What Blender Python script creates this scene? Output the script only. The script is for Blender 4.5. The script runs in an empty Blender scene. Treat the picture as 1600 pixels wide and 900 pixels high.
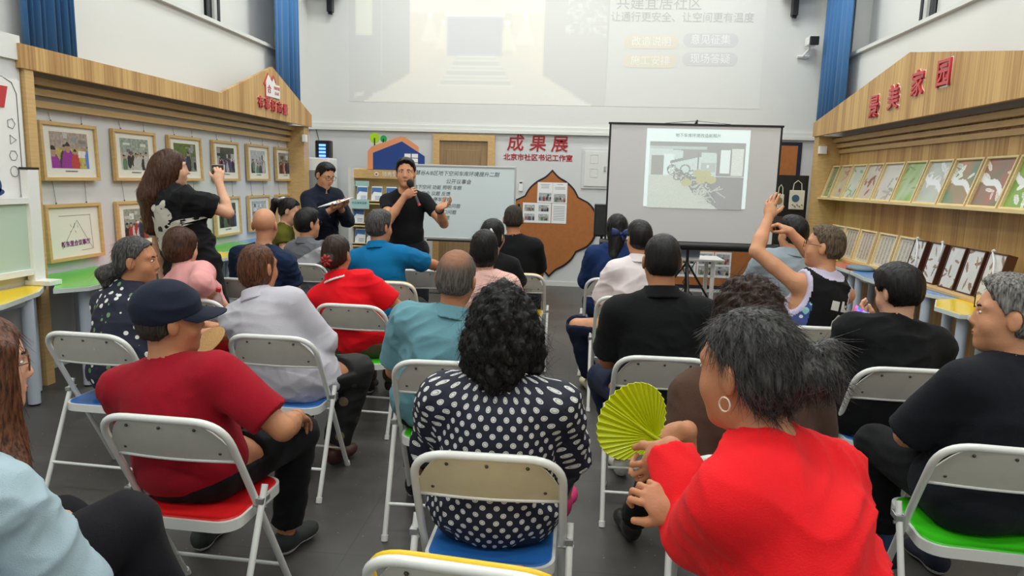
import bpy, bmesh, math, random
import numpy as np
from mathutils import Vector, Matrix

# ---------------------------------------------------------------- camera, world, light
SC = bpy.context.scene
COL = SC.collection
rng = np.random.default_rng(7)
random.seed(7)
cam_d = bpy.data.cameras.new('camera'); cam = bpy.data.objects.new('camera', cam_d); COL.objects.link(cam)
SC.camera = cam
F_PX, CAM_H = 1110.0, 1.57
MC = np.array([[0.9955122, 0.04093771, -0.0853204],      # world = MC @ (right, down, forward)
               [0.09049636, -0.14816561, 0.98481336],
               [0.02767445, -0.9881149, -0.15120539]])
cam_d.sensor_width = 36.0; cam_d.lens = 36.0 * F_PX / 1600.0; cam_d.clip_start = 0.05; cam_d.clip_end = 60
mw = Matrix.Identity(4)
for i in range(3):
    mw[i][0] = MC[i][0]; mw[i][1] = -MC[i][1]; mw[i][2] = -MC[i][2]
mw[2][3] = CAM_H
cam.matrix_world = mw

SC.view_settings.view_transform = 'Standard'; SC.view_settings.look = 'None'
SC.view_settings.gamma = 1.0; SC.view_settings.use_curve_mapping = False
SC.view_settings.exposure = 0.0
W = bpy.data.worlds.new('world'); SC.world = W; W.use_nodes = True
W.node_tree.nodes['Background'].inputs[0].default_value = (0.88, 0.94, 1.0, 1)
W.node_tree.nodes['Background'].inputs[1].default_value = 0.6
XL, XR, YB, YF, ZC = -4.05, 3.45, 10.62, -2.6, 5.3        # inner faces of the room
LAMPS = [(x, y) for y in (-0.9, 1.7, 4.3, 6.9, 9.2) for x in (-2.6, -0.3, 2.0)]
LAMP_E = 30.0
for x, y in LAMPS:
    l = bpy.data.lights.new('panel_light', 'AREA'); l.shape = 'RECTANGLE'; l.size = 1.15; l.size_y = 0.55
    l.energy = LAMP_E; l.color = (0.97, 1.0, 0.965)
    o = bpy.data.objects.new('panel_light', l); COL.objects.link(o); o.location = (x, y, ZC - 0.07)

# ---------------------------------------------------------------- materials
MATS = {}
def NT(m): return m.node_tree.nodes, m.node_tree.links
def mat(name, col=(0.8, 0.8, 0.8), rough=0.6, metal=0.0, bump=0.0, bscale=60, var=0.0, vscale=8, emit=None, es=0.0,
        stretch=(1, 1, 1), trans=0.0, spec=0.5, sheen=0.0, sss=0.0, coat=0.0):
    if name in MATS: return MATS[name]
    m = bpy.data.materials.new(name); m.use_nodes = True; MATS[name] = m
    n, l = NT(m); b = n['Principled BSDF']
    b.inputs['Base Color'].default_value = (*col, 1); b.inputs['Roughness'].default_value = rough
    b.inputs['Metallic'].default_value = metal; b.inputs['Specular IOR Level'].default_value = spec
    if sheen: b.inputs['Sheen Weight'].default_value = sheen
    if coat: b.inputs['Coat Weight'].default_value = coat; b.inputs['Coat Roughness'].default_value = 0.15
    if trans: b.inputs['Transmission Weight'].default_value = trans
    if sss:
        b.inputs['Subsurface Weight'].default_value = sss; b.inputs['Subsurface Radius'].default_value = (0.02, 0.008, 0.004)
        b.inputs['Subsurface Scale'].default_value = 0.5
    if emit: b.inputs['Emission Color'].default_value = (*emit, 1); b.inputs['Emission Strength'].default_value = es
    if var or bump:
        tc = n.new('ShaderNodeTexCoord'); mp = n.new('ShaderNodeMapping'); mp.inputs['Scale'].default_value = stretch
        l.new(tc.outputs['Object'], mp.inputs[0])
    if var:
        t = n.new('ShaderNodeTexNoise'); t.inputs['Scale'].default_value = vscale; t.inputs['Detail'].default_value = 5
        l.new(mp.outputs[0], t.inputs['Vector'])
        r = n.new('ShaderNodeValToRGB'); r.color_ramp.elements[0].position = 0.3; r.color_ramp.elements[1].position = 0.7
        r.color_ramp.elements[0].color = (*[c * (1 - var) for c in col], 1)
        r.color_ramp.elements[1].color = (*[min(1, c * (1 + var)) for c in col], 1)
        l.new(t.outputs[0], r.inputs[0]); l.new(r.outputs[0], b.inputs['Base Color'])
    if bump:
        t = n.new('ShaderNodeTexNoise'); t.inputs['Scale'].default_value = bscale; t.inputs['Detail'].default_value = 4
        l.new(mp.outputs[0], t.inputs['Vector'])
        bp = n.new('ShaderNodeBump'); bp.inputs['Strength'].default_value = bump; bp.inputs['Distance'].default_value = 0.01
        l.new(t.outputs[0], bp.inputs['Height']); l.new(bp.outputs[0], b.inputs['Normal'])
    return m

def wood_mat(name, axis='Y', c1=(0.50, 0.31, 0.13), c2=(0.70, 0.49, 0.24), width=0.12, tint=1.0):
    """laminate boards: tone per board, fine grain; boards repeat along the given axis and run vertically"""
    if name in MATS: return MATS[name]
    m = bpy.data.materials.new(name); m.use_nodes = True; MATS[name] = m
    n, l = NT(m); b = n['Principled BSDF']; b.inputs['Roughness'].default_value = 0.45
    tc = n.new('ShaderNodeTexCoord'); sp = n.new('ShaderNodeSeparateXYZ'); l.new(tc.outputs['Object'], sp.inputs[0])
    a = sp.outputs[axis]; v = sp.outputs['Z' if axis in 'XY' else 'Y']
    def M(op, x, y=None):
        k = n.new('ShaderNodeMath'); k.operation = op
        for i, q in enumerate((x, y)):
            if q is None: continue
            if isinstance(q, (int, float)): k.inputs[i].default_value = q
            else: l.new(q, k.inputs[i])
        return k.outputs[0]
    t = n.new('ShaderNodeTexNoise'); t.noise_dimensions = '2D'; t.inputs['Scale'].default_value = 1.0; t.inputs['Detail'].default_value = 3
    cb = n.new('ShaderNodeCombineXYZ'); l.new(M('MULTIPLY', a, 5.0 / width), cb.inputs[0]); l.new(M('MULTIPLY', v, 0.8), cb.inputs[1])
    l.new(cb.outputs[0], t.inputs['Vector'])
    wn = n.new('ShaderNodeTexWhiteNoise'); wn.noise_dimensions = '1D'; l.new(M('FLOOR', M('DIVIDE', a, width)), wn.inputs['W'])
    mix = M('ADD', M('MULTIPLY', t.outputs[0], 0.85), M('MULTIPLY', wn.outputs[0], 0.35))
    r = n.new('ShaderNodeValToRGB'); r.color_ramp.elements[0].position = 0.32; r.color_ramp.elements[1].position = 0.80
    r.color_ramp.elements[0].color = (*[c * tint for c in c1], 1); r.color_ramp.elements[1].color = (*[c * tint for c in c2], 1)
    l.new(mix, r.inputs[0]); l.new(r.outputs[0], b.inputs['Base Color'])
    return m

def vcol_mat(name, rough=0.5, emit=0.0):
    if name in MATS: return MATS[name]
    m = bpy.data.materials.new(name); m.use_nodes = True; MATS[name] = m
    n, l = NT(m); b = n['Principled BSDF']; b.inputs['Roughness'].default_value = rough
    a = n.new('ShaderNodeVertexColor'); a.layer_name = 'Col'
    l.new(a.outputs[0], b.inputs['Base Color'])
    if emit:
        l.new(a.outputs[0], b.inputs['Emission Color']); b.inputs['Emission Strength'].default_value = emit
    return m

def srgb(r, g, b):
    f = lambda c: (c / 255 / 12.92) if c / 255 <= 0.04045 else ((c / 255 + 0.055) / 1.055) ** 2.4
    return (f(r), f(g), f(b))

# ---------------------------------------------------------------- object helpers
def props(o, label=None, cat=None, group=None, kind=None):
    if label: o['label'] = label
    if cat: o['category'] = cat
    if group: o['group'] = group
    if kind: o['kind'] = kind
    return o
def thing(name, label, cat, loc=(0, 0, 0), rz=0.0, group=None):
    o = bpy.data.objects.new(name, None); COL.objects.link(o); o.location = loc; o.rotation_euler = (0, 0, rz)
    o.empty_display_size = 0.1
    return props(o, label, cat, group)
def link_mesh(name, me, mats, parent=None, smooth=False):
    if not isinstance(mats, (list, tuple)): mats = [mats]
    for m in mats: me.materials.append(m)
    if smooth is True:
        me.polygons.foreach_set('use_smooth', [True] * len(me.polygons))
    elif smooth:
        me.polygons.foreach_set('use_smooth', [True] * len(me.polygons))
        me.set_sharp_from_angle(angle=smooth)
    o = bpy.data.objects.new(name, me); COL.objects.link(o)
    if parent: o.parent = parent
    return o
class MB:
    """collects shapes into ONE mesh"""
    def __init__(s): s.v = []; s.f = []; s.mi = []; s.xf = Matrix.Identity(4)
    def add(s, vs, fs, mi=0):
        k = len(s.v); s.v += [tuple(s.xf @ Vector(v)) for v in vs]; s.f += [tuple(i + k for i in f) for f in fs]; s.mi += [mi] * len(fs)
    def box(s, x0, x1, y0, y1, z0, z1, mi=0):
        s.add([(x0, y0, z0), (x1, y0, z0), (x1, y1, z0), (x0, y1, z0), (x0, y0, z1), (x1, y0, z1), (x1, y1, z1), (x0, y1, z1)],
              [(0, 3, 2, 1), (4, 5, 6, 7), (0, 1, 5, 4), (1, 2, 6, 5), (2, 3, 7, 6), (3, 0, 4, 7)], mi); return s
    def bbox(s, x0, x1, y0, y1, z0, z1, b=0.004, mi=0):
        """box with bevelled edges"""
        bm = bmesh.new(); bmesh.ops.create_cube(bm, size=1)
        for v in bm.verts: v.co = Vector(((x0 + x1) / 2 + v.co.x * (x1 - x0), (y0 + y1) / 2 + v.co.y * (y1 - y0), (z0 + z1) / 2 + v.co.z * (z1 - z0)))
        bmesh.ops.bevel(bm, geom=bm.edges[:], offset=b, segments=2, affect='EDGES', profile=0.6)
        bm.verts.index_update()
        s.add([v.co[:] for v in bm.verts], [[v.index for v in f.verts] for f in bm.faces], mi); bm.free(); return s
    def tube(s, pts, r, n=10, closed=False, cap=True, mi=0, rs=None, flat=1.0, up=None):
        P = [Vector(p) for p in pts]; N = len(P); rings = []; prev = None
        for i, p in enumerate(P):
            if closed: t = P[(i + 1) % N] - P[i - 1]
            else: t = (P[min(i + 1, N - 1)] - P[max(i - 1, 0)])
            t.normalize()
            if prev is None:
                u = Vector(up) if up else (Vector((0, 0, 1)) if abs(t.z) < 0.9 else Vector((1, 0, 0)))
            else: u = prev
            u = (u - t * u.dot(t)).normalized(); w = t.cross(u); prev = u
            rr = rs[i] if rs else r
            rings.append([p + (u * math.cos(a) * rr * flat + w * math.sin(a) * rr) for a in [2 * math.pi * k / n for k in range(n)]])
        vs = [v[:] for ring in rings for v in ring]; fs = []
        for i in range(N if closed else N - 1):
            j = (i + 1) % N
            for k in range(n): fs.append((i * n + k, i * n + (k + 1) % n, j * n + (k + 1) % n, j * n + k))
        if cap and not closed: fs += [tuple(range(n))[::-1], tuple((N - 1) * n + k for k in range(n))]
        s.add(vs, fs, mi); return s
    def lathe(s, prof, c=(0, 0, 0), n=24, mi=0, sx=1, sy=1):
        vs = []; fs = []; m = len(prof)
        for k in range(n):
            a = 2 * math.pi * k / n
            for (r, z) in prof: vs.append((c[0] + r * math.cos(a) * sx, c[1] + r * math.sin(a) * sy, c[2] + z))
        for k in range(n):
            q = (k + 1) % n
            for i in range(m - 1): fs.append((k * m + i, q * m + i, q * m + i + 1, k * m + i + 1))
        fs += [tuple(k * m for k in range(n))[::-1], tuple(k * m + m - 1 for k in range(n))]
        s.add(vs, fs, mi); return s
    def prism(s, poly, z0, z1, mi=0, mtop=None):
        """polygon (x,y) extruded along z"""
        n = len(poly); vs = [(x, y, z0) for x, y in poly] + [(x, y, z1) for x, y in poly]
        s.add(vs, [tuple(range(n))[::-1]] + [(i, (i + 1) % n, n + (i + 1) % n, n + i) for i in range(n)], mi)
        s.add([(x, y, z1) for x, y in poly], [tuple(range(n))], mi if mtop is None else mtop); return s
    def build(s, name, mats, parent=None, smooth=False):
        me = bpy.data.meshes.new(name); me.from_pydata(s.v, [], s.f)
        if any(s.mi): me.polygons.foreach_set('material_index', s.mi)
        me.update(); return link_mesh(name, me, mats, parent, smooth)
def copy_tree(o, parent=None):
    c = o.copy(); COL.objects.link(c)
    if parent is not None:
        c.parent = parent; c.matrix_parent_inverse = o.matrix_parent_inverse.copy()
    for ch in list(o.children): copy_tree(ch, c)
    return c
def frame_xf(origin, xax, yax):
    """matrix whose local x,y lie along the given axes"""
    x = Vector(xax).normalized(); y = Vector(yax).normalized(); z = x.cross(y).normalized(); y = z.cross(x)
    m = Matrix.Identity(4)
    for i in range(3): m[i][0], m[i][1], m[i][2], m[i][3] = x[i], y[i], z[i], origin[i]
    return m
def text_data(body, size, depth=0.0, align='CENTER', bold=0.0, shear=0.0, res=2):
    c = bpy.data.curves.new('writing', 'FONT'); c.body = body; c.size = size; c.extrude = depth; c.align_x = align; c.align_y = 'CENTER'
    c.offset = bold; c.resolution_u = res; c.shear = shear
    o = bpy.data.objects.new('writing', c); COL.objects.link(o); bpy.context.view_layer.update()
    me = bpy.data.meshes.new_from_object(o.evaluated_get(bpy.context.evaluated_depsgraph_get()))
    bpy.data.objects.remove(o); bpy.data.curves.remove(c)
    return me
def text(name, body, size, m, parent, xf, depth=0.002, align='CENTER', bold=0.0, shear=0.0, sx=1.0):
    me = text_data(body, size, depth, align, bold, shear)
    if sx != 1.0: me.transform(Matrix.Diagonal((sx, 1, 1, 1)))
    me.transform(xf); me.materials.clear()
    return link_mesh(name, me, m, parent)
def pic(name, img, m, parent, xf, w, h):
    """flat picture: a fine grid whose colours come from the array img (rows top to bottom)"""
    H_, W_, _ = img.shape
    xs = np.linspace(-w / 2, w / 2, W_ + 1); ys = np.linspace(h / 2, -h / 2, H_ + 1)
    X, Y = np.meshgrid(xs, ys); v = np.stack([X.ravel(), Y.ravel(), np.zeros(X.size)], 1)
    idx = np.arange(X.size).reshape(X.shape)
    f = np.stack([idx[1:, :-1].ravel(), idx[1:, 1:].ravel(), idx[:-1, 1:].ravel(), idx[:-1, :-1].ravel()], 1)
    me = bpy.data.meshes.new(name); me.from_pydata(v.tolist(), [], f.tolist())
    ca = me.color_attributes.new('Col', 'FLOAT_COLOR', 'CORNER')
    c = np.concatenate([img.reshape(-1, 3), np.ones((H_ * W_, 1))], 1); ca.data.foreach_set('color', np.repeat(c, 4, 0).ravel().astype(np.float32))
    me.transform(xf); return link_mesh(name, me, m, parent)

# ---------------------------------------------------------------- smooth bodies: signed-distance shapes turned into one mesh
BIG = 10.0
class Field:
    def __init__(s, lo, hi, h):
        s.lo = np.array(lo, float); s.h = h; s.n = np.maximum(4, np.ceil((np.array(hi) - s.lo) / h).astype(int) + 1)
        s.ax = [s.lo[i] + h * np.arange(s.n[i]) for i in range(3)]
        s.D = np.full(tuple(s.n), BIG)
    def sl(s, lo, hi):
        a = np.clip(np.floor((np.array(lo) - s.lo) / s.h).astype(int), 0, s.n); b = np.clip(np.ceil((np.array(hi) - s.lo) / s.h).astype(int) + 1, 0, s.n)
        return (slice(a[0], b[0]), slice(a[1], b[1]), slice(a[2], b[2]))
    def grid(s, S): return s.ax[0][S[0]][:, None, None], s.ax[1][S[1]][None, :, None], s.ax[2][S[2]][None, None, :]
    def op(s, lo, hi, fn, k, pad=0.03):
        S = s.sl(np.array(lo) - k - pad, np.array(hi) + k + pad)
        X, Y, Z = s.grid(S)
        if 0 in (X.size, Y.size, Z.size): return
        d = fn(X, Y, Z); a = s.D[S]
        if k > 0:
            hh = np.maximum(k - np.abs(a - d), 0) / k; s.D[S] = np.minimum(a, d) - hh * hh * k * 0.25
        else: s.D[S] = np.minimum(a, d)
    def cone(s, p0, r0, p1, r1, k=0.02, infl=0.0):
        p0 = np.array(p0, float); p1 = np.array(p1, float); r0 += infl; r1 += infl; ba = p1 - p0; L2 = ba.dot(ba) + 1e-12
        rm = max(r0, r1); lo = np.minimum(p0, p1) - rm; hi = np.maximum(p0, p1) + rm
        def fn(X, Y, Z):
            px, py, pz = X - p0[0], Y - p0[1], Z - p0[2]
            t = np.clip((px * ba[0] + py * ba[1] + pz * ba[2]) / L2, 0, 1)
            return np.sqrt((px - t * ba[0]) ** 2 + (py - t * ba[1]) ** 2 + (pz - t * ba[2]) ** 2) - (r0 + (r1 - r0) * t)
        s.op(lo, hi, fn, k)
    def ell(s, c, r, R=None, k=0.03, infl=0.0):
        c = np.array(c, float); r = np.array(r, float) + infl; rm = r.max()
        R_ = np.eye(3) if R is None else R
        e = np.sqrt(((R_ * r[None, :]) ** 2).sum(1))
        def fn(X, Y, Z):
            x, y, z = X - c[0], Y - c[1], Z - c[2]
            a = (R_[0, 0] * x + R_[1, 0] * y + R_[2, 0] * z) / r[0]; b = (R_[0, 1] * x + R_[1, 1] * y + R_[2, 1] * z) / r[1]
            g = (R_[0, 2] * x + R_[1, 2] * y + R_[2, 2] * z) / r[2]
            k0 = np.sqrt(a * a + b * b + g * g); k1 = np.sqrt((a / r[0]) ** 2 + (b / r[1]) ** 2 + (g / r[2]) ** 2) + 1e-9
            return k0 * (k0 - 1) / k1
        s.op(c - e, c + e, fn, k)
    def mesh(s):
        D = s.D; I = D < 0
        nx, ny, nz = D.shape
        c = [I[i:nx - 1 + i, j:ny - 1 + j, k:nz - 1 + k] for i in (0, 1) for j in (0, 1) for k in (0, 1)]
        tot = sum(a.astype(np.int8) for a in c); act = (tot > 0) & (tot < 8)
        ci = np.argwhere(act)
        if len(ci) == 0: return np.zeros((0, 3)), np.zeros((0, 4), int)
        acc = np.zeros((len(ci), 3)); cnt = np.zeros(len(ci))
        corners = [(0, 0, 0), (0, 0, 1), (0, 1, 0), (0, 1, 1), (1, 0, 0), (1, 0, 1), (1, 1, 0), (1, 1, 1)]
        vals = {q: D[ci[:, 0] + q[0], ci[:, 1] + q[1], ci[:, 2] + q[2]] for q in corners}
        for a in corners:
            for ax in range(3):
                if a[ax]: continue
                b = list(a); b[ax] = 1; b = tuple(b); va, vb = vals[a], vals[b]; m = (va < 0) != (vb < 0)
                t = np.where(m, va / np.where(m, va - vb, 1), 0)
                p = np.array(a, float)[None, :].repeat(len(ci), 0); p[:, ax] += t
                acc[m] += p[m]; cnt[m] += 1
        V = s.lo + s.h * (ci + acc / cnt[:, None])
        idx = np.full(act.shape, -1, int); idx[tuple(ci.T)] = np.arange(len(ci))
        Q = []
        for ax in range(3):
            A = np.swapaxes(I, 0, ax) if ax else I
            d = I[1:] != I[:-1] if ax == 0 else (I[:, 1:] != I[:, :-1] if ax == 1 else I[:, :, 1:] != I[:, :, :-1])
            e = np.argwhere(d); o1, o2 = [(1, 2), (2, 0), (0, 1)][ax]
            e = e[(e[:, o1] > 0) & (e[:, o2] > 0) & (e[:, o1] < I.shape[o1] - 1) & (e[:, o2] < I.shape[o2] - 1)]
            if len(e) == 0: continue
            u = np.zeros(3, int); u[o1] = 1; w = np.zeros(3, int); w[o2] = 1
            g = lambda q: idx[q[:, 0], q[:, 1], q[:, 2]]
            q = np.stack([g(e - u - w), g(e - w), g(e), g(e - u)], 1)
            flip = ~I[tuple(e.T)]; q[flip] = q[flip][:, ::-1]
            Q.append(q)
        Q = np.concatenate(Q); Q = Q[(Q >= 0).all(1)]
        return V, Q
def mesh_np(name, V, Q, org):
    me = bpy.data.meshes.new(name); V = (V - np.array(org)).astype(np.float32)
    me.vertices.add(len(V)); me.vertices.foreach_set('co', V.ravel())
    me.loops.add(len(Q) * 4); me.loops.foreach_set('vertex_index', Q.ravel().astype(np.int32))
    me.polygons.add(len(Q)); me.polygons.foreach_set('loop_start', np.arange(0, len(Q) * 4, 4, dtype=np.int32))
    me.polygons.foreach_set('loop_total', np.full(len(Q), 4, dtype=np.int32)); me.update(calc_edges=True); me.validate()
    return me
def sines(V, seed, f, n=5):
    r = np.random.default_rng(seed); out = 0
    for _ in range(n):
        d = r.normal(size=3); d /= np.linalg.norm(d); out = out + np.sin((V[0] * d[0] + V[1] * d[1] + V[2] * d[2]) * f * r.uniform(0.7, 1.4) + r.uniform(0, 6.28))
    return out / n * math.sqrt(max(1.0, n / 4))
def rot(yaw=0, pitch=0, roll=0):
    cy, sy = math.cos(yaw), math.sin(yaw); cp, sp = math.cos(pitch), math.sin(pitch); cr, sr = math.cos(roll), math.sin(roll)
    return np.array([[cy, -sy, 0], [sy, cy, 0], [0, 0, 1]]) @ np.array([[1, 0, 0], [0, cp, -sp], [0, sp, cp]]) @ np.array([[cr, 0, sr], [0, 1, 0], [-sr, 0, cr]])
def unit(v): v = np.array(v, float); return v / (np.linalg.norm(v) + 1e-9)
def ik(a, c, l1, l2, hint):
    """joint between a and c; c is pulled in when out of reach"""
    a = np.array(a, float); c = np.array(c, float); d = c - a; L = np.linalg.norm(d)
    if L > (l1 + l2) * 0.995: c = a + d / L * (l1 + l2) * 0.995; d = c - a; L = np.linalg.norm(d)
    L = max(L, abs(l1 - l2) + 0.02); u = unit(d); x = (l1 * l1 - l2 * l2 + L * L) / (2 * L); h = math.sqrt(max(l1 * l1 - x * x, 0))
    hv = np.array(hint, float); hv = unit(hv - u * hv.dot(u)); return a + u * x + hv * h, c

# ---------------------------------------------------------------- people
def run(F, prims):
    for p in prims:
        kind, a, kw = p
        cut = kw.get('cut')
        if kind == 'cone': p0, r0, p1, r1 = a; lo = np.minimum(p0, p1) - max(r0, r1); hi = np.maximum(p0, p1) + max(r0, r1)
        else:
            c, r = a[0], a[1]; lo = np.array(c) - max(r); hi = np.array(c) + max(r)
        fhi = np.array([x[-1] for x in F.ax])
        if (lo - 0.06 > fhi).any() or (hi + 0.06 < F.lo).any(): continue
        if kind == 'sub':            # carve an ellipsoid
            T = Field.__new__(Field); T.__dict__.update(F.__dict__); T.D = np.full(F.D.shape, BIG); T.ell(a[0], a[1], a[2] if len(a) > 2 else None, k=0)
            F.D = np.maximum(F.D, -T.D); continue
        if cut:
            T = Field.__new__(Field); T.__dict__.update(F.__dict__); T.D = np.full(F.D.shape, BIG)
            (T.cone if kind == 'cone' else T.ell)(*a, k=0)
            X, Y, Z = F.ax[0][:, None, None], F.ax[1][None, :, None], F.ax[2][None, None, :]
            for q, nrm in cut: T.D = np.maximum(T.D, (X - q[0]) * nrm[0] + (Y - q[1]) * nrm[1] + (Z - q[2]) * nrm[2])
            k = kw.get('k', 0.02); hh = np.maximum(k - np.abs(F.D - T.D), 0) / k; F.D = np.minimum(F.D, T.D) - hh * hh * k * 0.25
        else: (F.cone if kind == 'cone' else F.ell)(*a, k=kw.get('k', 0.02))
def cone(p0, r0, p1, r1, k=0.02, **kw): return ('cone', (np.array(p0, float), r0, np.array(p1, float), r1), dict(k=k, **kw))
def ell(c, r, R=None, k=0.03, **kw): return ('ell', (np.array(c, float), np.array(r, float), R), dict(k=k, **kw))
def sub(c, r, R=None): return ('sub', (np.array(c, float), np.array(r, float), R), {})
def bounds(prims, pad=0.03):
    lo = np.full(3, 1e9); hi = -lo
    for kind, a, kw in prims:
        if kind == 'sub': continue
        if kind == 'cone': l_ = np.minimum(a[0] - a[1], a[2] - a[3]); h_ = np.maximum(a[0] + a[1], a[2] + a[3])
        else: l_ = a[0] - max(a[1]); h_ = a[0] + max(a[1])
        lo = np.minimum(lo, l_); hi = np.maximum(hi, h_)
    return lo - pad, hi + pad
def solid(prims, h, lo=None, hi=None, after=None):
    if lo is None: lo, hi = bounds(prims)
    F = Field(lo, hi, h); run(F, prims)
    if after: after(F)
    return F.mesh()
def part(name, prims, h, org, m, parent, noise=None, after=None, mi=None, R=None, T=None):
    """mesh a set of shapes; noise = function(V, N) giving an outward offset per vertex; R, T place a head-local solid"""
    V, Q = solid(prims, h, after=after)
    if len(V) == 0: return None
    if noise is not None:
        me = mesh_np('tmp', V, Q, (0, 0, 0)); N = np.zeros(len(V) * 3, np.float32); me.vertex_normals.foreach_get('vector', N); N = N.reshape(-1, 3)
        bpy.data.meshes.remove(me); V = V + N * noise(V, N)[:, None]
    loc = V
    if R is not None: V = V @ R.T + T
    me = mesh_np(name, V, Q, org)
    if mi is not None: me.polygons.foreach_set('material_index', mi(loc[Q].mean(1)).astype(np.int32)[:len(me.polygons)])
    o = link_mesh(name, me, m, parent, smooth=True)
    return o
def hand_prims(w, d, n, side, curl=0.5, spread=1.0, s=1.0, thumb=0.4, curls=None):
    d = unit(d); n = unit(np.array(n, float) - d * np.dot(n, d)); t = np.cross(d, n) * (1 if side > 0 else -1)
    R = np.stack([t, d, n], 1); P = [ell(w + d * 0.047 * s, (0.039 * s, 0.05 * s, 0.0145 * s), R, k=0.012), cone(w, 0.024 * s, w + d * 0.03 * s, 0.020 * s, k=0.02),
                                     ell(w + d * 0.035 * s + t * 0.022 * s + n * 0.006 * s, (0.016 * s, 0.028 * s, 0.014 * s), R, k=0.012)]
    for i, (o, b, L) in enumerate(((0.029, 0.083, 0.070), (0.0095, 0.088, 0.078), (-0.0105, 0.085, 0.072), (-0.029, 0.076, 0.056))):
        c = curls[i] if curls else curl
        p = w + d * b * s + t * o * s; r = 0.0088 * s * (0.88 if i == 3 else 1); a = 0.0; fd0 = unit(d + t * o * 3.0 * spread)
        for j, (fr, bend) in enumerate(((0.46, 0.9), (0.30, 1.15), (0.24, 0.8))):
            a += c * bend; q = p + (fd0 * math.cos(a) + n * math.sin(a)) * L * fr * s
            P.append(cone(p, r, q, r * 0.90, k=0.004)); p = q; r *= 0.90
    p = w + d * 0.022 * s + t * 0.026 * s + n * 0.006 * s; td = unit(d * 0.75 + t * (0.85 - thumb * 0.4) + n * (0.2 + thumb * 0.7))
    q = p + td * 0.040 * s; P.append(cone(p, 0.0135 * s, q, 0.011 * s, k=0.01)); td2 = unit(td + d * 0.35 - t * 0.45 * thumb + n * 0.3 * thumb)
    r_ = q + td2 * 0.032 * s; P.append(cone(q, 0.011 * s, r_, 0.0088 * s, k=0.006))
    return P
def head_prims(T, R, s=1.0, fem=False, face=1.0, jaw=1.0):
    g = lambda x, y, z: T + R @ (np.array([x, y, z]) * s)
    P = [ell(g(0, -0.012, 0.032), np.array((0.075, 0.094, 0.086)) * s, R, k=0.02), ell(g(0, 0.022, -0.02), np.array((0.063 * face, 0.072, 0.096)) * s, R, k=0.03),
         ell(g(0, 0.028, -0.073), np.array((0.053 * jaw, 0.054, 0.043)) * s, R, k=0.03), ell(g(0, 0.066, -0.100), np.array((0.021, 0.019, 0.017)) * s, R, k=0.03),
         cone(g(0, 0.080, 0.012), 0.008 * s, g(0, 0.098, -0.024), 0.011 * s, k=0.016), cone(g(-0.011, 0.091, -0.030), 0.0075 * s, g(0.011, 0.091, -0.030), 0.0075 * s, k=0.008),
         cone(g(-0.045, 0.066, 0.030), 0.009 * s, g(0.045, 0.066, 0.030), 0.009 * s, k=0.02), cone(g(-0.017, 0.080, -0.062), 0.0085 * s, g(0.017, 0.080, -0.062), 0.0085 * s, k=0.012)]
    for q in (-1, 1):
        P.append(ell(g(q * 0.040, 0.052, -0.032), np.array((0.024, 0.024, 0.024)) * s, R, k=0.03))
        E_ = R @ rot(q * 0.35, 0.12, 0)
        P.append(ell(g(q * 0.079, -0.008, -0.006), np.array((0.0085, 0.019, 0.032)) * s, E_, k=0.008))
        P.append(sub(g(q * 0.090, 0.002, -0.002), np.array((0.0075, 0.009, 0.017)) * s, E_))
        P.append(sub(g(q * 0.031, 0.092, 0.010), np.array((0.015, 0.012, 0.008)) * s, R))
    return P
HAIR_CUT = {'short': (0.042, 0.86, 0.045, -0.065), 'crop': (0.035, 0.80, 0.050, -0.055), 'none': (0, 1, 0, 0)}
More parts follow.
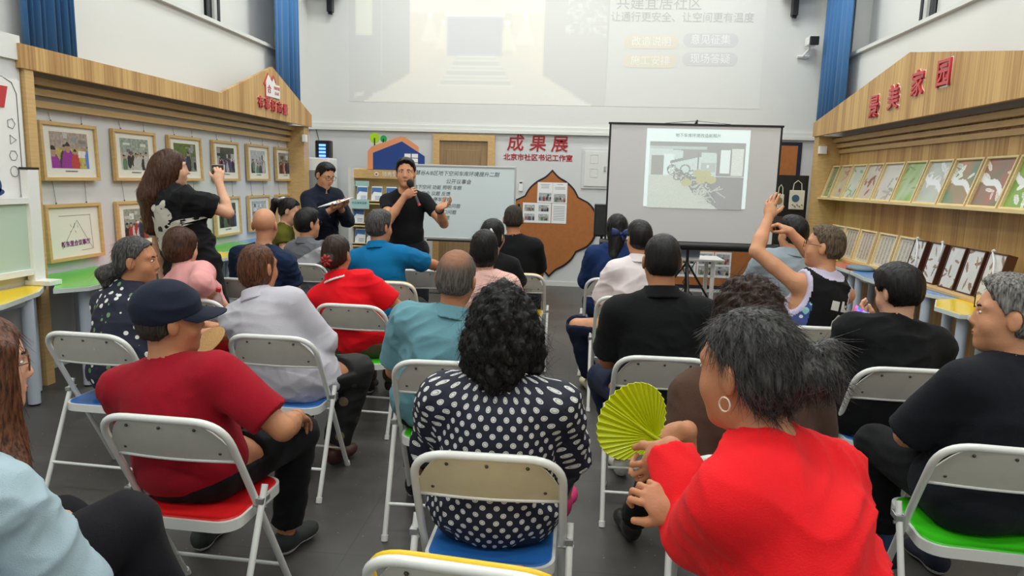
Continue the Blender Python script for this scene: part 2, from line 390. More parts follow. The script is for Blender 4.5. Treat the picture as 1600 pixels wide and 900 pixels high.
def hair(kind, m, T, R, s, org, parent, extras=(), seed=1, vol=1.0, strands=260):
    P = [ell((0, -0.012, 0.034), (0.0835 * vol, 0.103 * vol, 0.0955 * vol), k=0.02)]
    lo = -0.16; amp, fr = 0.0022, 60
    if kind in ('short', 'crop', 'thin'):
        P += [ell((0, -0.035, -0.015), (0.074, 0.072, 0.062), k=0.03)]
        P += [ell((0.0, 0.02, 0.085), (0.066 * vol, 0.075, 0.050), k=0.03)] if kind == 'short' else []
        if kind != 'short': P = [ell((0, -0.012, 0.034), (0.0785, 0.098, 0.0905), k=0.02), ell((0, -0.033, -0.015), (0.0725, 0.071, 0.06), k=0.03)]; amp = 0.0012
    elif kind == 'bob':
        P += [ell((0, -0.022, -0.025), (0.089 * vol, 0.090 * vol, 0.088), k=0.03)]; fr = 70
    elif kind == 'long':
        P += [ell((0, -0.02, -0.03), (0.086, 0.088, 0.09), k=0.04)]; fr = 70; amp = 0.003
    elif kind == 'tied':
        P += [ell((0, -0.03, -0.015), (0.078, 0.078, 0.070), k=0.03)]; fr = 70
    elif kind == 'curly':
        P += [ell((0, -0.035, -0.03), (0.098 * vol, 0.094 * vol, 0.10), k=0.04)]; amp = 0.009; fr = 95
    for e in extras: P.append(cone(np.array(e[0]), e[1], np.array(e[2]), e[3], k=0.025 if len(e) < 5 else e[4]))
    def after(F):
        X, Y, Z = F.ax[0][:, None, None], F.ax[1][None, :, None], F.ax[2][None, None, :]
        if kind in ('short', 'crop', 'thin'):
            y0, a, z0, zm = HAIR_CUT['crop' if kind != 'short' else 'short']; b = math.sqrt(1 - a * a)
            wob = 0.004 * np.sin(X * 160) + 0.003 * np.sin(X * 310 + 1)
            F.D = np.maximum(F.D, (Y - y0) * a - (Z - z0) * b + wob); F.D = np.maximum(F.D, zm - Z)
            for q in (-1, 1):
                k = np.sqrt(((X - q * 0.085) / 0.022) ** 2 + ((Y + 0.004) / 0.026) ** 2 + ((Z + 0.008) / 0.040) ** 2); F.D = np.maximum(F.D, (1 - k) * 0.02)
            if kind == 'thin': pass
        elif kind == 'tied':
            F.D = np.maximum(F.D, (Y - 0.03) * 0.78 - (Z - 0.045) * 0.62 + 0.003 * np.sin(X * 150) - 0.0 * Z)
            for q in (-1, 1):
                k = np.sqrt(((X - q * 0.088) / 0.026) ** 2 + ((Y + 0.002) / 0.026) ** 2 + ((Z + 0.010) / 0.040) ** 2); F.D = np.maximum(F.D, (1 - k) * 0.02)
        else:      # opening for the face
            k = np.sqrt((X / 0.066) ** 2 + ((Y - 0.105) / 0.080) ** 2 + ((Z + 0.045) / 0.120) ** 2)
            F.D = np.maximum(F.D, (1 - k) * 0.06)
            if kind == 'curly': pass
    def noise(V, N):
        th = np.arctan2(V[:, 0], -V[:, 1]) ; x, y, z = V.T
        if kind == 'curly':
            q = np.abs(sines((x, y, z), seed, fr, 4)) + 0.6 * np.abs(sines((x, y, z), seed + 1, fr * 2.1, 4)); return amp * (2.2 * q - 0.5)
        st = np.sin(th * 26 + 2 * sines((x, y, z), seed, 25)) * 0.5 + np.sin(th * 61 + 3 * sines((x, y, z), seed + 2, 30)) * 0.5
        st2 = sines((x * 3, y * 3, z * 0.5), seed + 5, 110, 6); return amp * (st * 0.35 + st2 * 0.9 + sines((x, y, z), seed + 3, fr) * 0.8)
    P = [(k_, a_, kw_) for k_, a_, kw_ in P]
    V, Q = solid(P, 0.0042 if kind != 'long' else 0.0055, after=after)
    me = mesh_np('tmp', V, Q, (0, 0, 0)); N = np.zeros(len(V) * 3, np.float32); me.vertex_normals.foreach_get('vector', N); N = N.reshape(-1, 3); bpy.data.meshes.remove(me)
    V = V + N * noise(V, N)[:, None]
    if strands:      # loose single hairs over the surface
        r = np.random.default_rng(seed + 50); pk = r.integers(0, len(V), strands); P0, N0 = V[pk], N[pk]
        fl = np.array([0, -0.35, -1.0]) + r.normal(size=(strands, 3)) * (0.9 if kind == 'curly' else 0.28); fl -= N0 * (fl * N0).sum(1)[:, None]; fl /= np.linalg.norm(fl, axis=1)[:, None] + 1e-6
        Ls = (0.012 + 0.008 * r.random(strands)) if kind in ('short', 'crop', 'thin') else (0.035 + 0.03 * r.random(strands)); sd = np.cross(N0, fl); pts = []
        cv = r.normal(size=strands) * (0.9 if kind == 'curly' else 0.25); lift = 0.003 + 0.005 * r.random(strands) * (2.2 if kind == 'curly' else 1)
        for t in (0, 0.33, 0.66, 1.0):
            c = P0 - N0 * 0.002 + fl * (Ls * t)[:, None] + N0 * (lift * t ** 1.4)[:, None] + sd * (cv * Ls * t * t)[:, None]; w = 0.0009 * (1 - 0.8 * t)
            pts.append(np.stack([c - sd * w, c + sd * w, c + N0 * w * 1.4], 1))
        SV = np.stack(pts, 1); base = len(V) + np.arange(strands)[:, None] * 12; qs = []
        for k in range(3):
            for j in range(3): qs.append(np.concatenate([base + k * 3 + j, base + k * 3 + (j + 1) % 3, base + k * 3 + 3 + (j + 1) % 3, base + k * 3 + 3 + j], 1))
        V = np.concatenate([V, SV.reshape(-1, 3)]); Q = np.concatenate([Q] + qs)
    me = mesh_np('hair', (V * s) @ R.T + T, Q, org)
    uv = me.attributes.new('hp', 'FLOAT_VECTOR', 'POINT'); uv.data.foreach_set('vector', V.astype(np.float32).ravel())
    return link_mesh('hair', me, m, parent, smooth=True)
def glasses(T, R, s, org, parent, m, rim=0.0011, w=0.026, hgt=0.019, label=None, lens=True):
    b = MB(); k = Matrix.Identity(4)
    for i in range(3):
        for j in range(3): k[i][j] = R[i][j] * s
        k[i][3] = T[i] - org[i]
    b.xf = k
    for q in (-1, 1):
        pts = [(q * 0.032 + w * math.copysign(abs(math.cos(a)) ** 0.7, math.cos(a)), 0.098 - 0.10 * (abs(q * 0.032 + w * math.cos(a)) ** 1.5), 0.008 + hgt * math.copysign(abs(math.sin(a)) ** 0.7, math.sin(a))) for a in np.linspace(0, 2 * math.pi, 20, endpoint=False)]
        b.tube(pts, rim * 1.5, 6, closed=True); b.tube([(q * 0.058, 0.096, 0.012), (q * 0.079, 0.080, 0.013), (q * 0.083, 0.0, 0.010), (q * 0.082, -0.022, -0.008)], rim * 1.4, 6)
    b.tube([(-0.008, 0.098, 0.010), (0, 0.101, 0.013), (0.008, 0.098, 0.010)], rim * 1.4, 6)
    return b.build('glasses', m, parent, smooth=True)

def person(label, hip, head, yaw=0.0, tyaw=None, hyaw=0.0, hpitch=0.0, hroll=0.0, stand=False, fem=False, b=1.0, skin=None, hs=1.0, shw=None,
           wr=None, kn=None, ank=None, top=None, legs=None, hair_=None, shoes=None, eyes=True, glass=None, cap=None, group=None, hz=None, curl=0.45, sock=None, brow=None, neckx=1.0, fine_hands=False, slouch=0.03, drop=0.0):
    """hip: world (x, y); head: world centre of the head. Side -1 is the person's left, +1 the right; yaw 0 faces the stage."""
    wr = wr or {}; kn = kn or {}; ank = ank or {}
    b = 1 + (b - 1) * 0.5; skin = skin or M_['skin']; head = np.array(head, float)
    hz = hz or (0.91 if stand else 0.545); dh = 0.0 if stand else 0.04; hipc = np.array([hip[0] - math.sin(yaw) * dh, hip[1] + math.cos(yaw) * dh, hz])
    org = np.array([hip[0], hip[1], 0.0]); root = thing('person', label, 'person', tuple(org), 0, group)
    R0 = rot(yaw); RT = rot(yaw if tyaw is None else tyaw); RH = rot((yaw if tyaw is None else tyaw) + hyaw, hpitch, hroll)
    r0, f0 = R0[:, 0], R0[:, 1]; rT, fT = RT[:, 0], RT[:, 1]; up = np.array([0, 0, 1.0])
    u = unit(head - hipc); nb = head - unit(u * 0.5 + up * 0.5) * (0.160 * hs + drop) - RH[:, 1] * 0.028
    mid = (hipc + nb) / 2 - fT * (slouch - 0.02) * (1.5 if not stand else 0.3) - 0 * up
    bz = lambda t: hipc * (1 - t) ** 2 + 2 * mid * t * (1 - t) + nb * t * t
    def RM(t, r):
        tg = unit(2 * (1 - t) * (mid - hipc) + 2 * t * (nb - mid)); rr = unit(r - tg * r.dot(tg)); return np.stack([rr, np.cross(tg, rr), tg], 1)
    wf = 0.92 if fem else 1.0; shw = (shw or (0.165 if fem else 0.185)) * 0.88
    tl = np.linalg.norm(nb - hipc) / 0.50
    R7 = RM(0.9, rT); sc = bz(0.92)
    S = {q: sc + R7[:, 0] * q * shw - R7[:, 2] * 0.034 * tl for q in (-1, 1)}
    torso = [('p', hipc + up * 0.015, (0.165 * b, 0.118 * b, 0.115), RM(0.05, r0)), ('w', bz(0.30), (0.142 * b * wf, 0.112 * b, 0.13 * tl), RM(0.3, r0 + rT)),
             ('b', bz(0.30) + f0 * 0.035 * (b - 0.6), (0.125 * b, 0.105 * b, 0.12 * tl), RM(0.3, r0 + rT)),
             ('c', bz(0.62), (0.150 * b * wf, 0.108 * (0.5 + 0.5 * b), 0.15 * tl), RM(0.62, rT)), ('u', bz(0.82), (0.135 * b * wf, 0.084 * (0.5 + 0.5 * b), 0.080 * tl), RM(0.84, rT))]
    if fem: torso += [('f', bz(0.66) + RM(0.66, rT)[:, 1] * 0.075 + rT * q * 0.065, (0.058, 0.055, 0.058), RM(0.66, rT)) for q in (-1, 1)]
    aw = (0.6 + 0.4 * b) * (0.88 if fem else 1.0)
    neck0 = nb - RM(0.95, rT)[:, 2] * 0.03; neck1 = head + RH @ np.array([0, -0.022, -0.055]) * hs
    def torso_prims(i, ix=0.0):
        P = [ell(c, np.array(r) + i + np.array([ix, 0, 0]), R_, k=0.05 if n != 'f' else 0.03) for n, c, r, R_ in torso]
        P.append(cone(S[-1] * 0.85 + S[1] * 0.15 - up * 0.01, 0.050 * aw + i, S[1] * 0.85 + S[-1] * 0.15 - up * 0.01, 0.050 * aw + i, k=0.05))
        for q in (-1, 1):
            P.append(cone(nb + R7[:, 0] * q * 0.02 * neckx, 0.045 * neckx + i * 0.6, S[q] * 0.85 + sc * 0.15 + up * 0.004, 0.040 * aw + i * 0.9, k=0.05))
        return P
    B = torso_prims(0.0); B.append(cone(neck0, 0.056 * neckx * (0.9 if fem else 1), neck1, 0.051 * neckx * (0.9 if fem else 1), k=0.03))
    HP = head_prims(head, RH, hs, fem); B += HP
    arms = {}; HPs = {}
    UA, FA = 0.285 * (0.94 if fem else 1), 0.25 * (0.94 if fem else 1)
    for q in (-1, 1):
        w = wr.get(q)
        if w is None: w = dict(p=hipc + r0 * q * 0.10 + f0 * 0.30 + up * 0.105, d=unit(f0 - q * r0 * 0.5), n=-up) if not stand else dict(p=S[q] + r0 * q * 0.06 - up * 0.52 + f0 * 0.04, d=(0, 0, -1), n=-r0 * q)
        hint = w.get('hint', r0 * q * 0.6 - f0 * 0.5 - up * 0.5)
        e, c = ik(S[q], w['p'], w.get('ua', UA), w.get('fa', FA), hint); arms[q] = (S[q], e, c)
        B += [cone(S[q], 0.049 * aw, S[q] * 0.45 + e * 0.55, 0.045 * aw, k=0.03), cone(S[q] * 0.45 + e * 0.55, 0.045 * aw, e, 0.039 * aw, k=0.01),
              cone(e, 0.040 * aw, e * 0.65 + c * 0.35, 0.041 * aw, k=0.012), cone(e * 0.65 + c * 0.35, 0.041 * aw, c, 0.026 * (0.5 + 0.5 * aw), k=0.012)]
        HPs[q] = hand_prims(c, w.get('d', unit(c - e)), w.get('n', -up), q, w.get('curl', curl), s=0.93 if fem else 1.0, thumb=w.get('thumb', 0.4), curls=w.get('curls'), spread=w.get('spread', 1.0)); B += HPs[q]
    lg = {}
    for q in (-1, 1):
        hj = hipc + r0 * q * 0.088 - up * 0.01
        if stand: a = ank.get(q, hipc * [1, 1, 0] + r0 * q * 0.12 + up * 0.09); k_, a = ik(hj, a, 0.43, 0.42, f0)
        else:
            a = ank.get(q, hipc * [1, 1, 0] + r0 * q * 0.12 + f0 * 0.42 + up * 0.09)
            if q in kn: k_ = kn[q]
            else: k_, a = ik(hj, a, 0.43, 0.42, f0 + up * 1.2)
        fd = unit((f0 + r0 * q * 0.15) * [1, 1, 0]); 
        if q in kn and 'fd' in kn: fd = kn['fd'][q]
        lg[q] = (hj, k_, a, fd); lw = (0.55 + 0.45 * b)
        B += [cone(hj, 0.088 * lw, k_, 0.056 * lw, k=0.03), cone(k_, 0.054 * lw, k_ * 0.65 + a * 0.35, 0.055 * lw, k=0.015), cone(k_ * 0.65 + a * 0.35, 0.055 * lw, a, 0.036, k=0.015),
              cone(a - up * 0.03, 0.034, a + fd * 0.13 - up * 0.062, 0.024, k=0.02)]
    # ---- skin: coarse grid, with finer ones around head and hands; all one mesh
    Vs, Qs, n0 = [], [], 0
    lo, hi = bounds(B); hl, hh_ = bounds(HP, 0.012); hl[2] = head[2] - 0.17 * hs
    boxes = [(hl, hh_, 0.0045)]
    for q in (-1, 1):
        l_, h_ = bounds(HPs[q], 0.008); boxes.append((l_, h_, 0.0036 if fine_hands else 0.0052))
    V, Q = solid(B, 0.0125, lo, hi); c = V[Q].mean(1); keep = np.ones(len(Q), bool)
    for l_, h_, _ in boxes: keep &= ~((c > l_ + 0.008) & (c < h_ - 0.008)).all(1)
    Vs.append(V); Qs.append(Q[keep]); n0 = len(V)
    for l_, h_, st in boxes:
        V, Q = solid(B, st, l_, h_)
        Vs.append(V); Qs.append(Q + n0); n0 += len(V)
    V = np.concatenate(Vs); Q = np.concatenate(Qs)
    me = mesh_np('body', V, Q, org); bm = bmesh.new(); bm.from_mesh(me); bmesh.ops.delete(bm, geom=[v for v in bm.verts if not v.link_faces], context='VERTS'); bm.to_mesh(me); bm.free()
    body = link_mesh('body', me, skin, root, smooth=True)
    # ---- face details
    g = lambda x, y, z: tuple(head - org + RH @ (np.array([x, y, z]) * hs))
    if eyes:
        for q in (-1, 1):
            e = MB(); e.xf = frame_xf(g(q * 0.031, 0.079, 0.009), RH[:, 0], RH[:, 2])
            e.lathe([(0.0001, -0.006), (0.008, -0.005), (0.012, 0), (0.008, 0.0045), (0.0001, 0.006)], n=16, sy=0.5); e.xf = frame_xf(g(q * 0.031, 0.0835, 0.009), RH[:, 0], -RH[:, 1])
            ee = MB(); ee.xf = frame_xf(g(q * 0.031, 0.079, 0.009), RH[:, 0], RH[:, 2]); sgn = -1
            for z_, r_, mi in ((0, 1, 0),):
                ee.add([(0.0125 * math.cos(a) * math.cos(t), 0.0055 * math.sin(a) * math.cos(t), sgn * 0.007 * math.sin(t)) for t in np.linspace(0, 1.5, 5) for a in np.linspace(0, 2 * math.pi, 16, endpoint=False)],
                       [(i * 16 + j, i * 16 + (j + 1) % 16, (i + 1) * 16 + (j + 1) % 16, (i + 1) * 16 + j) for i in range(4) for j in range(16)])
            ee.add([(0.0052 * math.cos(a), 0.0052 * math.sin(a), sgn * 0.0078) for a in np.linspace(0, 2 * math.pi, 14, endpoint=False)] , [tuple(range(14))], 1)
            ee.build('eye', [M_['eye_white'], M_['iris']], root, smooth=True)
            br = MB(); br.tube([g(q * 0.014, 0.089, 0.027), g(q * 0.030, 0.086, 0.032), g(q * 0.050, 0.070, 0.027)], 0.003, 6, rs=[0.0035, 0.004, 0.002]); br.build('eyebrow', brow or M_['hair_black'], root, smooth=True)
        lp = MB(); lp.tube([g(-0.024, 0.083, -0.061), g(-0.012, 0.0905, -0.058), g(0, 0.0925, -0.0595), g(0.012, 0.0905, -0.058), g(0.024, 0.083, -0.061)], 0.004, 8, rs=[0.0015, 0.0045, 0.0048, 0.0045, 0.0015])
        lp.tube([g(-0.021, 0.082, -0.065), g(0, 0.0905, -0.068), g(0.021, 0.082, -0.065)], 0.004, 8, rs=[0.002, 0.0052, 0.002]); lp.build('lips', M_['lips'], root, smooth=True)
    if glass: glasses(head, RH, hs, org, root, glass)
    if hair_: hair(hair_[0], hair_[1], head, RH, hs, org, root, *(hair_[2:]))
    # ---- clothes
    t = dict(sleeve=0.62, neck=0.068, loose=0.014, hem=-0.10, collar=None, amp=0.0045, trim=None, nz=0.0, mat=M_['cloth_black']); t.update(top or {})
    i = t['loose']; P = torso_prims(i)
    if not t.get('tank'):
        for q in (-1, 1):
            s_, e, c = arms[q]; sl = t['sleeve']; j = t.get('sleeve_loose', i + 0.006)
            if sl <= 1.0:
                m_ = s_ * (1 - sl) + e * sl; P.append(cone(s_, 0.053 * aw + i, m_ + unit(e - s_) * 0.03, 0.047 * aw + j + 0.004, k=0.035, cut=[(m_, unit(e - s_))]))
            else:
                m_ = e * (2 - sl) + c * (sl - 1); P.append(cone(s_, 0.053 * aw + i, e, 0.043 * aw + j, k=0.035)); P.append(cone(e, 0.044 * aw + j, m_ + unit(c - e) * 0.02, 0.032 * aw + j, k=0.02, cut=[(m_, unit(c - e))]))
    if not stand and t.get('lap', 0):
        for q in (-1, 1):
            hj, k_, a, fd = lg[q]; m_ = hj + (k_ - hj) * t['lap']; P.append(cone(hj, 0.1 * lw + i, m_, 0.085 * lw + i, k=0.06))
    seed = t.get('seed', int(abs(hip[0] * 97 + hip[1] * 31)) + 3)
    def after(F):
        X, Y, Z = F.ax[0][:, None, None], F.ax[1][None, :, None], F.ax[2][None, None, :]
        F.D = np.maximum(F.D, (hz + t['hem']) - Z)
        # neck opening
        a0 = nb + R7[:, 2] * t['nz'] + R7[:, 1] * t.get('ny', 0.012); ax_ = unit(R7[:, 2] * 0.8 + R7[:, 1] * t.get('ntilt', 0.25))
        px, py, pz = X - a0[0], Y - a0[1], Z - a0[2]; hgt = px * ax_[0] + py * ax_[1] + pz * ax_[2]
        lat = px * R7[0, 0] + py * R7[1, 0] + pz * R7[2, 0]
        rr = np.sqrt(np.maximum(px * px + py * py + pz * pz - hgt * hgt - lat * lat * (1 - 1 / t.get('nwide', 1.0) ** 2), 0))
        F.D = np.maximum(F.D, np.minimum(t['neck'] - rr, hgt + t.get('ndeep', 0.03)))
        if t.get('tank'):
            for q in (-1, 1):
                a1 = S[q] + R7[:, 0] * q * 0.035 - R7[:, 2] * t.get('tdrop', 0.05); x_, y_, z_ = X - a1[0], Y - a1[1], Z - a1[2]
                lx = x_ * R7[0, 0] + y_ * R7[1, 0] + z_ * R7[2, 0]; ly = x_ * R7[0, 1] + y_ * R7[1, 1] + z_ * R7[2, 1]; lz = x_ * R7[0, 2] + y_ * R7[1, 2] + z_ * R7[2, 2]
                F.D = np.maximum(F.D, (1 - np.sqrt((lx / 0.085) ** 2 + (ly / 0.17) ** 2 + (lz / 0.155) ** 2)) * 0.085)
    def noise(V, N):
        x, y, z = V.T; n1 = sines((x, y, z * 0.8), seed, 14, 7); w1 = 0.07 * sines((x, y, z), seed + 7, 9, 5); w2 = 0.05 * sines((x, y, z), seed + 8, 20, 5)
        n3 = 1 - 2 * np.abs(sines((x + w1 + w2, y + w2, (z + w1) * 1.5), seed + 2, 26, 8)) ** 0.7; n4 = 1 - 2 * np.abs(sines((x + w2, y, z * 1.4 + w1), seed + 5, 52, 8)) ** 0.7
        gate = 0.5 + 0.5 * sines((x, y, z), seed + 9, 11, 4) * 1.6
        return t['amp'] * (1.0 * n1 + (2.1 * n3 + 1.0 * n4) * np.clip(gate, 0.15, 1.2))
    mats = [t['mat']] + ([t['trim']] if t['trim'] else []) + ([t['side']] if t.get('side') else [])
    mi = None
    if t.get('tank') and t['trim']:
        def mi(c):
            out = np.zeros(len(c), int)
            if t.get('side'):
                d = (c - bz(0.5)) @ R7; out[(np.abs(d[:, 0]) > 0.105) & (d[:, 2] < 0.10)] = 2
            for q in (-1, 1):
                a1 = S[q] + R7[:, 0] * q * 0.035 - R7[:, 2] * t.get('tdrop', 0.05); d = (c - a1) @ R7
                k = np.sqrt((d[:, 0] / 0.085) ** 2 + (d[:, 1] / 0.17) ** 2 + (d[:, 2] / 0.155) ** 2); out[k < 1.17] = 1
            d = (c - nb) @ R7; out[(np.hypot(d[:, 0] / t.get('nwide', 1.0), d[:, 1]) < t['neck'] + 0.02) & (d[:, 2] > -0.09)] = 1
            return out
    elif t.get('mi'): mi = lambda c: t['mi'](((c - bz(0.5)) @ R7))
    sh = part(t.get('name', 'shirt'), P, 0.0085, org, mats, root, noise=noise, after=after, mi=mi)
    if t.get('uv') and sh:
        n = len(sh.data.vertices); co = np.zeros(n * 3, np.float32); sh.data.vertices.foreach_get('co', co); co = co.reshape(-1, 3) + org
        d = (co - bz(0.5)) @ R7; uv = np.zeros((n, 3), np.float32); uv[:, 0] = np.arctan2(d[:, 0], -d[:, 1] * 1.35) * 0.19; uv[:, 1] = d[:, 2]
        sh.data.attributes.new('sp', 'FLOAT_VECTOR', 'POINT').data.foreach_set('vector', uv.ravel())
    if t['collar']:
        cz = nb + R7[:, 2] * 0.030; ax_ = unit(R7[:, 2] + R7[:, 1] * 0.15); cr = 0.062 * neckx
        CP = [cone(cz - ax_ * 0.045, cr + 0.034, cz + ax_ * 0.045, cr + 0.001, k=0.005, cut=[(cz + ax_ * 0.028, ax_), (cz - ax_ * 0.030, -ax_)])]
        def cf(F):
            X, Y, Z = F.ax[0][:, None, None], F.ax[1][None, :, None], F.ax[2][None, None, :]
            v = cz + R7[:, 1] * 0.085; px, py, pz = X - v[0], Y - v[1], Z - v[2]
            fwd = px * R7[0, 1] + py * R7[1, 1] + pz * R7[2, 1]; lat = np.abs(px * R7[0, 0] + py * R7[1, 0] + pz * R7[2, 0])
            F.D = np.maximum(F.D, (fwd + 0.03 - lat * 1.2) * 0.6)
        cm = t['collar'] if isinstance(t['collar'], bpy.types.Material) else t['mat']
        part('collar', CP, 0.0052, org, [cm] + ([t['collar_trim']] if t.get('collar_trim') else []), root, after=cf,
             mi=(lambda c: (((c - cz) @ ax_) < -0.018).astype(int)) if t.get('collar_trim') else None)
    L = dict(mat=M_['cloth_black'], cut=0.04, loose=0.014, amp=0.004, kind='pants'); L.update(legs or {})
    i = L['loose']; P = [ell(hipc - up * (0 if stand else 0.012), (0.163 * b + (i if stand else 0.002), 0.118 * b + (i if stand else 0.002), 0.11 + i * 0.5), RM(0.05, r0), k=0.05)]
    if stand: P.append(ell(hipc + up * 0.10, (0.145 * b + i * .6, 0.112 * b + i * .6, 0.10), RM(0.05, r0), k=0.05))
    for q in (-1, 1):
        hj, k_, a, fd = lg[q]; m_ = a + unit(k_ - a) * L['cut']; ax_ = unit(a - k_)
        P.append(cone(hj, 0.090 * lw + i, k_, 0.060 * lw + i, k=0.03)); P.append(cone(k_, 0.060 * lw + i, a, 0.046 + i + L.get('flare', 0), k=0.02, cut=[(m_, ax_)]))
    if L['kind'] == 'skirt':
        a_, b_ = lg[-1], lg[1]
        for s in (0.25, 0.5, 0.75): P.append(cone(a_[0] * (1 - s) + b_[0] * s, 0.09, a_[1] * (1 - s) + b_[1] * s, 0.065, k=0.05))
    part(L['kind'], P, 0.0115, org, L['mat'], root, noise=lambda V, N: L['amp'] * (sines((V[:, 0], V[:, 1], V[:, 2] * 1.5), seed, 30) + 0.9 * (1 - 2 * np.abs(sines((V[:, 0], V[:, 1], V[:, 2] * 2), seed + 4, 45, 3)))),
         after=lambda F: setattr(F, 'D', np.maximum(F.D, np.minimum(F.ax[2][None, None, :] - (hz + (0.0 if not stand else 0.09)), 9 if stand else 0.13 - ((F.ax[0][:, None, None] - hipc[0]) * f0[0] + (F.ax[1][None, :, None] - hipc[1]) * f0[1])))))
    sm = shoes or M_['shoe_black']; sole = M_['sole_white'] if getattr(sm, 'name', '').endswith('_ws') else M_['sole_dark']
    for q in (-1, 1):
        hj, k_, a, fd = lg[q]; fr = np.cross(fd, up); FR = np.stack([fr, fd, up], 1); base = a[2] - 0.09
        c0 = np.array([a[0], a[1], base + 0.045]); 
        o = part('shoe', [ell(c0 + fd * 0.01, (0.040, 0.062, 0.050), FR, k=0.03), ell(c0 + fd * 0.125 - up * 0.008, (0.046, 0.075, 0.036), FR, k=0.04), cone(c0 - fd * 0.02 + up * 0.02, 0.040, c0 + up * 0.03, 0.040, k=0.02)], 0.007, org, [sm, sole], root,
             after=lambda F: setattr(F, 'D', np.maximum(F.D, base + 0.004 - F.ax[2][None, None, :])), mi=lambda c: (c[:, 2] < base + 0.026).astype(int))
        if sock: part('sock', [cone(a - up * 0.01, 0.040, a + unit(k_ - a) * (L['cut'] + 0.03), 0.043, k=0.01)], 0.008, org, sock, root)
    if cap:
        gl = []
        for e in [ell((0, -0.012, 0.046), (0.093, 0.112, 0.092))]: gl.append(e)
        def cf(F):
            F.D = np.maximum(F.D, 0.012 - F.ax[2][None, None, :] - 0.10 * 0)
        c = part('cap', gl, 0.006, org, cap, root, after=lambda F: setattr(F, 'D', np.maximum(F.D, 0.014 - F.ax[2][None, None, :] + F.ax[1][None, :, None] * 0.22)),
                 noise=lambda V, N: 0.003 * sines(V.T, 5, 45) + 0.0025 * (1 - 2 * np.abs(sines((V[:, 0], V[:, 1] * .6, V[:, 2] * 2), 8, 60, 3))), R=RH * hs, T=head)
        pk = MB(); n = 14; up_, dn = [], []
        for a in np.linspace(-1.25, 1.25, n):
            for rr_, zz in ((0.0, 0.034), (1.0, 0.026)):
                x_, y_ = 0.090 * math.sin(a), -0.012 + 0.108 * math.cos(a); ext = rr_ * 0.085 * max(0.0, math.cos(a * 0.95)) ** 0.7
                up_.append((x_ * (1 + 0.02 * rr_), y_ + ext, zz - 0.02 * (a ** 2) * 0.6 + 0.004 - 0.006 * rr_)); dn.append((x_ * (1 + 0.02 * rr_), y_ + ext, zz - 0.02 * (a ** 2) * 0.6 - 0.006 * rr_))
        fs = []; m2 = len(up_)
        for k in range(n - 1): fs += [(2 * k, 2 * k + 2, 2 * k + 3, 2 * k + 1), (m2 + 2 * k + 1, m2 + 2 * k + 3, m2 + 2 * k + 2, m2 + 2 * k), (2 * k + 1, 2 * k + 3, m2 + 2 * k + 3, m2 + 2 * k + 1)]
        fs += [(0, 1, m2 + 1, m2), (m2 - 2, 2 * m2 - 2, 2 * m2 - 1, m2 - 1)]
        k4 = Matrix.Identity(4)
        for i_ in range(3):
            for j_ in range(3): k4[i_][j_] = RH[i_][j_] * hs
            k4[i_][3] = head[i_] - org[i_]
        pk.xf = k4; pk.add(up_ + dn, fs); pk.build('cap_brim', cap, root, smooth=0.6)
        bt = MB(); bt.xf = k4; bt.lathe([(0.0001, 0.004), (0.006, 0.003), (0.008, 0), (0.008, -0.004)], c=(0, -0.012, 0.1365), n=12); bt.build('cap_button', cap, root, smooth=True)
    root['_'] = 0; del root['_']
    return dict(root=root, head=head, RH=RH, arms=arms, legs=lg, S=S, bz=bz, R7=R7, org=org, hs=hs, nb=nb)

M_ = {}
def cloth(name, col, rough=0.85, bump=0.25, bs=350, var=0.06): return mat(name, col, rough, bump=bump, bscale=bs, var=var, vscale=6, sheen=0.04, spec=0.15)
def hair_mat(name, c1, c2, rough=0.42, grey=None):
    m = bpy.data.materials.new(name); m.use_nodes = True; n, l = NT(m); b = n['Principled BSDF']; b.inputs['Roughness'].default_value = rough; b.inputs['Specular IOR Level'].default_value = 0.28
    a = n.new('ShaderNodeAttribute'); a.attribute_name = 'hp'; mp = n.new('ShaderNodeMapping'); mp.inputs['Scale'].default_value = (160, 160, 22); l.new(a.outputs['Vector'], mp.inputs[0])
    t = n.new('ShaderNodeTexNoise'); t.inputs['Scale'].default_value = 1.0; t.inputs['Detail'].default_value = 6; l.new(mp.outputs[0], t.inputs['Vector'])
    r = n.new('ShaderNodeValToRGB'); r.color_ramp.elements[0].position = 0.35; r.color_ramp.elements[1].position = 0.68
    r.color_ramp.elements[0].color = (*c1, 1); r.color_ramp.elements[1].color = (*c2, 1); l.new(t.outputs[0], r.inputs[0])
    out = r.outputs[0]
    if grey:   # thinning crown: scalp shows around a place on the head
        cx, cy, cz, rad, col = grey; d = n.new('ShaderNodeVectorMath'); d.operation = 'DISTANCE'; l.new(a.outputs['Vector'], d.inputs[0]); d.inputs[1].default_value = (cx, cy, cz)
        ma = n.new('ShaderNodeMath'); ma.operation = 'MULTIPLY_ADD'; l.new(t.outputs[0], ma.inputs[0]); ma.inputs[1].default_value = 0.09; l.new(d.outputs['Value'], ma.inputs[2])
        rr = n.new('ShaderNodeMapRange'); rr.inputs[1].default_value = rad; rr.inputs[2].default_value = rad + 0.05; rr.inputs[3].default_value = 1; rr.inputs[4].default_value = 0; l.new(ma.outputs[0], rr.inputs[0])
        mx = n.new('ShaderNodeMix'); mx.data_type = 'RGBA'; l.new(rr.outputs[0], mx.inputs[0]); l.new(out, mx.inputs[6]); mx.inputs[7].default_value = (*col, 1); out = mx.outputs[2]
    l.new(out, b.inputs['Base Color']); bp = n.new('ShaderNodeBump'); bp.inputs['Strength'].default_value = 0.6; bp.inputs['Distance'].default_value = 0.004; l.new(t.outputs[0], bp.inputs['Height']); l.new(bp.outputs[0], b.inputs['Normal'])
    return m
def skin_mat(name, c): return mat(name, c, 0.5, bump=0.12, bscale=180, var=0.07, vscale=14, spec=0.4)
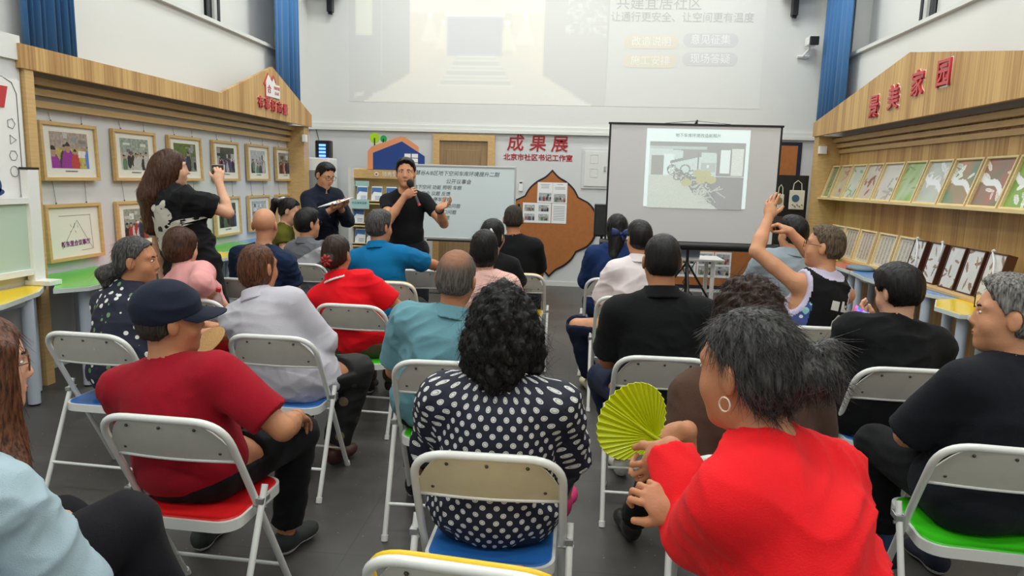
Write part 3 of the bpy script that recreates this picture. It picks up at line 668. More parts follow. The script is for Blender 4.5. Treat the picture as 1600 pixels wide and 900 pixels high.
M_['skin'] = skin_mat('skin', srgb(206, 148, 112)); M_['skin_tan'] = skin_mat('skin_tan', srgb(178, 118, 84)); M_['skin_fair'] = skin_mat('skin_fair', srgb(220, 168, 138))
M_['eye_white'] = mat('eye_white', (0.75, 0.73, 0.70), 0.2); M_['iris'] = mat('iris', (0.02, 0.012, 0.01), 0.15); M_['lips'] = mat('lips', srgb(176, 96, 84), 0.45)
M_['hair_black'] = hair_mat('hair_black', (0.0025, 0.0025, 0.003), (0.011, 0.010, 0.0105))
M_['hair_grey'] = hair_mat('hair_grey', (0.006, 0.006, 0.007), (0.11, 0.105, 0.10)); M_['hair_brown'] = hair_mat('hair_brown', (0.018, 0.007, 0.004), (0.10, 0.038, 0.018))
M_['hair_auburn'] = hair_mat('hair_auburn', (0.03, 0.010, 0.005), (0.17, 0.06, 0.025)); M_['hair_darkbrown'] = hair_mat('hair_darkbrown', (0.010, 0.005, 0.004), (0.05, 0.024, 0.015))
M_['cloth_black'] = cloth('cloth_black', (0.008, 0.0085, 0.010)); M_['shoe_black'] = mat('shoe_black', (0.012, 0.012, 0.013), 0.4)
M_['sole_white'] = mat('sole_white', (0.7, 0.7, 0.68), 0.6); M_['sole_dark'] = mat('sole_dark', (0.03, 0.03, 0.03), 0.7)

# ---------------------------------------------------------------- the room
def struct(name, b, m, smooth=False):
    o = b.build(name, m, None, smooth); o['kind'] = 'structure'; return o
X3, Y3, Z3 = Vector((1, 0, 0)), Vector((0, 1, 0)), Vector((0, 0, 1))
def on_back(x, z, y=None): return frame_xf((x, YB - 0.002 if y is None else y, z), X3, Z3)      # picture plane facing the room from the back wall
m_white = mat('wall_white', srgb(226, 227, 224), 0.7, bump=0.05, bscale=250, var=0.02, vscale=1.2)
m_grey = mat('wall_grey', srgb(213, 215, 216), 0.7, bump=0.05, bscale=250, var=0.02, vscale=1.2)
m_trim = mat('trim_white', srgb(224, 226, 222), 0.4)
WOODY = wood_mat('wood_panel_y', 'Y', srgb(166, 122, 68), srgb(214, 175, 112)); WOODX = wood_mat('wood_panel_x', 'X', srgb(166, 122, 68), srgb(214, 175, 112))
WOODF = mat('light_wood', srgb(208, 172, 116), 0.45, var=0.10, vscale=5, stretch=(3, 1, 12)); WOODP = mat('pale_wood', srgb(226, 204, 152), 0.5, var=0.07, vscale=5, stretch=(3, 1, 12))
WOODD = mat('door_wood', srgb(150, 122, 88), 0.45, var=0.12, vscale=3, stretch=(12, 12, 1.2)); M_black = mat('black_plastic', (0.012, 0.012, 0.013), 0.35)
M_metal = mat('steel', (0.55, 0.56, 0.57), 0.3, metal=0.9); WIRE = mat('hanging_wire', (0.10, 0.10, 0.10), 0.4, metal=0.5); PAPER = mat('white_paper', srgb(238, 240, 242), 0.8)

# floor: dark vinyl with tile joints, scuffs and white specks
def floor_mat():
    m = bpy.data.materials.new('floor_vinyl'); m.use_nodes = True; n, l = NT(m); b = n['Principled BSDF']
    tc = n.new('ShaderNodeTexCoord'); t = n.new('ShaderNodeTexNoise'); t.inputs['Scale'].default_value = 2.2; t.inputs['Detail'].default_value = 8; t.inputs['Roughness'].default_value = 0.65; l.new(tc.outputs['Object'], t.inputs['Vector'])
    r = n.new('ShaderNodeValToRGB'); r.color_ramp.elements[0].position = 0.3; r.color_ramp.elements[1].position = 0.75; r.color_ramp.elements[0].color = (*srgb(60, 59, 58), 1); r.color_ramp.elements[1].color = (*srgb(88, 86, 83), 1); l.new(t.outputs[0], r.inputs[0])
    v = n.new('ShaderNodeTexVoronoi'); v.inputs['Scale'].default_value = 26; l.new(tc.outputs['Object'], v.inputs['Vector'])
    t2 = n.new('ShaderNodeTexNoise'); t2.inputs['Scale'].default_value = 3.0; l.new(tc.outputs['Object'], t2.inputs['Vector'])
    ma = n.new('ShaderNodeMath'); ma.operation = 'MULTIPLY'; l.new(t2.outputs[0], ma.inputs[0]); ma.inputs[1].default_value = 0.12
    mb = n.new('ShaderNodeMath'); mb.operation = 'LESS_THAN'; l.new(v.outputs['Distance'], mb.inputs[0])
    mc = n.new('ShaderNodeMath'); mc.operation = 'SUBTRACT'; l.new(ma.outputs[0], mc.inputs[0]); mc.inputs[1].default_value = 0.008; l.new(mc.outputs[0], mb.inputs[1])
    mx = n.new('ShaderNodeMix'); mx.data_type = 'RGBA'; l.new(mb.outputs[0], mx.inputs[0]); l.new(r.outputs[0], mx.inputs[6]); mx.inputs[7].default_value = (0.42, 0.42, 0.42, 1)
    br = n.new('ShaderNodeTexBrick'); br.offset = 0; br.inputs['Scale'].default_value = 1; br.inputs['Mortar Size'].default_value = 0.003; br.inputs['Brick Width'].default_value = 0.9; br.inputs['Row Height'].default_value = 0.9
    l.new(tc.outputs['Object'], br.inputs['Vector']); m2 = n.new('ShaderNodeMix'); m2.data_type = 'RGBA'; l.new(br.outputs['Fac'], m2.inputs[0]); l.new(mx.outputs[2], m2.inputs[6]); m2.inputs[7].default_value = (*srgb(62, 62, 62), 1)
    l.new(m2.outputs[2], b.inputs['Base Color'])
    rr = n.new('ShaderNodeMapRange'); rr.inputs[3].default_value = 0.30; rr.inputs[4].default_value = 0.55; l.new(t.outputs[0], rr.inputs[0]); l.new(rr.outputs[0], b.inputs['Roughness']); return m
b = MB(); b.box(XL - 0.4, XR + 0.4, YF - 0.2, YB + 0.2, -0.12, 0); struct('floor', b, floor_mat())
b = MB(); b.box(XL - 0.2, XR + 0.2, YF - 0.2, YB + 0.2, ZC, ZC + 0.12); struct('ceiling', b, m_white)
b = MB(); b.box(XL - 0.2, XR + 0.2, YB, YB + 0.15, 0, 2.28); struct('wall_back', b, m_grey)
b = MB(); b.box(XL - 0.2, XR + 0.2, YB, YB + 0.15, 2.33, ZC); struct('wall_back_upper', b, m_white)
b = MB(); b.box(XL, XR, YB - 0.055, YB, 2.23, 2.27); b.box(XL, XR, YB - 0.03, YB, 2.27, 2.33); struct('trim_1', b, m_trim)
b = MB(); b.box(XL - 0.2, XR + 0.2, YF - 0.15, YF, 0, ZC); struct('wall_rear', b, m_white)
# side walls: grey below, white above, each with two deep window recesses high up
def side_wall(name, x, s, wins):
    b = MB(); x0, x1 = (x - 0.25, x) if s < 0 else (x, x + 0.25); xo = (x0, x0 + 0.08) if s < 0 else (x1 - 0.08, x1)
    b.box(x0, x1, YF, YB, 0, 2.2); struct(name, b, m_grey)
    b = MB(); ys = [YF] + [v for w in wins for v in w[:2]] + [YB]
    for i in range(0, len(ys), 2): b.box(x0, x1, ys[i], ys[i + 1], 2.2, ZC)
    for y0, y1, z0 in wins: b.box(x0, x1, y0, y1, 2.2, z0); b.box(x0, x1, y0, y1, 4.9, ZC)
    struct(name + '_upper', b, m_white)
side_wall('wall_left', XL, -1, [(1.2, 4.72, 2.42), (6.2, 9.9, 3.20)])
b = MB(); b.box(XL, -3.79, YF, 4.65, 0, 2.27); struct('wall_left_near', b, m_grey)
b = MB(); b.box(XL, -3.77, YF, 4.65, 2.27, 2.43); struct('trim_2', b, m_white)
side_wall('wall_right', XR, 1, [(1.2, 4.2, 2.45), (6.2, 9.85, 3.28)])
m_blind = mat('blind_white', srgb(232, 233, 230), 0.6); m_glass = mat('dark_glass', (0.01, 0.012, 0.015), 0.08); m_fr = mat('window_frame', srgb(60, 62, 64), 0.4)
k = 0
for x, s, wins in ((XL, -1, [(1.2, 4.72, 2.42, 3.0), (6.2, 9.9, 3.20, 8.12)]), (XR, 1, [(1.2, 4.2, 2.45, 2.6), (6.2, 9.85, 3.28, 8.22)])):
    for y0, y1, z0, g in wins:
        k += 1; xb = x + s * 0.20; b = MB()
        for ya, yb in ((y0, g - 0.12), (g + 0.12, y1)): b.box(min(xb, xb + s * 0.03), max(xb, xb + s * 0.03), ya, yb, z0, 4.9)
        b.box(min(xb + s * .03, xb + s * 0.04), max(xb + s * .03, xb + s * 0.04), g - 0.12, g + 0.12, z0, 4.9, 1)
        o = struct('window_%d' % k, b, [m_blind, m_glass])
        b = MB(); b.box(min(x - s * 0.05, x + s * 0.2), max(x - s * 0.05, x + s * 0.2), y0 - 0.05, y1 + 0.05, z0 - 0.04, z0); b.build('window_sill', m_trim, o)
        b = MB(); b.tube([(x + s * 0.15, g - 0.12, z0), (x + s * 0.15, g - 0.12, 4.9)], 0.018, 8); b.tube([(x + s * 0.15, g + 0.12, z0), (x + s * 0.15, g + 0.12, 4.9)], 0.018, 8); b.build('window_frame', m_fr, o)
b = MB(); b.box(XL, XL + 0.012, YF, YB, 0, 0.09); struct('baseboard_left', b, m_trim)
b = MB(); b.box(XL, XR, YB - 0.012, YB, 0, 0.07); struct('baseboard_back', b, m_trim)
# ceiling light panels
m_emit = mat('lamp_diffuser', (0.9, 0.9, 0.9), 0.5, emit=(1, 0.97, 0.92), es=3.0)
lp = None; CN = {-2.6: 'left', -0.3: 'middle', 2.0: 'right'}; RN = {-0.9: 'rearmost behind the camera', 1.7: 'second row from the rear', 4.3: 'centre row', 6.9: 'row above the stage', 9.2: 'row nearest the back wall'}
for x, y in LAMPS:
    t = thing('ceiling_light', 'white rectangular ceiling light panel, %s column, %s' % (CN[x], RN[y]), 'ceiling light', (x, y, ZC), 0, 'ceiling light panels')
    if lp is None:
        b = MB(); b.box(-0.62, 0.62, -0.32, 0.32, -0.045, 0); f0_ = b.build('frame', m_trim, t); b = MB(); b.box(-0.58, 0.58, -0.28, 0.28, -0.052, -0.045); d0_ = b.build('diffuser', m_emit, t); lp = (f0_, d0_)
    else:
        for q in lp: c = q.copy(); COL.objects.link(c); c.parent = t

# ---------------------------------------------------------------- left display canopy
RED = mat('sign_red', srgb(196, 40, 44), 0.35, coat=0.4); WHT = mat('sign_white', srgb(240, 240, 238), 0.4)
def canopy(name, label, x, s, outline, y0, y1, zb, posts, slats, back=None):
    """outline: (y, z) points along the top from near to far"""
    t = thing(name, label, 'canopy', (x, (y0 + y1) / 2, 0)); ym = (y0 + y1) / 2
    def put(b, n, m): b.xf = Matrix.Translation((-x, -ym, 0)) @ b.xf; b.v = [tuple(Vector(v) + Vector((-x, -ym, 0))) for v in b.v]; return b.build(n, m, t)
    b = MB(); poly = [(y1, zb), (y0, zb)] + outline; n = len(poly); xa, xb = x, x + s * 0.04
    vs = [(xa, y, z) for y, z in poly] + [(xb, y, z) for y, z in poly]; fs = [tuple(range(n)), tuple(range(n, 2 * n))[::-1]] + [(i, i + n, (i + 1) % n + n, (i + 1) % n) for i in range(n)]
    b.add(vs, fs); fa = put(b, 'fascia', WOODY)
    b = MB(); w = XL if s < 0 else XR; b.box(min(xb, w), max(xb, w), y0, y1, zb + 0.10, zb + 0.13); put(b, 'soffit', WOODD)
    b = MB(); b.box(min(xb, w), max(xb, w), y0, y0 + 0.03, zb, outline[0][1]); put(b, 'end_panel', WOODX)
    for py0, py1, px in posts:
        b = MB(); b.box(min(px, w), max(px, w), py0, py1, 0, zb); put(b, 'post', WOODF)
    for xs, zs in slats:
        b = MB(); b.box(min(xs, xs + s * 0.05), max(xs, xs + s * 0.05), y0 + 0.1, y1 - 0.1, zs, zs + 0.05); put(b, 'slat', WOODF)
    return t, fa
tl, fl = canopy('wooden_canopy', 'wooden gabled canopy board above the framed photos on the left wall', -3.75, -1, [(4.62, 2.38), (7.35, 2.38), (8.65, 2.84), (9.93, 2.38)], 4.62, 9.93, 2.22,
       [(4.66, 4.74, -3.76), (9.75, 9.93, -3.80)], [(-3.99, 2.0), (-3.97, 2.085), (-3.92, 2.155)])
tr_, fr_ = canopy('wooden_canopy', 'wooden gabled canopy board above the leaf art shelf on the right wall', 3.10, 1, [(3.4, 2.20 + 0.30), (5.1, 2.50), (7.33, 2.87), (10.0, 2.42)], 3.4, 10.0, 2.24,
       [(9.82, 10.0, 3.13)], [(3.39, 2.02), (3.35, 2.09), (3.30, 2.155)])
b = MB(); b.box(XR - 0.03, XR, 2.6, 9.82, 0, 2.24); o = b.build('wood_wall_panel', WOODY); props(o, 'ribbed wooden wall panel behind the leaf art shelf on the right', 'wall panel')
def on_side(x, y, z, s):      # text plane on a side fascia, reading towards the room
    return frame_xf((x, y, z), (0, -s * -1.0 if s < 0 else -1.0, 0), Z3) if False else frame_xf((x, y, z), (0, 1.0 if s < 0 else -1.0, 0), Z3)
def sign_chars(label, chars, pts, x, s, size, cat='sign'):
    t = thing('wall_lettering', label, cat, (x, pts[0][0], pts[0][1]))
    for ch, (y, z) in zip(chars, pts):
        xf = Matrix.Translation((-x, -pts[0][0], -pts[0][1])) @ on_side(x + (0.012 if s < 0 else -0.012), y, z, s)
        text('character', ch, size, RED, t, xf, depth=0.010, bold=0.004 * size / 0.25)
        text('character_edge', ch, size, WHT, t, Matrix.Translation((-0.013 * (1 if s < 0 else -1), 0, 0)) @ xf, depth=0.003, bold=0.012 * size / 0.25)
    return t
sign_chars('red raised five-character lettering under the house emblem, left canopy', '有事好商量', [(8.27 + 0.178 * i, 2.375 - 0.004 * i) for i in range(5)], -3.75, -1, 0.145)
sign_chars('red raised four-character lettering on the right canopy', '景美家园', [(8.02, 2.42), (7.56, 2.46), (7.07, 2.53), (6.60, 2.56)], 3.10, 1, 0.25)
# house emblem
t = thing('house_emblem', 'white and red house emblem on the gable of the left canopy', 'emblem', (-3.75, 8.56, 2.60)); t.scale = (1, 0.88, 0.88)
def flat(name, pts, m, par, xf, d=0.01, off=0.0):
    b = MB(); b.xf = xf @ Matrix.Translation((0, 0, off)); b.prism(pts, 0, d); return b.build(name, m, par)
xe = frame_xf((0, 0, 0), (0, 1, 0), Z3)
flat('house_outline', [(-0.20, 0.02), (-0.20, 0.0), (-0.16, 0.0), (-0.16, -0.16), (0.02, -0.16), (0.02, 0.02), (0.06, 0.02), (-0.07, 0.17)], RED, t, xe)
flat('house_face', [(-0.145, -0.14), (0.30, -0.14), (0.30, 0.04), (0.16, 0.04), (0.10, 0.12), (0.05, 0.06), (-0.07, 0.145), (-0.145, 0.05)], WHT, t, xe, 0.006, 0.008)
flat('small_roof', [(0.02, 0.10), (0.09, 0.16), (0.17, 0.07), (0.15, 0.06), (0.09, 0.13), (0.04, 0.085)], RED, t, xe, 0.01, 0.008)
text('inner_mark', '合', 0.12, RED, t, xe @ Matrix.Translation((-0.06, -0.05, 0.018)), 0.002)
text('small_writing', '共商共议', 0.05, RED, t, xe @ Matrix.Translation((0.19, -0.01, 0.016)), 0.001)
text('small_writing', '合心社', 0.05, RED, t, xe @ Matrix.Translation((0.19, -0.08, 0.016)), 0.001)

# ---------------------------------------------------------------- curtains
m_curt = mat('curtain_blue', srgb(60, 118, 176), 0.75, bump=0.2, bscale=300, sheen=0.3)
def curtain(label, x, s, y0, y1, z0, z1, folds, seed):
    r = random.Random(seed); N = folds * 12; vs = []; fs = []
    for j, z in enumerate((z0, (z0 + z1) / 2, z1)):
        for i in range(N + 1):
            u = i / N; a = u * folds * 2 * math.pi; w = 0.032 + 0.012 * math.sin(u * 9 + seed); y = y0 + (y1 - y0) * u + 0.012 * math.sin(a * 0.5 + j * .3)
            vs.append((x + w * math.sin(a + 0.6 * math.sin(u * 7 + seed)) * (1 - 0.15 * j), y + 0.015 * j * math.sin(u * 5), z))
    for j in range(2):
        for i in range(N): k = j * (N + 1) + i; fs.append((k, k + 1, k + N + 2, k + N + 1))
    b = MB(); b.add(vs, fs); t = thing('curtain', label, 'curtain', (x, (y0 + y1) / 2, z0)); b.v = [(v[0] - x, v[1] - (y0 + y1) / 2, v[2] - z0) for v in b.v]
    o = b.build('drape', m_curt, t, smooth=True); sd = o.modifiers.new('thickness', 'SOLIDIFY'); sd.thickness = 0.004
    b = MB(); b.tube([(0, -(y1 - y0) / 2 - 0.05, z1 - z0 + 0.01), (0, (y1 - y0) / 2 + 0.05, z1 - z0 + 0.01)], 0.015, 8); b.build('rail', m_trim, t)
curtain('long blue pleated curtain above the near end of the left canopy', -3.92, -1, 4.86, 5.40, 2.32, 5.2, 8, 1)
curtain('long blue curtain beside the gable of the left canopy', -3.92, -1, 9.10, 9.95, 2.30, 5.2, 5, 2)
curtain('long blue curtain hanging behind the far end of the right canopy', 3.30, 1, 9.52, 10.50, 2.36, 5.2, 6, 3)

# ---------------------------------------------------------------- procedural pictures
VC = vcol_mat('print_colours', 0.5); VCG = vcol_mat('glazed_print', 0.15)
def scene_img(seed, w=64, h=42, sky=(0.45, 0.5, 0.5), ground=(0.35, 0.33, 0.30), people=9, cols=None, dark=1.0, horizon=0.45, big=1.0):
    r = np.random.default_rng(seed); Y, X = np.mgrid[0:h, 0:w]; u = X / w; v = Y / h
    img = np.where((v < horizon)[..., None], np.array(sky), np.array(ground)).astype(float); img *= (0.75 + 0.4 * r.random((h // 3 + 1, w // 3 + 1)).repeat(3, 0).repeat(3, 1)[:h, :w])[..., None]
    for _ in range(6):     # furniture, windows
        x0, y0 = r.random() * 0.9, r.random() * 0.5; ww, hh = 0.06 + 0.2 * r.random(), 0.05 + 0.22 * r.random(); m = (u > x0) & (u < x0 + ww) & (v > y0) & (v < y0 + hh); img[m] = r.random() * 0.8 + 0.08 * r.random(3)
    cols = cols or [(0.02, 0.02, 0.03), (0.35, 0.04, 0.04), (0.05, 0.08, 0.25), (0.5, 0.5, 0.5), (0.1, 0.2, 0.1), (0.03, 0.03, 0.03)]
    for k in range(people):
        x0 = (k + r.random()) / people; y0 = 0.35 + 0.25 * r.random(); s = (0.05 + 0.06 * r.random()) * big; c = cols[r.integers(len(cols))]
        m = ((u - x0) / (s * 1.1)) ** 2 + ((v - y0 - s * 3.4) / (s * 3.2)) ** 2 < 1; img[m] = c
        m = ((u - x0) / (s * 0.42)) ** 2 + ((v - y0) / (s * 0.85)) ** 2 < 1; img[m] = (0.42, 0.26, 0.18)
        m &= (v < y0 - s * 0.2); img[m] = (0.02, 0.015, 0.01)
    return np.clip(img * dark * (0.85 + 0.3 * r.random((h, w, 1))), 0, 1)

# ---------------------------------------------------------------- framed photos on the left wall
m_mount = mat('frame_mount', srgb(232, 230, 218), 0.8)
def picture_frame(label, y0, y1, z0, z1, seed, first, kw=None, sketch=False, wires=(1.98,), tilt=0.035):
    w, h = y1 - y0, z1 - z0; yc, zc = (y0 + y1) / 2, (z0 + z1) / 2
    t = thing('picture_frame', label, 'picture frame', (XL + 0.012, yc, zc), 0, 'framed photos on the left wall'); t.rotation_euler = (0, -tilt, 0)
    b = MB(); f, d = 0.028, 0.035
    # local: y across, z up, x out of the wall (+)
    for a in ((-w / 2, w / 2, h / 2 - f, h / 2), (-w / 2, w / 2, -h / 2, -h / 2 + f), (-w / 2, -w / 2 + f, -h / 2 + f, h / 2 - f), (w / 2 - f, w / 2, -h / 2 + f, h / 2 - f)): b.bbox(0, d, a[0], a[1], a[2], a[3], 0.003)
    b.build('frame', WOODF, t)
    b = MB(); b.box(0.004, 0.016, -w / 2 + f, w / 2 - f, -h / 2 + f, h / 2 - f); b.build('mount', m_mount, t)
    xf = frame_xf((0.0175, 0, 0.012), (0, 1, 0), Z3)
    if sketch:
        b = MB(); b.xf = frame_xf((0.018, 0, 0), (0, 1, 0), Z3); LN = mat('pencil', (0.08, 0.08, 0.09), 0.8)
        for p in ([(-.17, .13), (.19, .13), (.2, -.15), (.06, -.155)], [(.03, .09), (.19, -.145)], [(.03, .09), (-.16, -.13)], [(-.05, .06), (-.04, .04)], [(0, .07), (-.01, .03)], [(.03, .05), (.035, .03)], [(-.06, .0), (-.04, .01)], [(0, 0.01), (.01, -.01)], [(-.02, .04), (0, .05)]):
            b.tube([(x, y, 0) for x, y in p], 0.0012, 4)
        b.build('pencil_drawing', LN, t); text('purple_writing', '新东里合议事厅', 0.048, mat('purple_ink', srgb(120, 40, 120), 0.6), t, frame_xf((0.018, 0.0, -0.095), (0, 1, 0.02), Z3), 0.0005, bold=0.001)
    else:
        pic('photo', scene_img(seed, **(kw or {})), VCG, t, xf, w * 0.66, h * 0.62)
        text('caption', '社区居民议事协商活动', 0.014, M_black, t, frame_xf((0.0175, 0, -h * 0.335), (0, 1, 0), Z3), 0.0003)
    for dy in (-w * 0.27, w * 0.27):
        b = MB(); top = wires[0] - zc; b.tube([(0.012, dy, h / 2 - 0.004), (0.006, dy * 1.06, top if first else h / 2 + (1.46 - z1) + 0.0)], 0.0016, 5); b.tube([(0.012, dy, h / 2 - 0.006), (0.012, dy, h / 2 + 0.012)], 0.006, 6); b.build('hanging_wire', WIRE, t)
warm = [(0.55, 0.05, 0.04), (0.10, 0.20, 0.60), (0.30, 0.04, 0.28), (0.05, 0.04, 0.05), (0.5, 0.35, 0.3)]
tops = [('framed photo of people in red, blue and purple, top row nearest the camera', dict(people=5, cols=[(0.04, 0.03, 0.03), (0.10, 0.22, 0.62), (0.30, 0.03, 0.30), (0.5, 0.05, 0.04)], sky=(0.42, 0.33, 0.28), ground=(0.5, 0.42, 0.10), big=1.7)),
        ('framed photo of a crowded meeting room under lamps, top row second from the near end', dict(people=9, sky=(0.32, 0.38, 0.32), ground=(0.45, 0.43, 0.38))),
        ('framed green garden photo behind the head of the standing woman, top row', dict(people=5, sky=(0.12, 0.2, 0.05), ground=(0.2, 0.22, 0.16))),
        ('framed dark outdoor crowd photo behind the raised phone of the standing woman, top row', dict(people=10, sky=(0.06, 0.1, 0.07), ground=(0.10, 0.12, 0.12), dark=.8)),
        ('framed pale indoor photo, top row second from the far end', dict(people=7, sky=(0.5, 0.52, 0.52), ground=(0.4, 0.4, 0.4))),
        ('framed dark crowd photo beside the far post, top row', dict(people=12, sky=(0.35, 0.35, 0.33), ground=(0.12, 0.12, 0.12), dark=.8))]
yy = [(5.08, 5.72), (5.93, 6.56), (6.78, 7.40), (7.64, 8.25), (8.47, 9.09), (9.30, 9.92)]
for i, ((lb, kw), (a, c)) in enumerate(zip(tops, yy)): picture_frame(lb, a, c, 1.46, 1.91, 20 + i, True, kw)
lows = [('framed pencil triangle sketch with purple writing, bottom row nearest the camera', None), ('framed photo of a crowd at blue tables, bottom row left of the standing woman', dict(people=12, sky=(0.3, 0.32, 0.28), ground=(0.1, 0.25, 0.3))),
        ('framed photo mostly hidden behind the standing woman, bottom row', dict(people=8)), ('framed photo of performers on a dark stage, bottom row under the raised phone', dict(people=10, sky=(0.1, 0.14, 0.1), ground=(0.12, 0.13, 0.1), dark=.7)),
        ('framed photo with red and white figures, bottom row above the bald man', dict(people=6, cols=warm)), ('framed photo behind the woman in olive, bottom row at the far end', dict(people=8, sky=(0.5, 0.5, 0.48)))]
for i, ((lb, kw), (a, c)) in enumerate(zip(lows, yy)): picture_frame(lb, a, c, 0.83, 1.28, 40 + i, False, kw, sketch=kw is None)

# ---------------------------------------------------------------- rules poster on the left wall, and the glazed stand on the near table
t = thing('rules_poster', 'white rules poster with a red heading and small icons, at the left edge', 'poster', (-3.788, 4.36, 1.345))
b = MB(); b.box(0, 0.008, -1.1, 0.27, 0, 0.79); b.build('board', WHT, t)
def pp(name, pts, m, off=0.010, d=0.003): return flat(name, pts, m, t, frame_xf((off, 0, 0), (0, 1, 0), Z3), d)
pp('heading_panel', [(-1.0, 0.60), (0.12, 0.60), (0.16, 0.74), (-1.0, 0.74)], RED)
text('heading', '议事规则', 0.115, WHT, t, frame_xf((0.014, -0.14, 0.67), (0, 1, 0), Z3), 0.001, bold=0.003)
b = MB(); b.tube([(0.010, -1.05, 0.80), (0.010, 0.12, 0.80), (0.010, 0.20, 0.77), (0.010, 0.235, 0.70), (0.010, 0.235, 0.06)], 0.002, 5); b.build('outline', M_black, t)
for i, s in enumerate(('手机静音或振动', '发言不超三分钟', '文明有序安静', '禁止人身攻击')):
    text('rule_writing', s, 0.050, M_black, t, frame_xf((0.010, -0.16, 0.50 - i * 0.105), (0, 1, 0), Z3), 0.0005)
    b = MB(); a = [(0.010, 0.17 + 0.035 * math.cos(q), 0.50 - i * 0.105 + 0.035 * math.sin(q)) for q in np.linspace(0, 2 * math.pi, [5, 3, 6, 16][i], endpoint=False)]; b.tube(a, 0.0018, 4, closed=True); b.build('rule_icon', M_black, t)
b = MB(); b.xf = frame_xf((0.010, 0, 0), (0, 1, 0), Z3)
for cx_, cy_ in ((-.08, .12), (-.03, .15), (.02, .11)): b.prism([(cx_ + 0.03 * math.cos(a), cy_ - 0.02 + 0.05 * math.sin(a)) for a in np.linspace(0, 6.28, 12, endpoint=False)], 0, 0.001)
b.prism([(-.10 + 0.10 + 0.10 * math.cos(a) - .03, 0.05 + 0.03 * math.sin(a)) for a in np.linspace(0, 6.28, 16, endpoint=False)], 0, 0.001); b.build('people_drawing', mat('ink_blue', srgb(40, 70, 120), 0.6), t)
t = thing('glazed_stand', 'white framed glazed board standing on the yellow table at the left edge', 'display stand', (-3.74, 4.0, 0.755)); m_gg = mat('pale_green_glass', srgb(196, 216, 200), 0.25)
for ya in (0.56, -0.66): b = MB(); b.bbox(-0.03, 0.03, ya, ya + 0.10, 0, 0.79, 0.006); u_ = b.build('upright', WHT, t); b = MB(); b.box(-0.031, 0.031, ya - 0.005, ya + 0.105, 0.79, 0.805); b.build('top_cap', M_black, u_)
for za in (0.56, 0.07): b = MB(); b.box(-0.02, 0.02, -0.56, 0.56, za, za + 0.04); b.build('rail', WHT, t)
b = MB(); b.box(-0.008, 0.0, -0.56, 0.56, 0.11, 0.56); b.build('glass_panel', m_gg, t)
for ya in (0.55, -0.67): b = MB(); b.bbox(-0.045, 0.14, ya, ya + 0.12, -0.004, 0.03, 0.004); b.build('foot', WHT, t)

# ---------------------------------------------------------------- coloured puzzle tables
TC = {n: mat('laminate_' + n, srgb(*c), 0.25, coat=0.2) for n, c in dict(yellow=(246, 212, 30), green=(84, 190, 60), red=(214, 88, 70), blue=(96, 152, 222)).items()}
m_edge = mat('table_edge', srgb(212, 222, 216), 0.4); m_leg = mat('table_leg', srgb(196, 206, 220), 0.35)
def puzzle_table(label, colour, poly, legs, group):
    cx = sum(p[0] for p in poly) / len(poly); cy = sum(p[1] for p in poly) / len(poly); P = [(x - cx, y - cy) for x, y in poly]
    t = thing('puzzle_table', label, 'table', (cx, cy, 0), 0, group); b = MB(); b.prism(P, 0.718, 0.7475); b.build('tabletop_board', m_edge, t)
    b = MB(); b.prism([(x * 0.965, y * 0.975) for x, y in P], 0.7475, 0.7495); b.build('coloured_top', TC[colour], t)
    for x, y in legs:
        b = MB(); b.lathe([(0.0001, 0.012), (0.037, 0.012), (0.037, 0.718), (0.0001, 0.718)], (x - cx, y - cy, 0), 20); lg_ = b.build('leg', m_leg, t, smooth=0.6)
        b = MB(); b.lathe([(0.0001, 0), (0.034, 0), (0.034, 0.012), (0.0001, 0.012)], (x - cx, y - cy, 0), 16); f = b.build('foot_cap', M_black, lg_)
    b = MB(); b.tube([(legs[0][0] - cx, legs[0][1] - cy, 0.69), (legs[1][0] - cx, legs[1][1] - cy, 0.69)], 0.02, 8); b.build('apron', m_leg, t)
G1 = 'puzzle tables along the left wall'; G2 = 'puzzle tables along the right wall'
puzzle_table('yellow topped table with bowed edge at the left edge, under the glazed stand', 'yellow', [(-3.785, 2.9), (-3.40, 3.0), (-3.33, 3.4), (-3.38, 3.9), (-3.52, 4.35), (-3.70, 4.64), (-3.785, 4.64)], [(-3.50, 3.2), (-3.53, 4.25), (-3.72, 3.2), (-3.72, 4.5)], G1)
puzzle_table('green topped table beside the yellow one under the sketch frame', 'green', [(-3.71, 4.76), (-3.50, 4.45), (-3.36, 4.62), (-3.38, 5.05), (-3.48, 5.35), (-4.03, 5.62), (-4.03, 4.76)], [(-3.48, 4.72), (-3.52, 5.22), (-3.95, 5.3)], G1)
puzzle_table('red topped table between the two green ones on the left', 'red', [(-4.03, 5.64), (-3.47, 5.38), (-3.44, 5.9), (-3.50, 6.25), (-4.03, 6.45)], [(-3.55, 5.55), (-3.58, 6.1), (-3.95, 6.2)], G1)
puzzle_table('green topped table beyond the standing woman, below the stage photo', 'green', [(-4.03, 7.0), (-3.60, 7.0), (-3.52, 7.5), (-3.58, 7.95), (-4.03, 8.1)], [(-3.66, 7.15), (-3.66, 7.8), (-3.95, 7.5)], G1)
puzzle_table('yellow topped table with a grey edge, right of the standing woman', 'yellow', [(-4.03, 6.47), (-3.49, 6.27), (-3.34, 6.5), (-3.34, 6.85), (-3.58, 6.98), (-4.03, 6.98)], [(-3.46, 6.45), (-3.46, 6.82), (-3.95, 6.7)], G1)
puzzle_table('blue topped table where the woman in olive sits', 'blue', [(-4.03, 8.12), (-3.50, 8.0), (-3.05, 8.05), (-3.0, 8.5), (-3.15, 8.95), (-4.03, 9.0)], [(-3.15, 8.2), (-3.2, 8.8), (-3.95, 8.5)], G1)
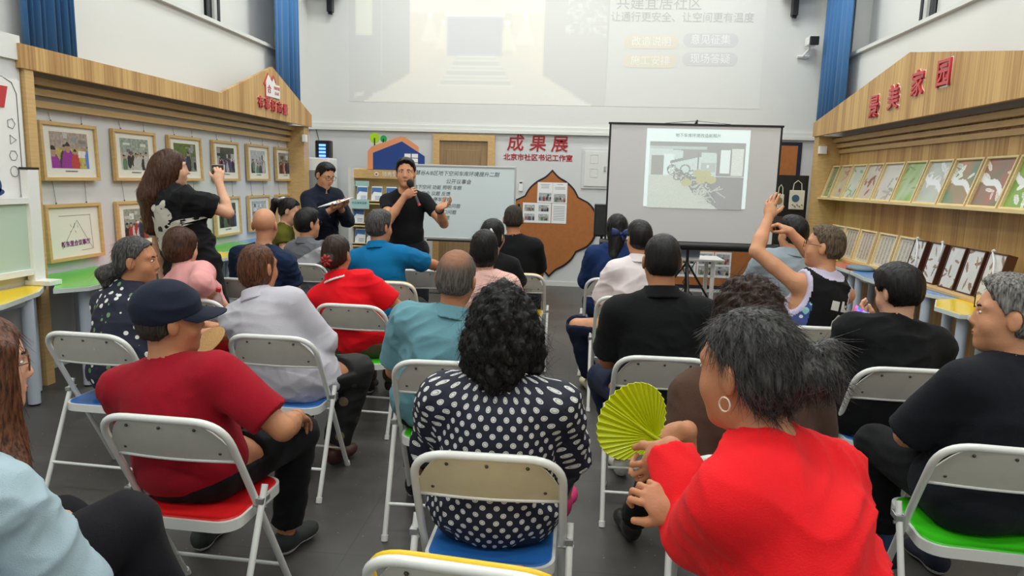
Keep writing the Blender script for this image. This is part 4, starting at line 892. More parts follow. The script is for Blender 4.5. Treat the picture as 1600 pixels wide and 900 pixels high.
puzzle_table('yellow topped table nearest the camera along the right wall', 'yellow', [(3.405, 4.99), (2.62, 4.99), (2.60, 5.3), (2.78, 5.66), (2.96, 5.73), (3.405, 5.73)], [(2.70, 5.10), (2.84, 5.58), (2.9, 5.2), (3.3, 5.5)], G2)
puzzle_table('long blue topped table under the dark shadow boxes on the right', 'blue', [(3.405, 5.75), (2.97, 5.75), (2.80, 6.1), (2.76, 6.4), (2.72, 6.9), (2.78, 7.4), (3.405, 7.65)], [(2.90, 6.05), (2.82, 7.25), (3.0, 6.5), (3.33, 7.4)], G2)
puzzle_table('red topped table beyond the blue one on the right', 'red', [(3.405, 7.67), (2.78, 7.42), (2.78, 7.9), (2.9, 8.3), (3.405, 8.4)], [(2.88, 7.6), (2.92, 8.1), (3.33, 8.2)], G2)
puzzle_table('green topped table farthest along the right wall', 'green', [(3.405, 8.42), (2.92, 8.32), (2.86, 8.9), (2.9, 9.5), (3.405, 9.6)], [(2.98, 8.5), (2.98, 9.4), (3.33, 9.0)], G2)
puzzle_table('yellow topped table beside the old man at the right edge', 'yellow', [(3.405, 3.6), (2.75, 3.6), (2.66, 4.2), (2.66, 4.97), (3.405, 4.97)], [(2.76, 3.8), (2.76, 4.85), (3.33, 4.3)], G2)
# ---------------------------------------------------------------- art on the right wall
b = MB(); b.box(3.18, XR - 0.03, 5.1, 9.82, 1.425, 1.45); o = b.build('wall_shelf', WOODP); props(o, 'long pale wooden wall shelf holding the leaf prints', 'shelf')
def leaf_img(seed, c1, c2, c3, w=40, h=60, band=False):
    r = np.random.default_rng(seed); Y, X = np.mgrid[0:h, 0:w]; u = X / w; v = Y / h; n = np.zeros((h, w))
    for _ in range(5): a = r.normal(size=2) * 7; n += np.sin(a[0] * u + a[1] * v + r.random() * 6)
    n = (n / 5 + 1) / 2; img = np.array(c1) * (1 - n[..., None]) + np.array(c2) * n[..., None]
    for _ in range(9):
        x0, y0, a, L, W_ = r.random(), r.random(), r.random() * 6.3, 0.10 + 0.16 * r.random(), 0.03 + 0.05 * r.random()
        p = (u - x0) * math.cos(a) + (v - y0) * 1.5 * math.sin(a); q = -(u - x0) * math.sin(a) + (v - y0) * 1.5 * math.cos(a); m = (p / L) ** 2 + (q / W_) ** 2 < 1; img[m] = np.array(c3) * (0.8 + 0.4 * r.random()); img[m & (np.abs(q) < 0.008)] *= 0.7
    if band: m = np.abs(v - 0.35 - 0.35 * u - 0.05 * np.sin(u * 8)) < 0.07; img[m] = (0.8, 0.82, 0.84)
    return np.clip(img, 0, 1)
def leaning(name, label, cat, group, y, w, h, z0, xfoot, lean, img, fm, d=0.03, f=0.018, parts_='leaf_print', ry=0.0):
    t = thing(name, label, cat, (xfoot, y, z0), 0, group); t.rotation_euler = (0, lean, ry)
    b = MB()
    for a in ((-w / 2, w / 2, h - f, h), (-w / 2, w / 2, 0, f), (-w / 2, -w / 2 + f, f, h - f), (w / 2 - f, w / 2, f, h - f)): b.bbox(0, d, a[0], a[1], a[2], a[3], 0.002)
    b.box(d - 0.004, d, -w / 2 + f, w / 2 - f, f, h - f); b.build('frame', fm, t)
    pic(parts_, img, VCG, t, frame_xf((d - 0.006 if d < 0.05 else 0.006, 0, h / 2), (0, -1, 0), Z3), w - 2 * f, h - 2 * f); return t
G = 'leaf prints on the wall shelf'
up_ys = [10.03, 9.57, 9.10, 8.66, 8.20, 7.70, 7.22, 6.74, 6.26, 5.80, 5.33]
spec = [('dark green leaf print standing at the far end of the wall shelf', (.10, .16, .08), (.35, .42, .25), (.2, .25, .1), 0), ('pink and green striped leaf print, second from the far end of the shelf', (.4, .42, .2), (.6, .5, .42), (.5, .25, .25), 0),
        ('pale grey green leaf print, third from the far end of the shelf', (.5, .58, .48), (.62, .66, .6), (.35, .5, .3), 0), ('pale print with a red flower at its top, fourth from the far end', (.55, .6, .52), (.6, .5, .46), (.45, .2, .16), 0),
        ('whitish print of fine twigs with a red dot, fifth from the far end', (.6, .6, .56), (.68, .66, .62), (.45, .44, .4), 0), ('print with a bright green band on its left, mid shelf', (.25, .42, .08), (.5, .58, .45), (.3, .45, .15), 0),
        ('pale grey print with a white folded ribbon, mid shelf', (.42, .46, .42), (.55, .6, .54), (.7, .74, .76), 1), ('teal and orange print crossed by a white ribbon', (.04, .28, .18), (.55, .25, .16), (.75, .8, .72), 1),
        ('red and dark green print with white ferns, crossed by a ribbon', (.45, .16, .14), (.10, .22, .14), (.75, .68, .62), 1), ('vivid green print with white maple leaves at the right edge', (.12, .3, .04), (.35, .5, .14), (.8, .82, .75), 1)]
for i, (lb, c1, c2, c3, bd) in enumerate(spec):
    w_ = abs(up_ys[i] - up_ys[i + 1]) - 0.03 if i else 0.36
    leaning('leaf_print_frame', lb, 'framed print', G, min((up_ys[i] + up_ys[i + 1]) / 2, 9.62) - (0 if i else 0.0), w_, 0.43, 1.451, 3.21, 0.30, leaf_img(60 + i, c1, c2, c3, band=bool(bd)), WOODP)
G = 'pale framed twig panels on the right tables'
lab = ['pale framed twig panel beside the photographing man, farthest of its row', 'pale framed twig panel second from the far end of its row', 'pale framed twig panel behind the small wooden lattice', 'pale framed twig panel just right of the lattice', 'pale framed twig panel next to the dark shadow boxes']
def twig_img(seed):
    img = np.full((40, 36, 3), 0.62) * np.array((1, 0.96, 0.88)); r = np.random.default_rng(seed)
    for k in range(5):
        x = 3 + k * 7; img[3:37, x:x + 4] = np.array((0.40, 0.36, 0.30)) * r.uniform(.7, 1.3, (34, 4, 1)); img[:, x + 5:x + 6] = (.5, .42, .28)
    return np.clip(img, 0, 1)
for i in range(5): leaning('twig_panel', lab[i], 'framed panel', G, [8.95, 8.50, 8.04, 7.55, 7.08][i], 0.42, 0.36, 0.751 + 0.028, 3.10, 0.22, twig_img(i), WOODP, parts_='twig_panel_face')
t = thing('display_rail', 'thin wooden rail on the tables under the pale twig panels', 'rail', (3.13, 8.0, 0.75)); b = MB(); b.bbox(-0.09, 0.16, -1.18, 1.2, 0, 0.028, 0.003); b.build('board', WOODF, t)
m_sb = mat('dark_brown_wood', srgb(72, 40, 30), 0.4); G = 'dark shadow boxes on the right tables'
lab = ['dark brown shadow box with a ribbon, beside the last pale panel', 'dark brown shadow box with a white bow on its corner, second of its row', 'dark brown shadow box with dark leaves, third of its row', 'dark brown shadow box of slim leaves, fourth of its row', 'dark brown shadow box of one dark maple leaf at the right end']
for i in range(5):
    y = [6.77, 6.44, 6.12, 5.84, 5.56][i]; t = leaning('shadow_box', lab[i], 'shadow box', G, y, 0.235, 0.36, 0.751 + 0.026, 3.06, 0.22, leaf_img(90 + i, (.55, .56, .56), (.68, .68, .66), (.30, .2, .14), w=30, h=44), m_sb, d=0.075, f=0.012)
    if i in (0, 1, 4):
        b = MB(); b.tube([(-0.004, 0.08, 0.37), (-0.012, 0.0, 0.30), (-0.014, -0.06, 0.18), (-0.012, -0.09, 0.10)] if i != 1 else [(-0.004, -0.06, 0.37), (-0.015, -0.11, 0.31), (-0.012, -0.12, 0.2)], 0.010, 6, flat=0.2); b.lathe([(0.0001, -.012), (0.02, 0), (0.0001, .012)], (0, 0.07 if i != 1 else -0.05, 0.372), 8); b.build('ribbon', mat('ribbon_white', (0.75, 0.76, 0.8), 0.4), t, smooth=True)
t = thing('display_rail', 'brown wooden rail under the dark shadow boxes on the blue table', 'rail', (3.10, 6.15, 0.75)); b = MB(); b.bbox(-0.12, 0.16, -0.78, 0.78, 0, 0.026, 0.003); b.build('board', WOODF, t)
# small lattice card holder, cushion, tray
t = thing('wooden_lattice', 'small yellow wooden lattice block on the green table by the twig panels', 'lattice', (2.93, 8.45, 0.751)); b = MB(); b.xf = Matrix.Rotation(-0.2, 4, 'Y'); m_lat = mat('yellow_wood', srgb(222, 196, 120), 0.5)
for i in range(5):
    b.box(0, 0.05, -0.14 + i * 0.07 - 0.008, -0.14 + i * 0.07 + 0.008, 0, 0.24); b.box(0, 0.05, -0.14, 0.14, i * 0.056, i * 0.056 + 0.014)
b.build('lattice', m_lat, t)
t = thing('folded_pouch', 'grey blue fabric pouch lying on the red table at the right', 'pouch', (2.93, 7.55, 0.75)); b = MB(); b.lathe([(0.0001, 0), (0.12, 0.004), (0.13, 0.02), (0.10, 0.04), (0.0001, 0.046)], n=20, sy=1.5); b.build('pouch', mat('pouch_cloth', srgb(120, 140, 150), 0.8, bump=0.5, bscale=40), t, smooth=True)
t = thing('wooden_tray', 'small pale wooden tray of blocks at the right edge of the yellow table', 'tray', (3.0, 5.22, 0.75)); b = MB(); b.box(-0.1, 0.1, -0.14, 0.14, 0, 0.01)
for a in ((-.1, .1, -.14, -.125), (-.1, .1, .125, .14), (-.1, -.085, -.14, .14), (.085, .1, -.14, .14)): b.box(*a, 0, 0.09)
b.build('tray', WOODP, t); b = MB(); [b.box(-.07 + i * .05, -.035 + i * .05, -.1, .1, .01, .11) for i in range(3)]; b.build('blocks', m_lat, t)

# ---------------------------------------------------------------- back wall
# door
b = MB(); b.box(-2.06, -1.33, YB - 0.03, YB, 0, 2.10); d = struct('door_1', b, WOODD)
b = MB(); [b.box(*a) for a in ((-2.15, -2.05, YB - 0.06, YB, 0, 2.2), (-1.33, -1.23, YB - 0.06, YB, 0, 2.2), (-2.05, -1.33, YB - 0.06, YB, 2.11, 2.2))]; b.build('door_frame', WOODF, d)
b = MB(); [b.bbox(*a, 0.006) for a in ((-1.95, -1.44, YB - 0.042, YB - 0.028, 1.2, 1.98), (-1.95, -1.44, YB - 0.042, YB - 0.028, 0.15, 1.05))]; b.build('door_panel', WOODD, d)
b = MB(); b.tube([(-1.41, YB - 0.03, 1.0), (-1.41, YB - 0.08, 1.0), (-1.52, YB - 0.08, 1.0)], 0.009, 8); b.build('door_handle', M_metal, d, smooth=True)
# lettering
M_red = mat('letter_red', srgb(170, 22, 34), 0.4)
t = thing('wall_lettering', 'large red three-character heading above the quatrefoil board', 'sign', (-0.55, YB, 2.08))
for ch, x in zip('成果展', (-0.93, -0.60, -0.28)): text('character', ch, 0.25, M_red, t, Matrix.Translation((0.55, -YB, -2.08)) @ on_back(x, 2.085), 0.006, bold=0.0035, shear=0.08)
t = thing('wall_lettering', 'small dark red line of writing under the large heading', 'sign', (-0.55, YB, 1.89)); text('writing', '北京市社区书记工作室', 0.102, M_red, t, frame_xf((-0.04, -0.002, 0.0), X3, Z3), 0.004, bold=0.002)
# quatrefoil cork board
CORK = mat('cork_brown', srgb(176, 110, 58), 0.85, bump=0.3, bscale=200, var=0.06, vscale=20); NAVY = mat('border_dark', srgb(30, 22, 30), 0.5)
def quat(s=1.0, o=0.0):
    q = [(0, 0.80), (0.10, 0.70), (0.22, 0.63), (0.33, 0.53), (0.40, 0.41), (0.46, 0.38), (0.57, 0.32), (0.66, 0.20), (0.71, 0.0)]
    pts = [(x, y) for x, y in q] + [(x, -y) for x, y in q[-2::-1]] + [(-x, -y) for x, y in q[1:]] + [(-x, y) for x, y in q[-2:0:-1]]
    fine = []; n = len(pts)
    cusp = {(0, 0.80), (0, -0.80), (0.40, 0.41), (0.40, -0.41), (-0.40, -0.41), (-0.40, 0.41)}
    for i in range(n):
        p0, p1, p2, p3 = pts[i - 1], pts[i], pts[(i + 1) % n], pts[(i + 2) % n]
        if p1 in cusp: p0 = p1
        if p2 in cusp: p3 = p2
        for t_ in np.linspace(0, 1, 6, endpoint=False):
            f = lambda a, b_, c, d_: 0.5 * (2 * b_ + (c - a) * t_ + (2 * a - 5 * b_ + 4 * c - d_) * t_ ** 2 + (3 * b_ - a - 3 * c + d_) * t_ ** 3)
            fine.append((f(p0[0], p1[0], p2[0], p3[0]) * s, f(p0[1], p1[1], p2[1], p3[1]) * s))
    return fine
t = thing('quatrefoil_board', 'brown quatrefoil pin board with a dark border on the back wall', 'pin board', (-0.37, YB, 0.93))
b = MB(); b.xf = frame_xf((0, -0.001, 0), X3, Z3); b.prism(quat(1.0), 0, 0.02); b.build('border', NAVY, t); b = MB(); b.xf = frame_xf((0, -0.001, 0), X3, Z3); b.prism(quat(0.955), 0.02, 0.026); b.build('cork', CORK, t)
def sheet(label, x0, x1, z0, z1, photos=(), lines=(), y=YB - 0.030, group='paper sheets on the quatrefoil board', seed=1):
    w, h = x1 - x0, z1 - z0; t = thing('paper_sheet', label, 'paper sheet', ((x0 + x1) / 2, y, (z0 + z1) / 2), 0, group)
    b = MB(); b.box(-w / 2, w / 2, -0.002, 0, -h / 2, h / 2); b.build('paper', PAPER, t)
    for i, (a, c, e, f) in enumerate(photos): pic('printed_photo', scene_img(seed + i, 30, 20, people=4), VC, t, frame_xf(((a + c) / 2 * w - w / 2, -0.003, (e + f) / 2 * h - h / 2), X3, Z3), (c - a) * w, (f - e) * h)
    ln = mat('print_grey', srgb(120, 120, 125), 0.8)
    if lines:
        b = MB()
        for a, c, e in lines: b.box(a * w - w / 2, c * w - w / 2, -0.0028, -0.002, e * h - h / 2, e * h - h / 2 + 0.006)
        b.build('printed_lines', ln, t)
sheet('white sheet with a photo of a man at a desk, topmost on the quatrefoil board', -0.58, -0.355, 1.24, 1.54, [(.1, .92, .08, .48)], [(.2, .8, .88), (.25, .75, .8), (.25, .75, .72)], seed=3)
sheet('white sheet with a dark group photo, right of the desk photo', -0.353, -0.14, 1.24, 1.54, [(.08, .9, .05, .45)], [(.3, .7, .9), (.15, .85, .75), (.15, .85, .68)], seed=5)
sheet('white sheet with four small photos at the left of the cluster', -0.79, -0.37, 0.94, 1.235, [(.06, .42, .58, .9), (.56, .92, .58, .9), (.06, .42, .12, .45), (.56, .92, .12, .45)], seed=9)
sheet('white sheet of small print at the lower right of the cluster', -0.36, -0.14, 0.94, 1.235, [], [(.12, .88, k / 12) for k in range(2, 11)], seed=9)
# switches, thermostat, meter cupboard
def box_thing(name, label, cat, x, y, z, w, d, h, m, group=None, extra=None):
    t = thing(name, label, cat, (x, y, z), 0, group); b = MB(); b.bbox(-w / 2, w / 2, -d, 0, -h / 2, h / 2, 0.004); b.build('case', m, t)
    if extra: extra(t)
    return t
def rocker(t): b = MB(); b.box(-0.03, 0.03, -0.016, -0.012, -0.035, 0.035); b.build('rocker', PAPER, t)
box_thing('light_switch', 'square white light switch left of the quatrefoil board', 'light switch', -1.10, YB, 1.46, 0.09, 0.012, 0.10, WHT, 'light switches', rocker)
box_thing('light_switch', 'light switch with a grey strip, beside the square switch', 'light switch', -0.97, YB, 1.46, 0.09, 0.012, 0.10, m_edge, 'light switches', rocker)
box_thing('thermostat', 'slim white wall remote with a dark display, next to the switches', 'remote control', -0.83, YB, 1.47, 0.06, 0.022, 0.14, WHT, None, lambda t: MB().box(-0.022, 0.022, -0.025, -0.022, 0.045, 0.065).build('display', M_black, t))
t = thing('meter_cupboard', 'light grey metal meter cupboard on the back wall left of the screen', 'cupboard', (0.26, YB, 1.755)); b = MB(); b.bbox(-0.20, 0.20, -0.02, 0, -0.29, 0.29, 0.004); b.build('frame', m_grey, t)
b = MB(); b.bbox(-0.165, 0.165, -0.032, -0.02, -0.255, 0.255, 0.004); dd = b.build('door', m_trim, t)
b = MB(); [b.tube([(x - 0.03, -0.034, z0), (x + 0.08, -0.034, z0), (x + 0.08, -0.034, z1), (x - 0.03, -0.034, z1)], 0.003, 4, closed=True) for x, z0, z1 in ((-0.05, 0.08, 0.2), (-0.05, -0.12, 0.0))]; b.build('window_rim', m_grey, dd)
b = MB(); b.bbox(0.12, 0.145, -0.05, -0.03, -0.03, 0.04, 0.003); b.build('latch', M_metal, dd)
# right-hand pin boards
NB = mat('border_navy', srgb(28, 34, 60), 0.5)
def board(label, x0, x1, z0, z1, y=YB):
    t = thing('pin_board', label, 'pin board', ((x0 + x1) / 2, y, (z0 + z1) / 2)); w, h = (x1 - x0) / 2, (z1 - z0) / 2
    b = MB(); b.box(-w, w, -0.02, 0, -h, h); b.build('border', NB, t); b = MB(); b.box(-w + 0.06, w - 0.06, -0.026, -0.02, -h + 0.05, h - 0.05); b.build('cork', CORK, t)
board('brown pin board with a navy border, right of the projector screen', 2.2, 3.16, 1.0, 2.2)
board('low brown pin board behind the white desk', 1.35, 2.95, 0.05, 0.93)
sheet('small framed postcard pinned on the right pin board', 2.74, 2.86, 1.83, 2.05, [(.1, .9, .1, .4)], (), group='sheets on the right boards', seed=31)
for i, x in enumerate((1.50, 1.80, 2.10, 2.42)): sheet(['white sheet with a dark photo under the screen, beside the laptop', 'white sheet with a grey photo, second under the screen', 'white sheet with a room photo, third under the screen', 'white sheet with a dark photo at the right end under the screen'][i], x, x + 0.29, 0.66, 0.93, [(.1, .9, .1, .85)], (), group='sheets on the right boards', seed=33 + i)
for i, x in enumerate((1.45, 1.80, 2.05)): sheet(['white sheet of photos behind the desk leg', 'white sheet of photos under the desk corner', 'white sheet with a red photo right of the desk'][i], x, x + (0.34 if i == 0 else 0.24), 0.22, 0.60, [(.1, .9, .1, .45), (.1, .9, .52, .92)], (), group='sheets on the right boards', seed=43 + i)
# black board with bags
t = thing('peg_board', 'tall black peg board beside the far post on the right', 'peg board', (2.93, 10.1, 0)); b = MB(); b.bbox(-0.26, 0.20, -0.02, 0.02, 0.02, 1.73, 0.004); b.build('board', M_black, t)
b = MB(); b.box(-0.26, 0.20, -0.16, 0.16, 0, 0.02); b.build('base', M_black, t)
CANV = mat('canvas_bag', srgb(222, 218, 204), 0.85, bump=0.3, bscale=200)
for i, (x, z, w, h, lb) in enumerate(((2.98, 1.40, 0.20, 0.26, 'white canvas bag with a blue circle, front of the peg board'), (2.76, 1.36, 0.10, 0.22, 'narrow cream charm bag hanging left on the peg board'))):
    t = thing('canvas_bag', lb, 'bag', (x, 10.06, z), 0, 'bags on the peg board'); b = MB(); b.bbox(-w / 2, w / 2, -0.03, 0.0, -h / 2, h / 2, 0.01); b.build('pouch', CANV, t)
    b = MB(); b.tube([(-w * .3, -0.02, h / 2 - 0.02), (-w * .25, -0.02, h / 2 + .09), (0, -0.02, h / 2 + .13), (w * .25, -0.02, h / 2 + .09), (w * .3, -0.02, h / 2 - 0.02)], 0.006, 6); b.build('strap', CANV, t)
    b = MB(); b.xf = frame_xf((-0.02, -0.032, 0.02), X3, Z3); b.prism([(0.05 * math.cos(a), 0.05 * math.sin(a)) for a in np.linspace(0, 6.28, 18, endpoint=False)], 0, 0.002); b.build('printed_motif', mat('motif_blue', srgb(60, 90, 120), 0.7) if i == 0 else mat('motif_brown', srgb(150, 120, 80), 0.7), t)
    b = MB(); [b.tube([(a * 0.03, -0.034, -0.06 - 0.02 * (k % 2)), (a * 0.03 + 0.015, -0.036, -0.075 - 0.02 * (k % 2))], 0.008, 5) for k, a in enumerate(range(-2, 3)) if abs(a * .03) < w / 2]; b.build('charms', mat('motif_brown', srgb(150, 120, 80), 0.7), t)
for i in range(7):
    x, z = 2.74 + 0.055 * i, 1.13 - 0.07 * (i % 3); t = thing('wooden_charm', 'small cream charm on the lower peg board, %s from the left' % ['first', 'second', 'third', 'fourth', 'fifth', 'sixth', 'last'][i], 'charm', (x, 10.07, z), 0, 'charms on the lower peg board')
    b = MB(); b.tube([(0, 0, -0.02), (0.002, -0.006, 0.0), (0, 0, 0.05)], 0.004, 6, rs=[0.020, 0.014, 0.002]); b.build('bead', CANV, t, smooth=True); b = MB(); b.tube([(0, 0, 0.05), (0, 0.008, 0.08)], 0.0012, 4); b.build('cord', WIRE, t)
# speaker brackets, security camera
for x, lb in ((-3.68, 'black wall bracket high on the back wall, left of the projection'), (2.88, 'black wall bracket high on the back wall, right of the projection')):
    t = thing('wall_bracket', lb, 'bracket', (x, YB - 0.03, 4.0), 0, 'wall brackets'); b = MB(); b.bbox(-0.04, 0.04, -0.10, 0, -0.10, 0.30, 0.006); b.build('arm', M_black, t)
    b = MB(); [b.tube([(-0.03, -0.05, -0.02 - k * .03), (0.03, -0.05, -0.03 - k * .03)], 0.018, 6) for k in range(4)]; b.build('cable_chain', M_black, t); b = MB(); b.bbox(-0.19, 0.17, -0.30, -0.04, 0.16, 0.62, 0.02); b.build('speaker_box', M_black, t)
t = thing('security_camera', 'white and black security camera on a bracket, upper right of the back wall', 'camera', (3.10, YB - 0.03, 3.35)); b = MB(); b.tube([(0, 0, 0), (-0.06, -0.04, 0.02), (0.0, -0.10, 0.10), (0, -0.12, 0.14)], 0.016, 8); b.tube([(-.12, -.005, .02), (0.04, -0.005, 0.02)], .022, 8); b.build('bracket', WHT, t)
b = MB(); b.bbox(-0.05, 0.07, -0.30, -0.06, 0.14, 0.25, 0.01); b.build('housing', WHT, t); b = MB(); b.bbox(-0.06, 0.06, -0.33, -0.29, 0.12, 0.235, 0.01); b.build('lens', M_black, t)
b = MB(); b.bbox(-3.955, -3.925, 9.5, 9.6, 1.95, 2.05, 0.004)
o = thing('wall_sensor', 'small white sensor box on the far post of the left canopy', 'sensor', (-3.78, 9.72, 2.05)); MB().bbox(-0.02, 0.03, -0.04, 0.04, -0.05, 0.05, 0.005).build('case', WHT, o)
o = thing('wall_sensor', 'small white box on the far post of the right canopy', 'sensor', (3.18, 9.80, 2.06)); MB().bbox(-0.05, 0.05, -0.03, 0.02, -0.05, 0.05, 0.005).build('case', WHT, o)

# ---------------------------------------------------------------- projection on the upper wall: light added to the white paint
def glow_mat(name, base, k):
    m = bpy.data.materials.new(name); m.use_nodes = True; n, l = NT(m); b = n['Principled BSDF']; b.inputs['Roughness'].default_value = 0.7; b.inputs['Base Color'].default_value = (*base, 1)
    a = n.new('ShaderNodeVertexColor'); a.layer_name = 'Col'; l.new(a.outputs[0], b.inputs['Emission Color']); b.inputs['Emission Strength'].default_value = k; return m
def tunnel(w=150, h=70):
    Y, X = np.mgrid[0:h, 0:w]; px = 545 + (X / w) * 402; py = -52 + (Y / h) * 216; img = np.zeros((h, w, 3)) + np.array((0.10, 0.10, 0.13))
    r = np.random.default_rng(3); n = r.random((h, w))
    st = (px > 640) & (px < 850); img[st] = np.array((0.62, 0.52, 0.36)) * (0.85 + 0.15 * n[st][:, None])
    lw = (px > 640) & (px < 700) | (px > 800) & (px < 850); img[lw] = np.array((0.75, 0.62, 0.42)) * (0.9 + 0.1 * n[lw][:, None])
    for cx, cy in ((672, 20), (694, 32), (792, 32), (820, 22)):
        m = (np.abs(px - cx) < (py - cy) * 0.28 + 2) & (py > cy) & (py < cy + 45); img[m] = img[m] * 0.5 + np.array((0.95, 0.90, 0.68)) * 0.5
        m = (px - cx) ** 2 + (py - cy) ** 2 < 12; img[m] = 1
    m = (px > 700) & (px < 784) & (py > 22) & (py < 84); img[m] = (0.22, 0.22, 0.34)
    m = (px > 696) & (px < 788) & (py > 18) & (py < 25); img[m] = (0.95, 0.92, 0.8)
    m = (py < 18) & (px > 640) & (px < 850); img[m] = np.array((0.80, 0.74, 0.58))
    hw = 28 + (py - 84) * 0.62; m = (py > 84) & (py < 135) & (np.abs(px - 745) < hw); img[m] = (0.30, 0.30, 0.30)
    m2 = m & ((np.sin((py - 84) ** 1.03 * 0.72) > 0.1)); img[m2] = (0.80, 0.78, 0.66)
    m = (py > 84) & (py <= 160) & (np.abs(px - 745) >= hw) & (np.abs(px - 745) < 55 + (py - 84) * 1.6); img[m] = np.array((0.62, 0.55, 0.42))
    m = (py > 135) & (np.abs(px - 745) < 55 + (py - 84) * 1.6); img[m] = np.array((0.58, 0.54, 0.44))
    m = (px > 555) & (px < 580) & (py < 54); img[m] = (0.62, 0.62, 0.42); m = (px > 594) & (px < 597) & (py < 120); img[m] = (0.35, 0.35, 0.35)
    m = (px > 882) & (px < 942) & (py < 55) & (n > 0.72); img[m] = (0.5, 0.5, 0.45)
    for a, c in ((560, 150), (590, 148), (860, 146), (890, 152), (905, 158)): m = (np.abs(py - c - (px - a) * (-.3 if a < 700 else .3)) < 3) & (np.abs(px - a) < 9); img[m] = (0.6, 0.6, 0.58)
    k = np.zeros_like(img); k[1:-1, 1:-1] = (img[:-2, 1:-1] + img[2:, 1:-1] + img[1:-1, :-2] + img[1:-1, 2:] + 2 * img[1:-1, 1:-1]) / 6; k[0] = img[0]; k[-1] = img[-1]; k[:, 0] = img[:, 0]; k[:, -1] = img[:, -1]
    return np.clip((k - 0.16) * 1.35, 0.02, 1.2)
ZP = YB - 0.003
t = thing('wall_projection', 'large faint slide projected on the upper back wall, tunnel picture and writing', 'projection', (-0.45, ZP, 3.6))
GL = glow_mat('projected_light', srgb(222, 223, 220), 0.13)
pic('tunnel_picture', tunnel(), glow_mat('projected_tunnel', srgb(222, 223, 220), 0.23), t, frame_xf((-1.09, 0, -0.95 + 0.95), X3, Z3), 3.78, 1.90)
W2 = np.zeros((30, 40, 3)) + np.array((0.40, 0.42, 0.42)); Y_, X_ = np.mgrid[0:30, 0:40]; W2 += 0.25 * np.exp(-((X_ / 14) ** 2 + (Y_ / 12) ** 2))[..., None] * np.array((1, 1, .7))
pic('text_page', W2, GL, t, frame_xf((1.89, 0, 0), X3, Z3), 2.16, 1.90)
g1 = mat('projected_grey_text', srgb(204, 207, 206), 0.7); g2 = mat('projected_pill_grey', srgb(220, 220, 222), 0.7); g3 = mat('projected_pill_tan', srgb(234, 228, 216), 0.7); g4 = mat('projected_pill_text', srgb(246, 248, 246), 0.7)
LINE_AT = {0: (1.041, 10.580, 4.065), 1: (1.370, 10.580, 3.879), 2: (0.964, 10.580, 3.547), 3: (1.786, 10.580, 3.582), 4: (0.961, 10.580, 3.285), 5: (1.795, 10.580, 3.322)}
for i, (s, size, m) in enumerate((('共建宜居社区', 0.20, g1), ('让通行更安全、让空间更有温度', 0.142, g1), ('改造说明', 0.14, g4), ('意见征集', 0.14, g4), ('施工安排', 0.14, g4), ('现场答疑', 0.14, g4))):
    p = LINE_AT[i]
    if i >= 2:
        b = MB(); w_, h_ = 0.29, 0.093; b.xf = frame_xf((p[0] + 0.45, -0.001, p[2] - 3.6), X3, Z3)
        b.prism([(math.copysign(w_, math.cos(a)) + h_ * math.cos(a), h_ * math.sin(a)) for a in np.linspace(-math.pi / 2, 1.5 * math.pi, 32, endpoint=False)], 0, 0.001); b.build('button_shape', g3 if i in (2, 4) else g2, t)
    text('projected_writing', s, size, m, t, frame_xf((p[0] + 0.45, -0.003, p[2] - 3.6), X3, Z3), 0.0005)

# ---------------------------------------------------------------- tripod projector screen
SY = 7.6
t = thing('projector_screen', 'white tripod projector screen with a black border, showing a photo', 'projector screen', (1.18, SY, 0)); m_scr = mat('screen_fabric', srgb(216, 215, 216), 0.8)
b = MB(); b.box(-0.85, 0.86, 0.0, 0.004, 0.97, 2.17); b.build('fabric', m_scr, t)
b = MB(); b.bbox(-0.88, 0.89, -0.012, 0.016, 2.165, 2.185, 0.003); b.build('top_bar', M_black, t); [MB().box(x0, x1, -0.002, 0.006, 0.97, 2.17).build('border', M_black, t) for x0, x1 in ((-0.87, -0.85), (0.86, 0.88))]
b = MB(); b.tube([(-0.92, 0, 0.93), (0.93, 0, 0.93)], 0.045, 12); b.build('roller_case', M_black, t, smooth=0.6)
b = MB(); b.tube([(0.02, 0.06, 0.25), (0.02, 0.06, 2.20)], 0.016, 8); b.tube([(0.02, 0.06, 2.20), (0.02, 0.0, 2.215)], 0.012, 6); b.build('pole', M_black, t)
for a in (0.5, 2.6, 4.7): b = MB(); b.tube([(0.02, 0.06, 0.75), (0.02 + 0.55 * math.cos(a), 0.06 + 0.55 * math.sin(a), 0.02)], 0.012, 8); b.build('leg', M_black, t)
b = MB(); b.tube([(-0.30, 0.0, 2.185), (0.02, 0.03, 2.215), (0.36, 0, 2.185)], 0.003, 5); b.build('hanger_cord', M_black, t)
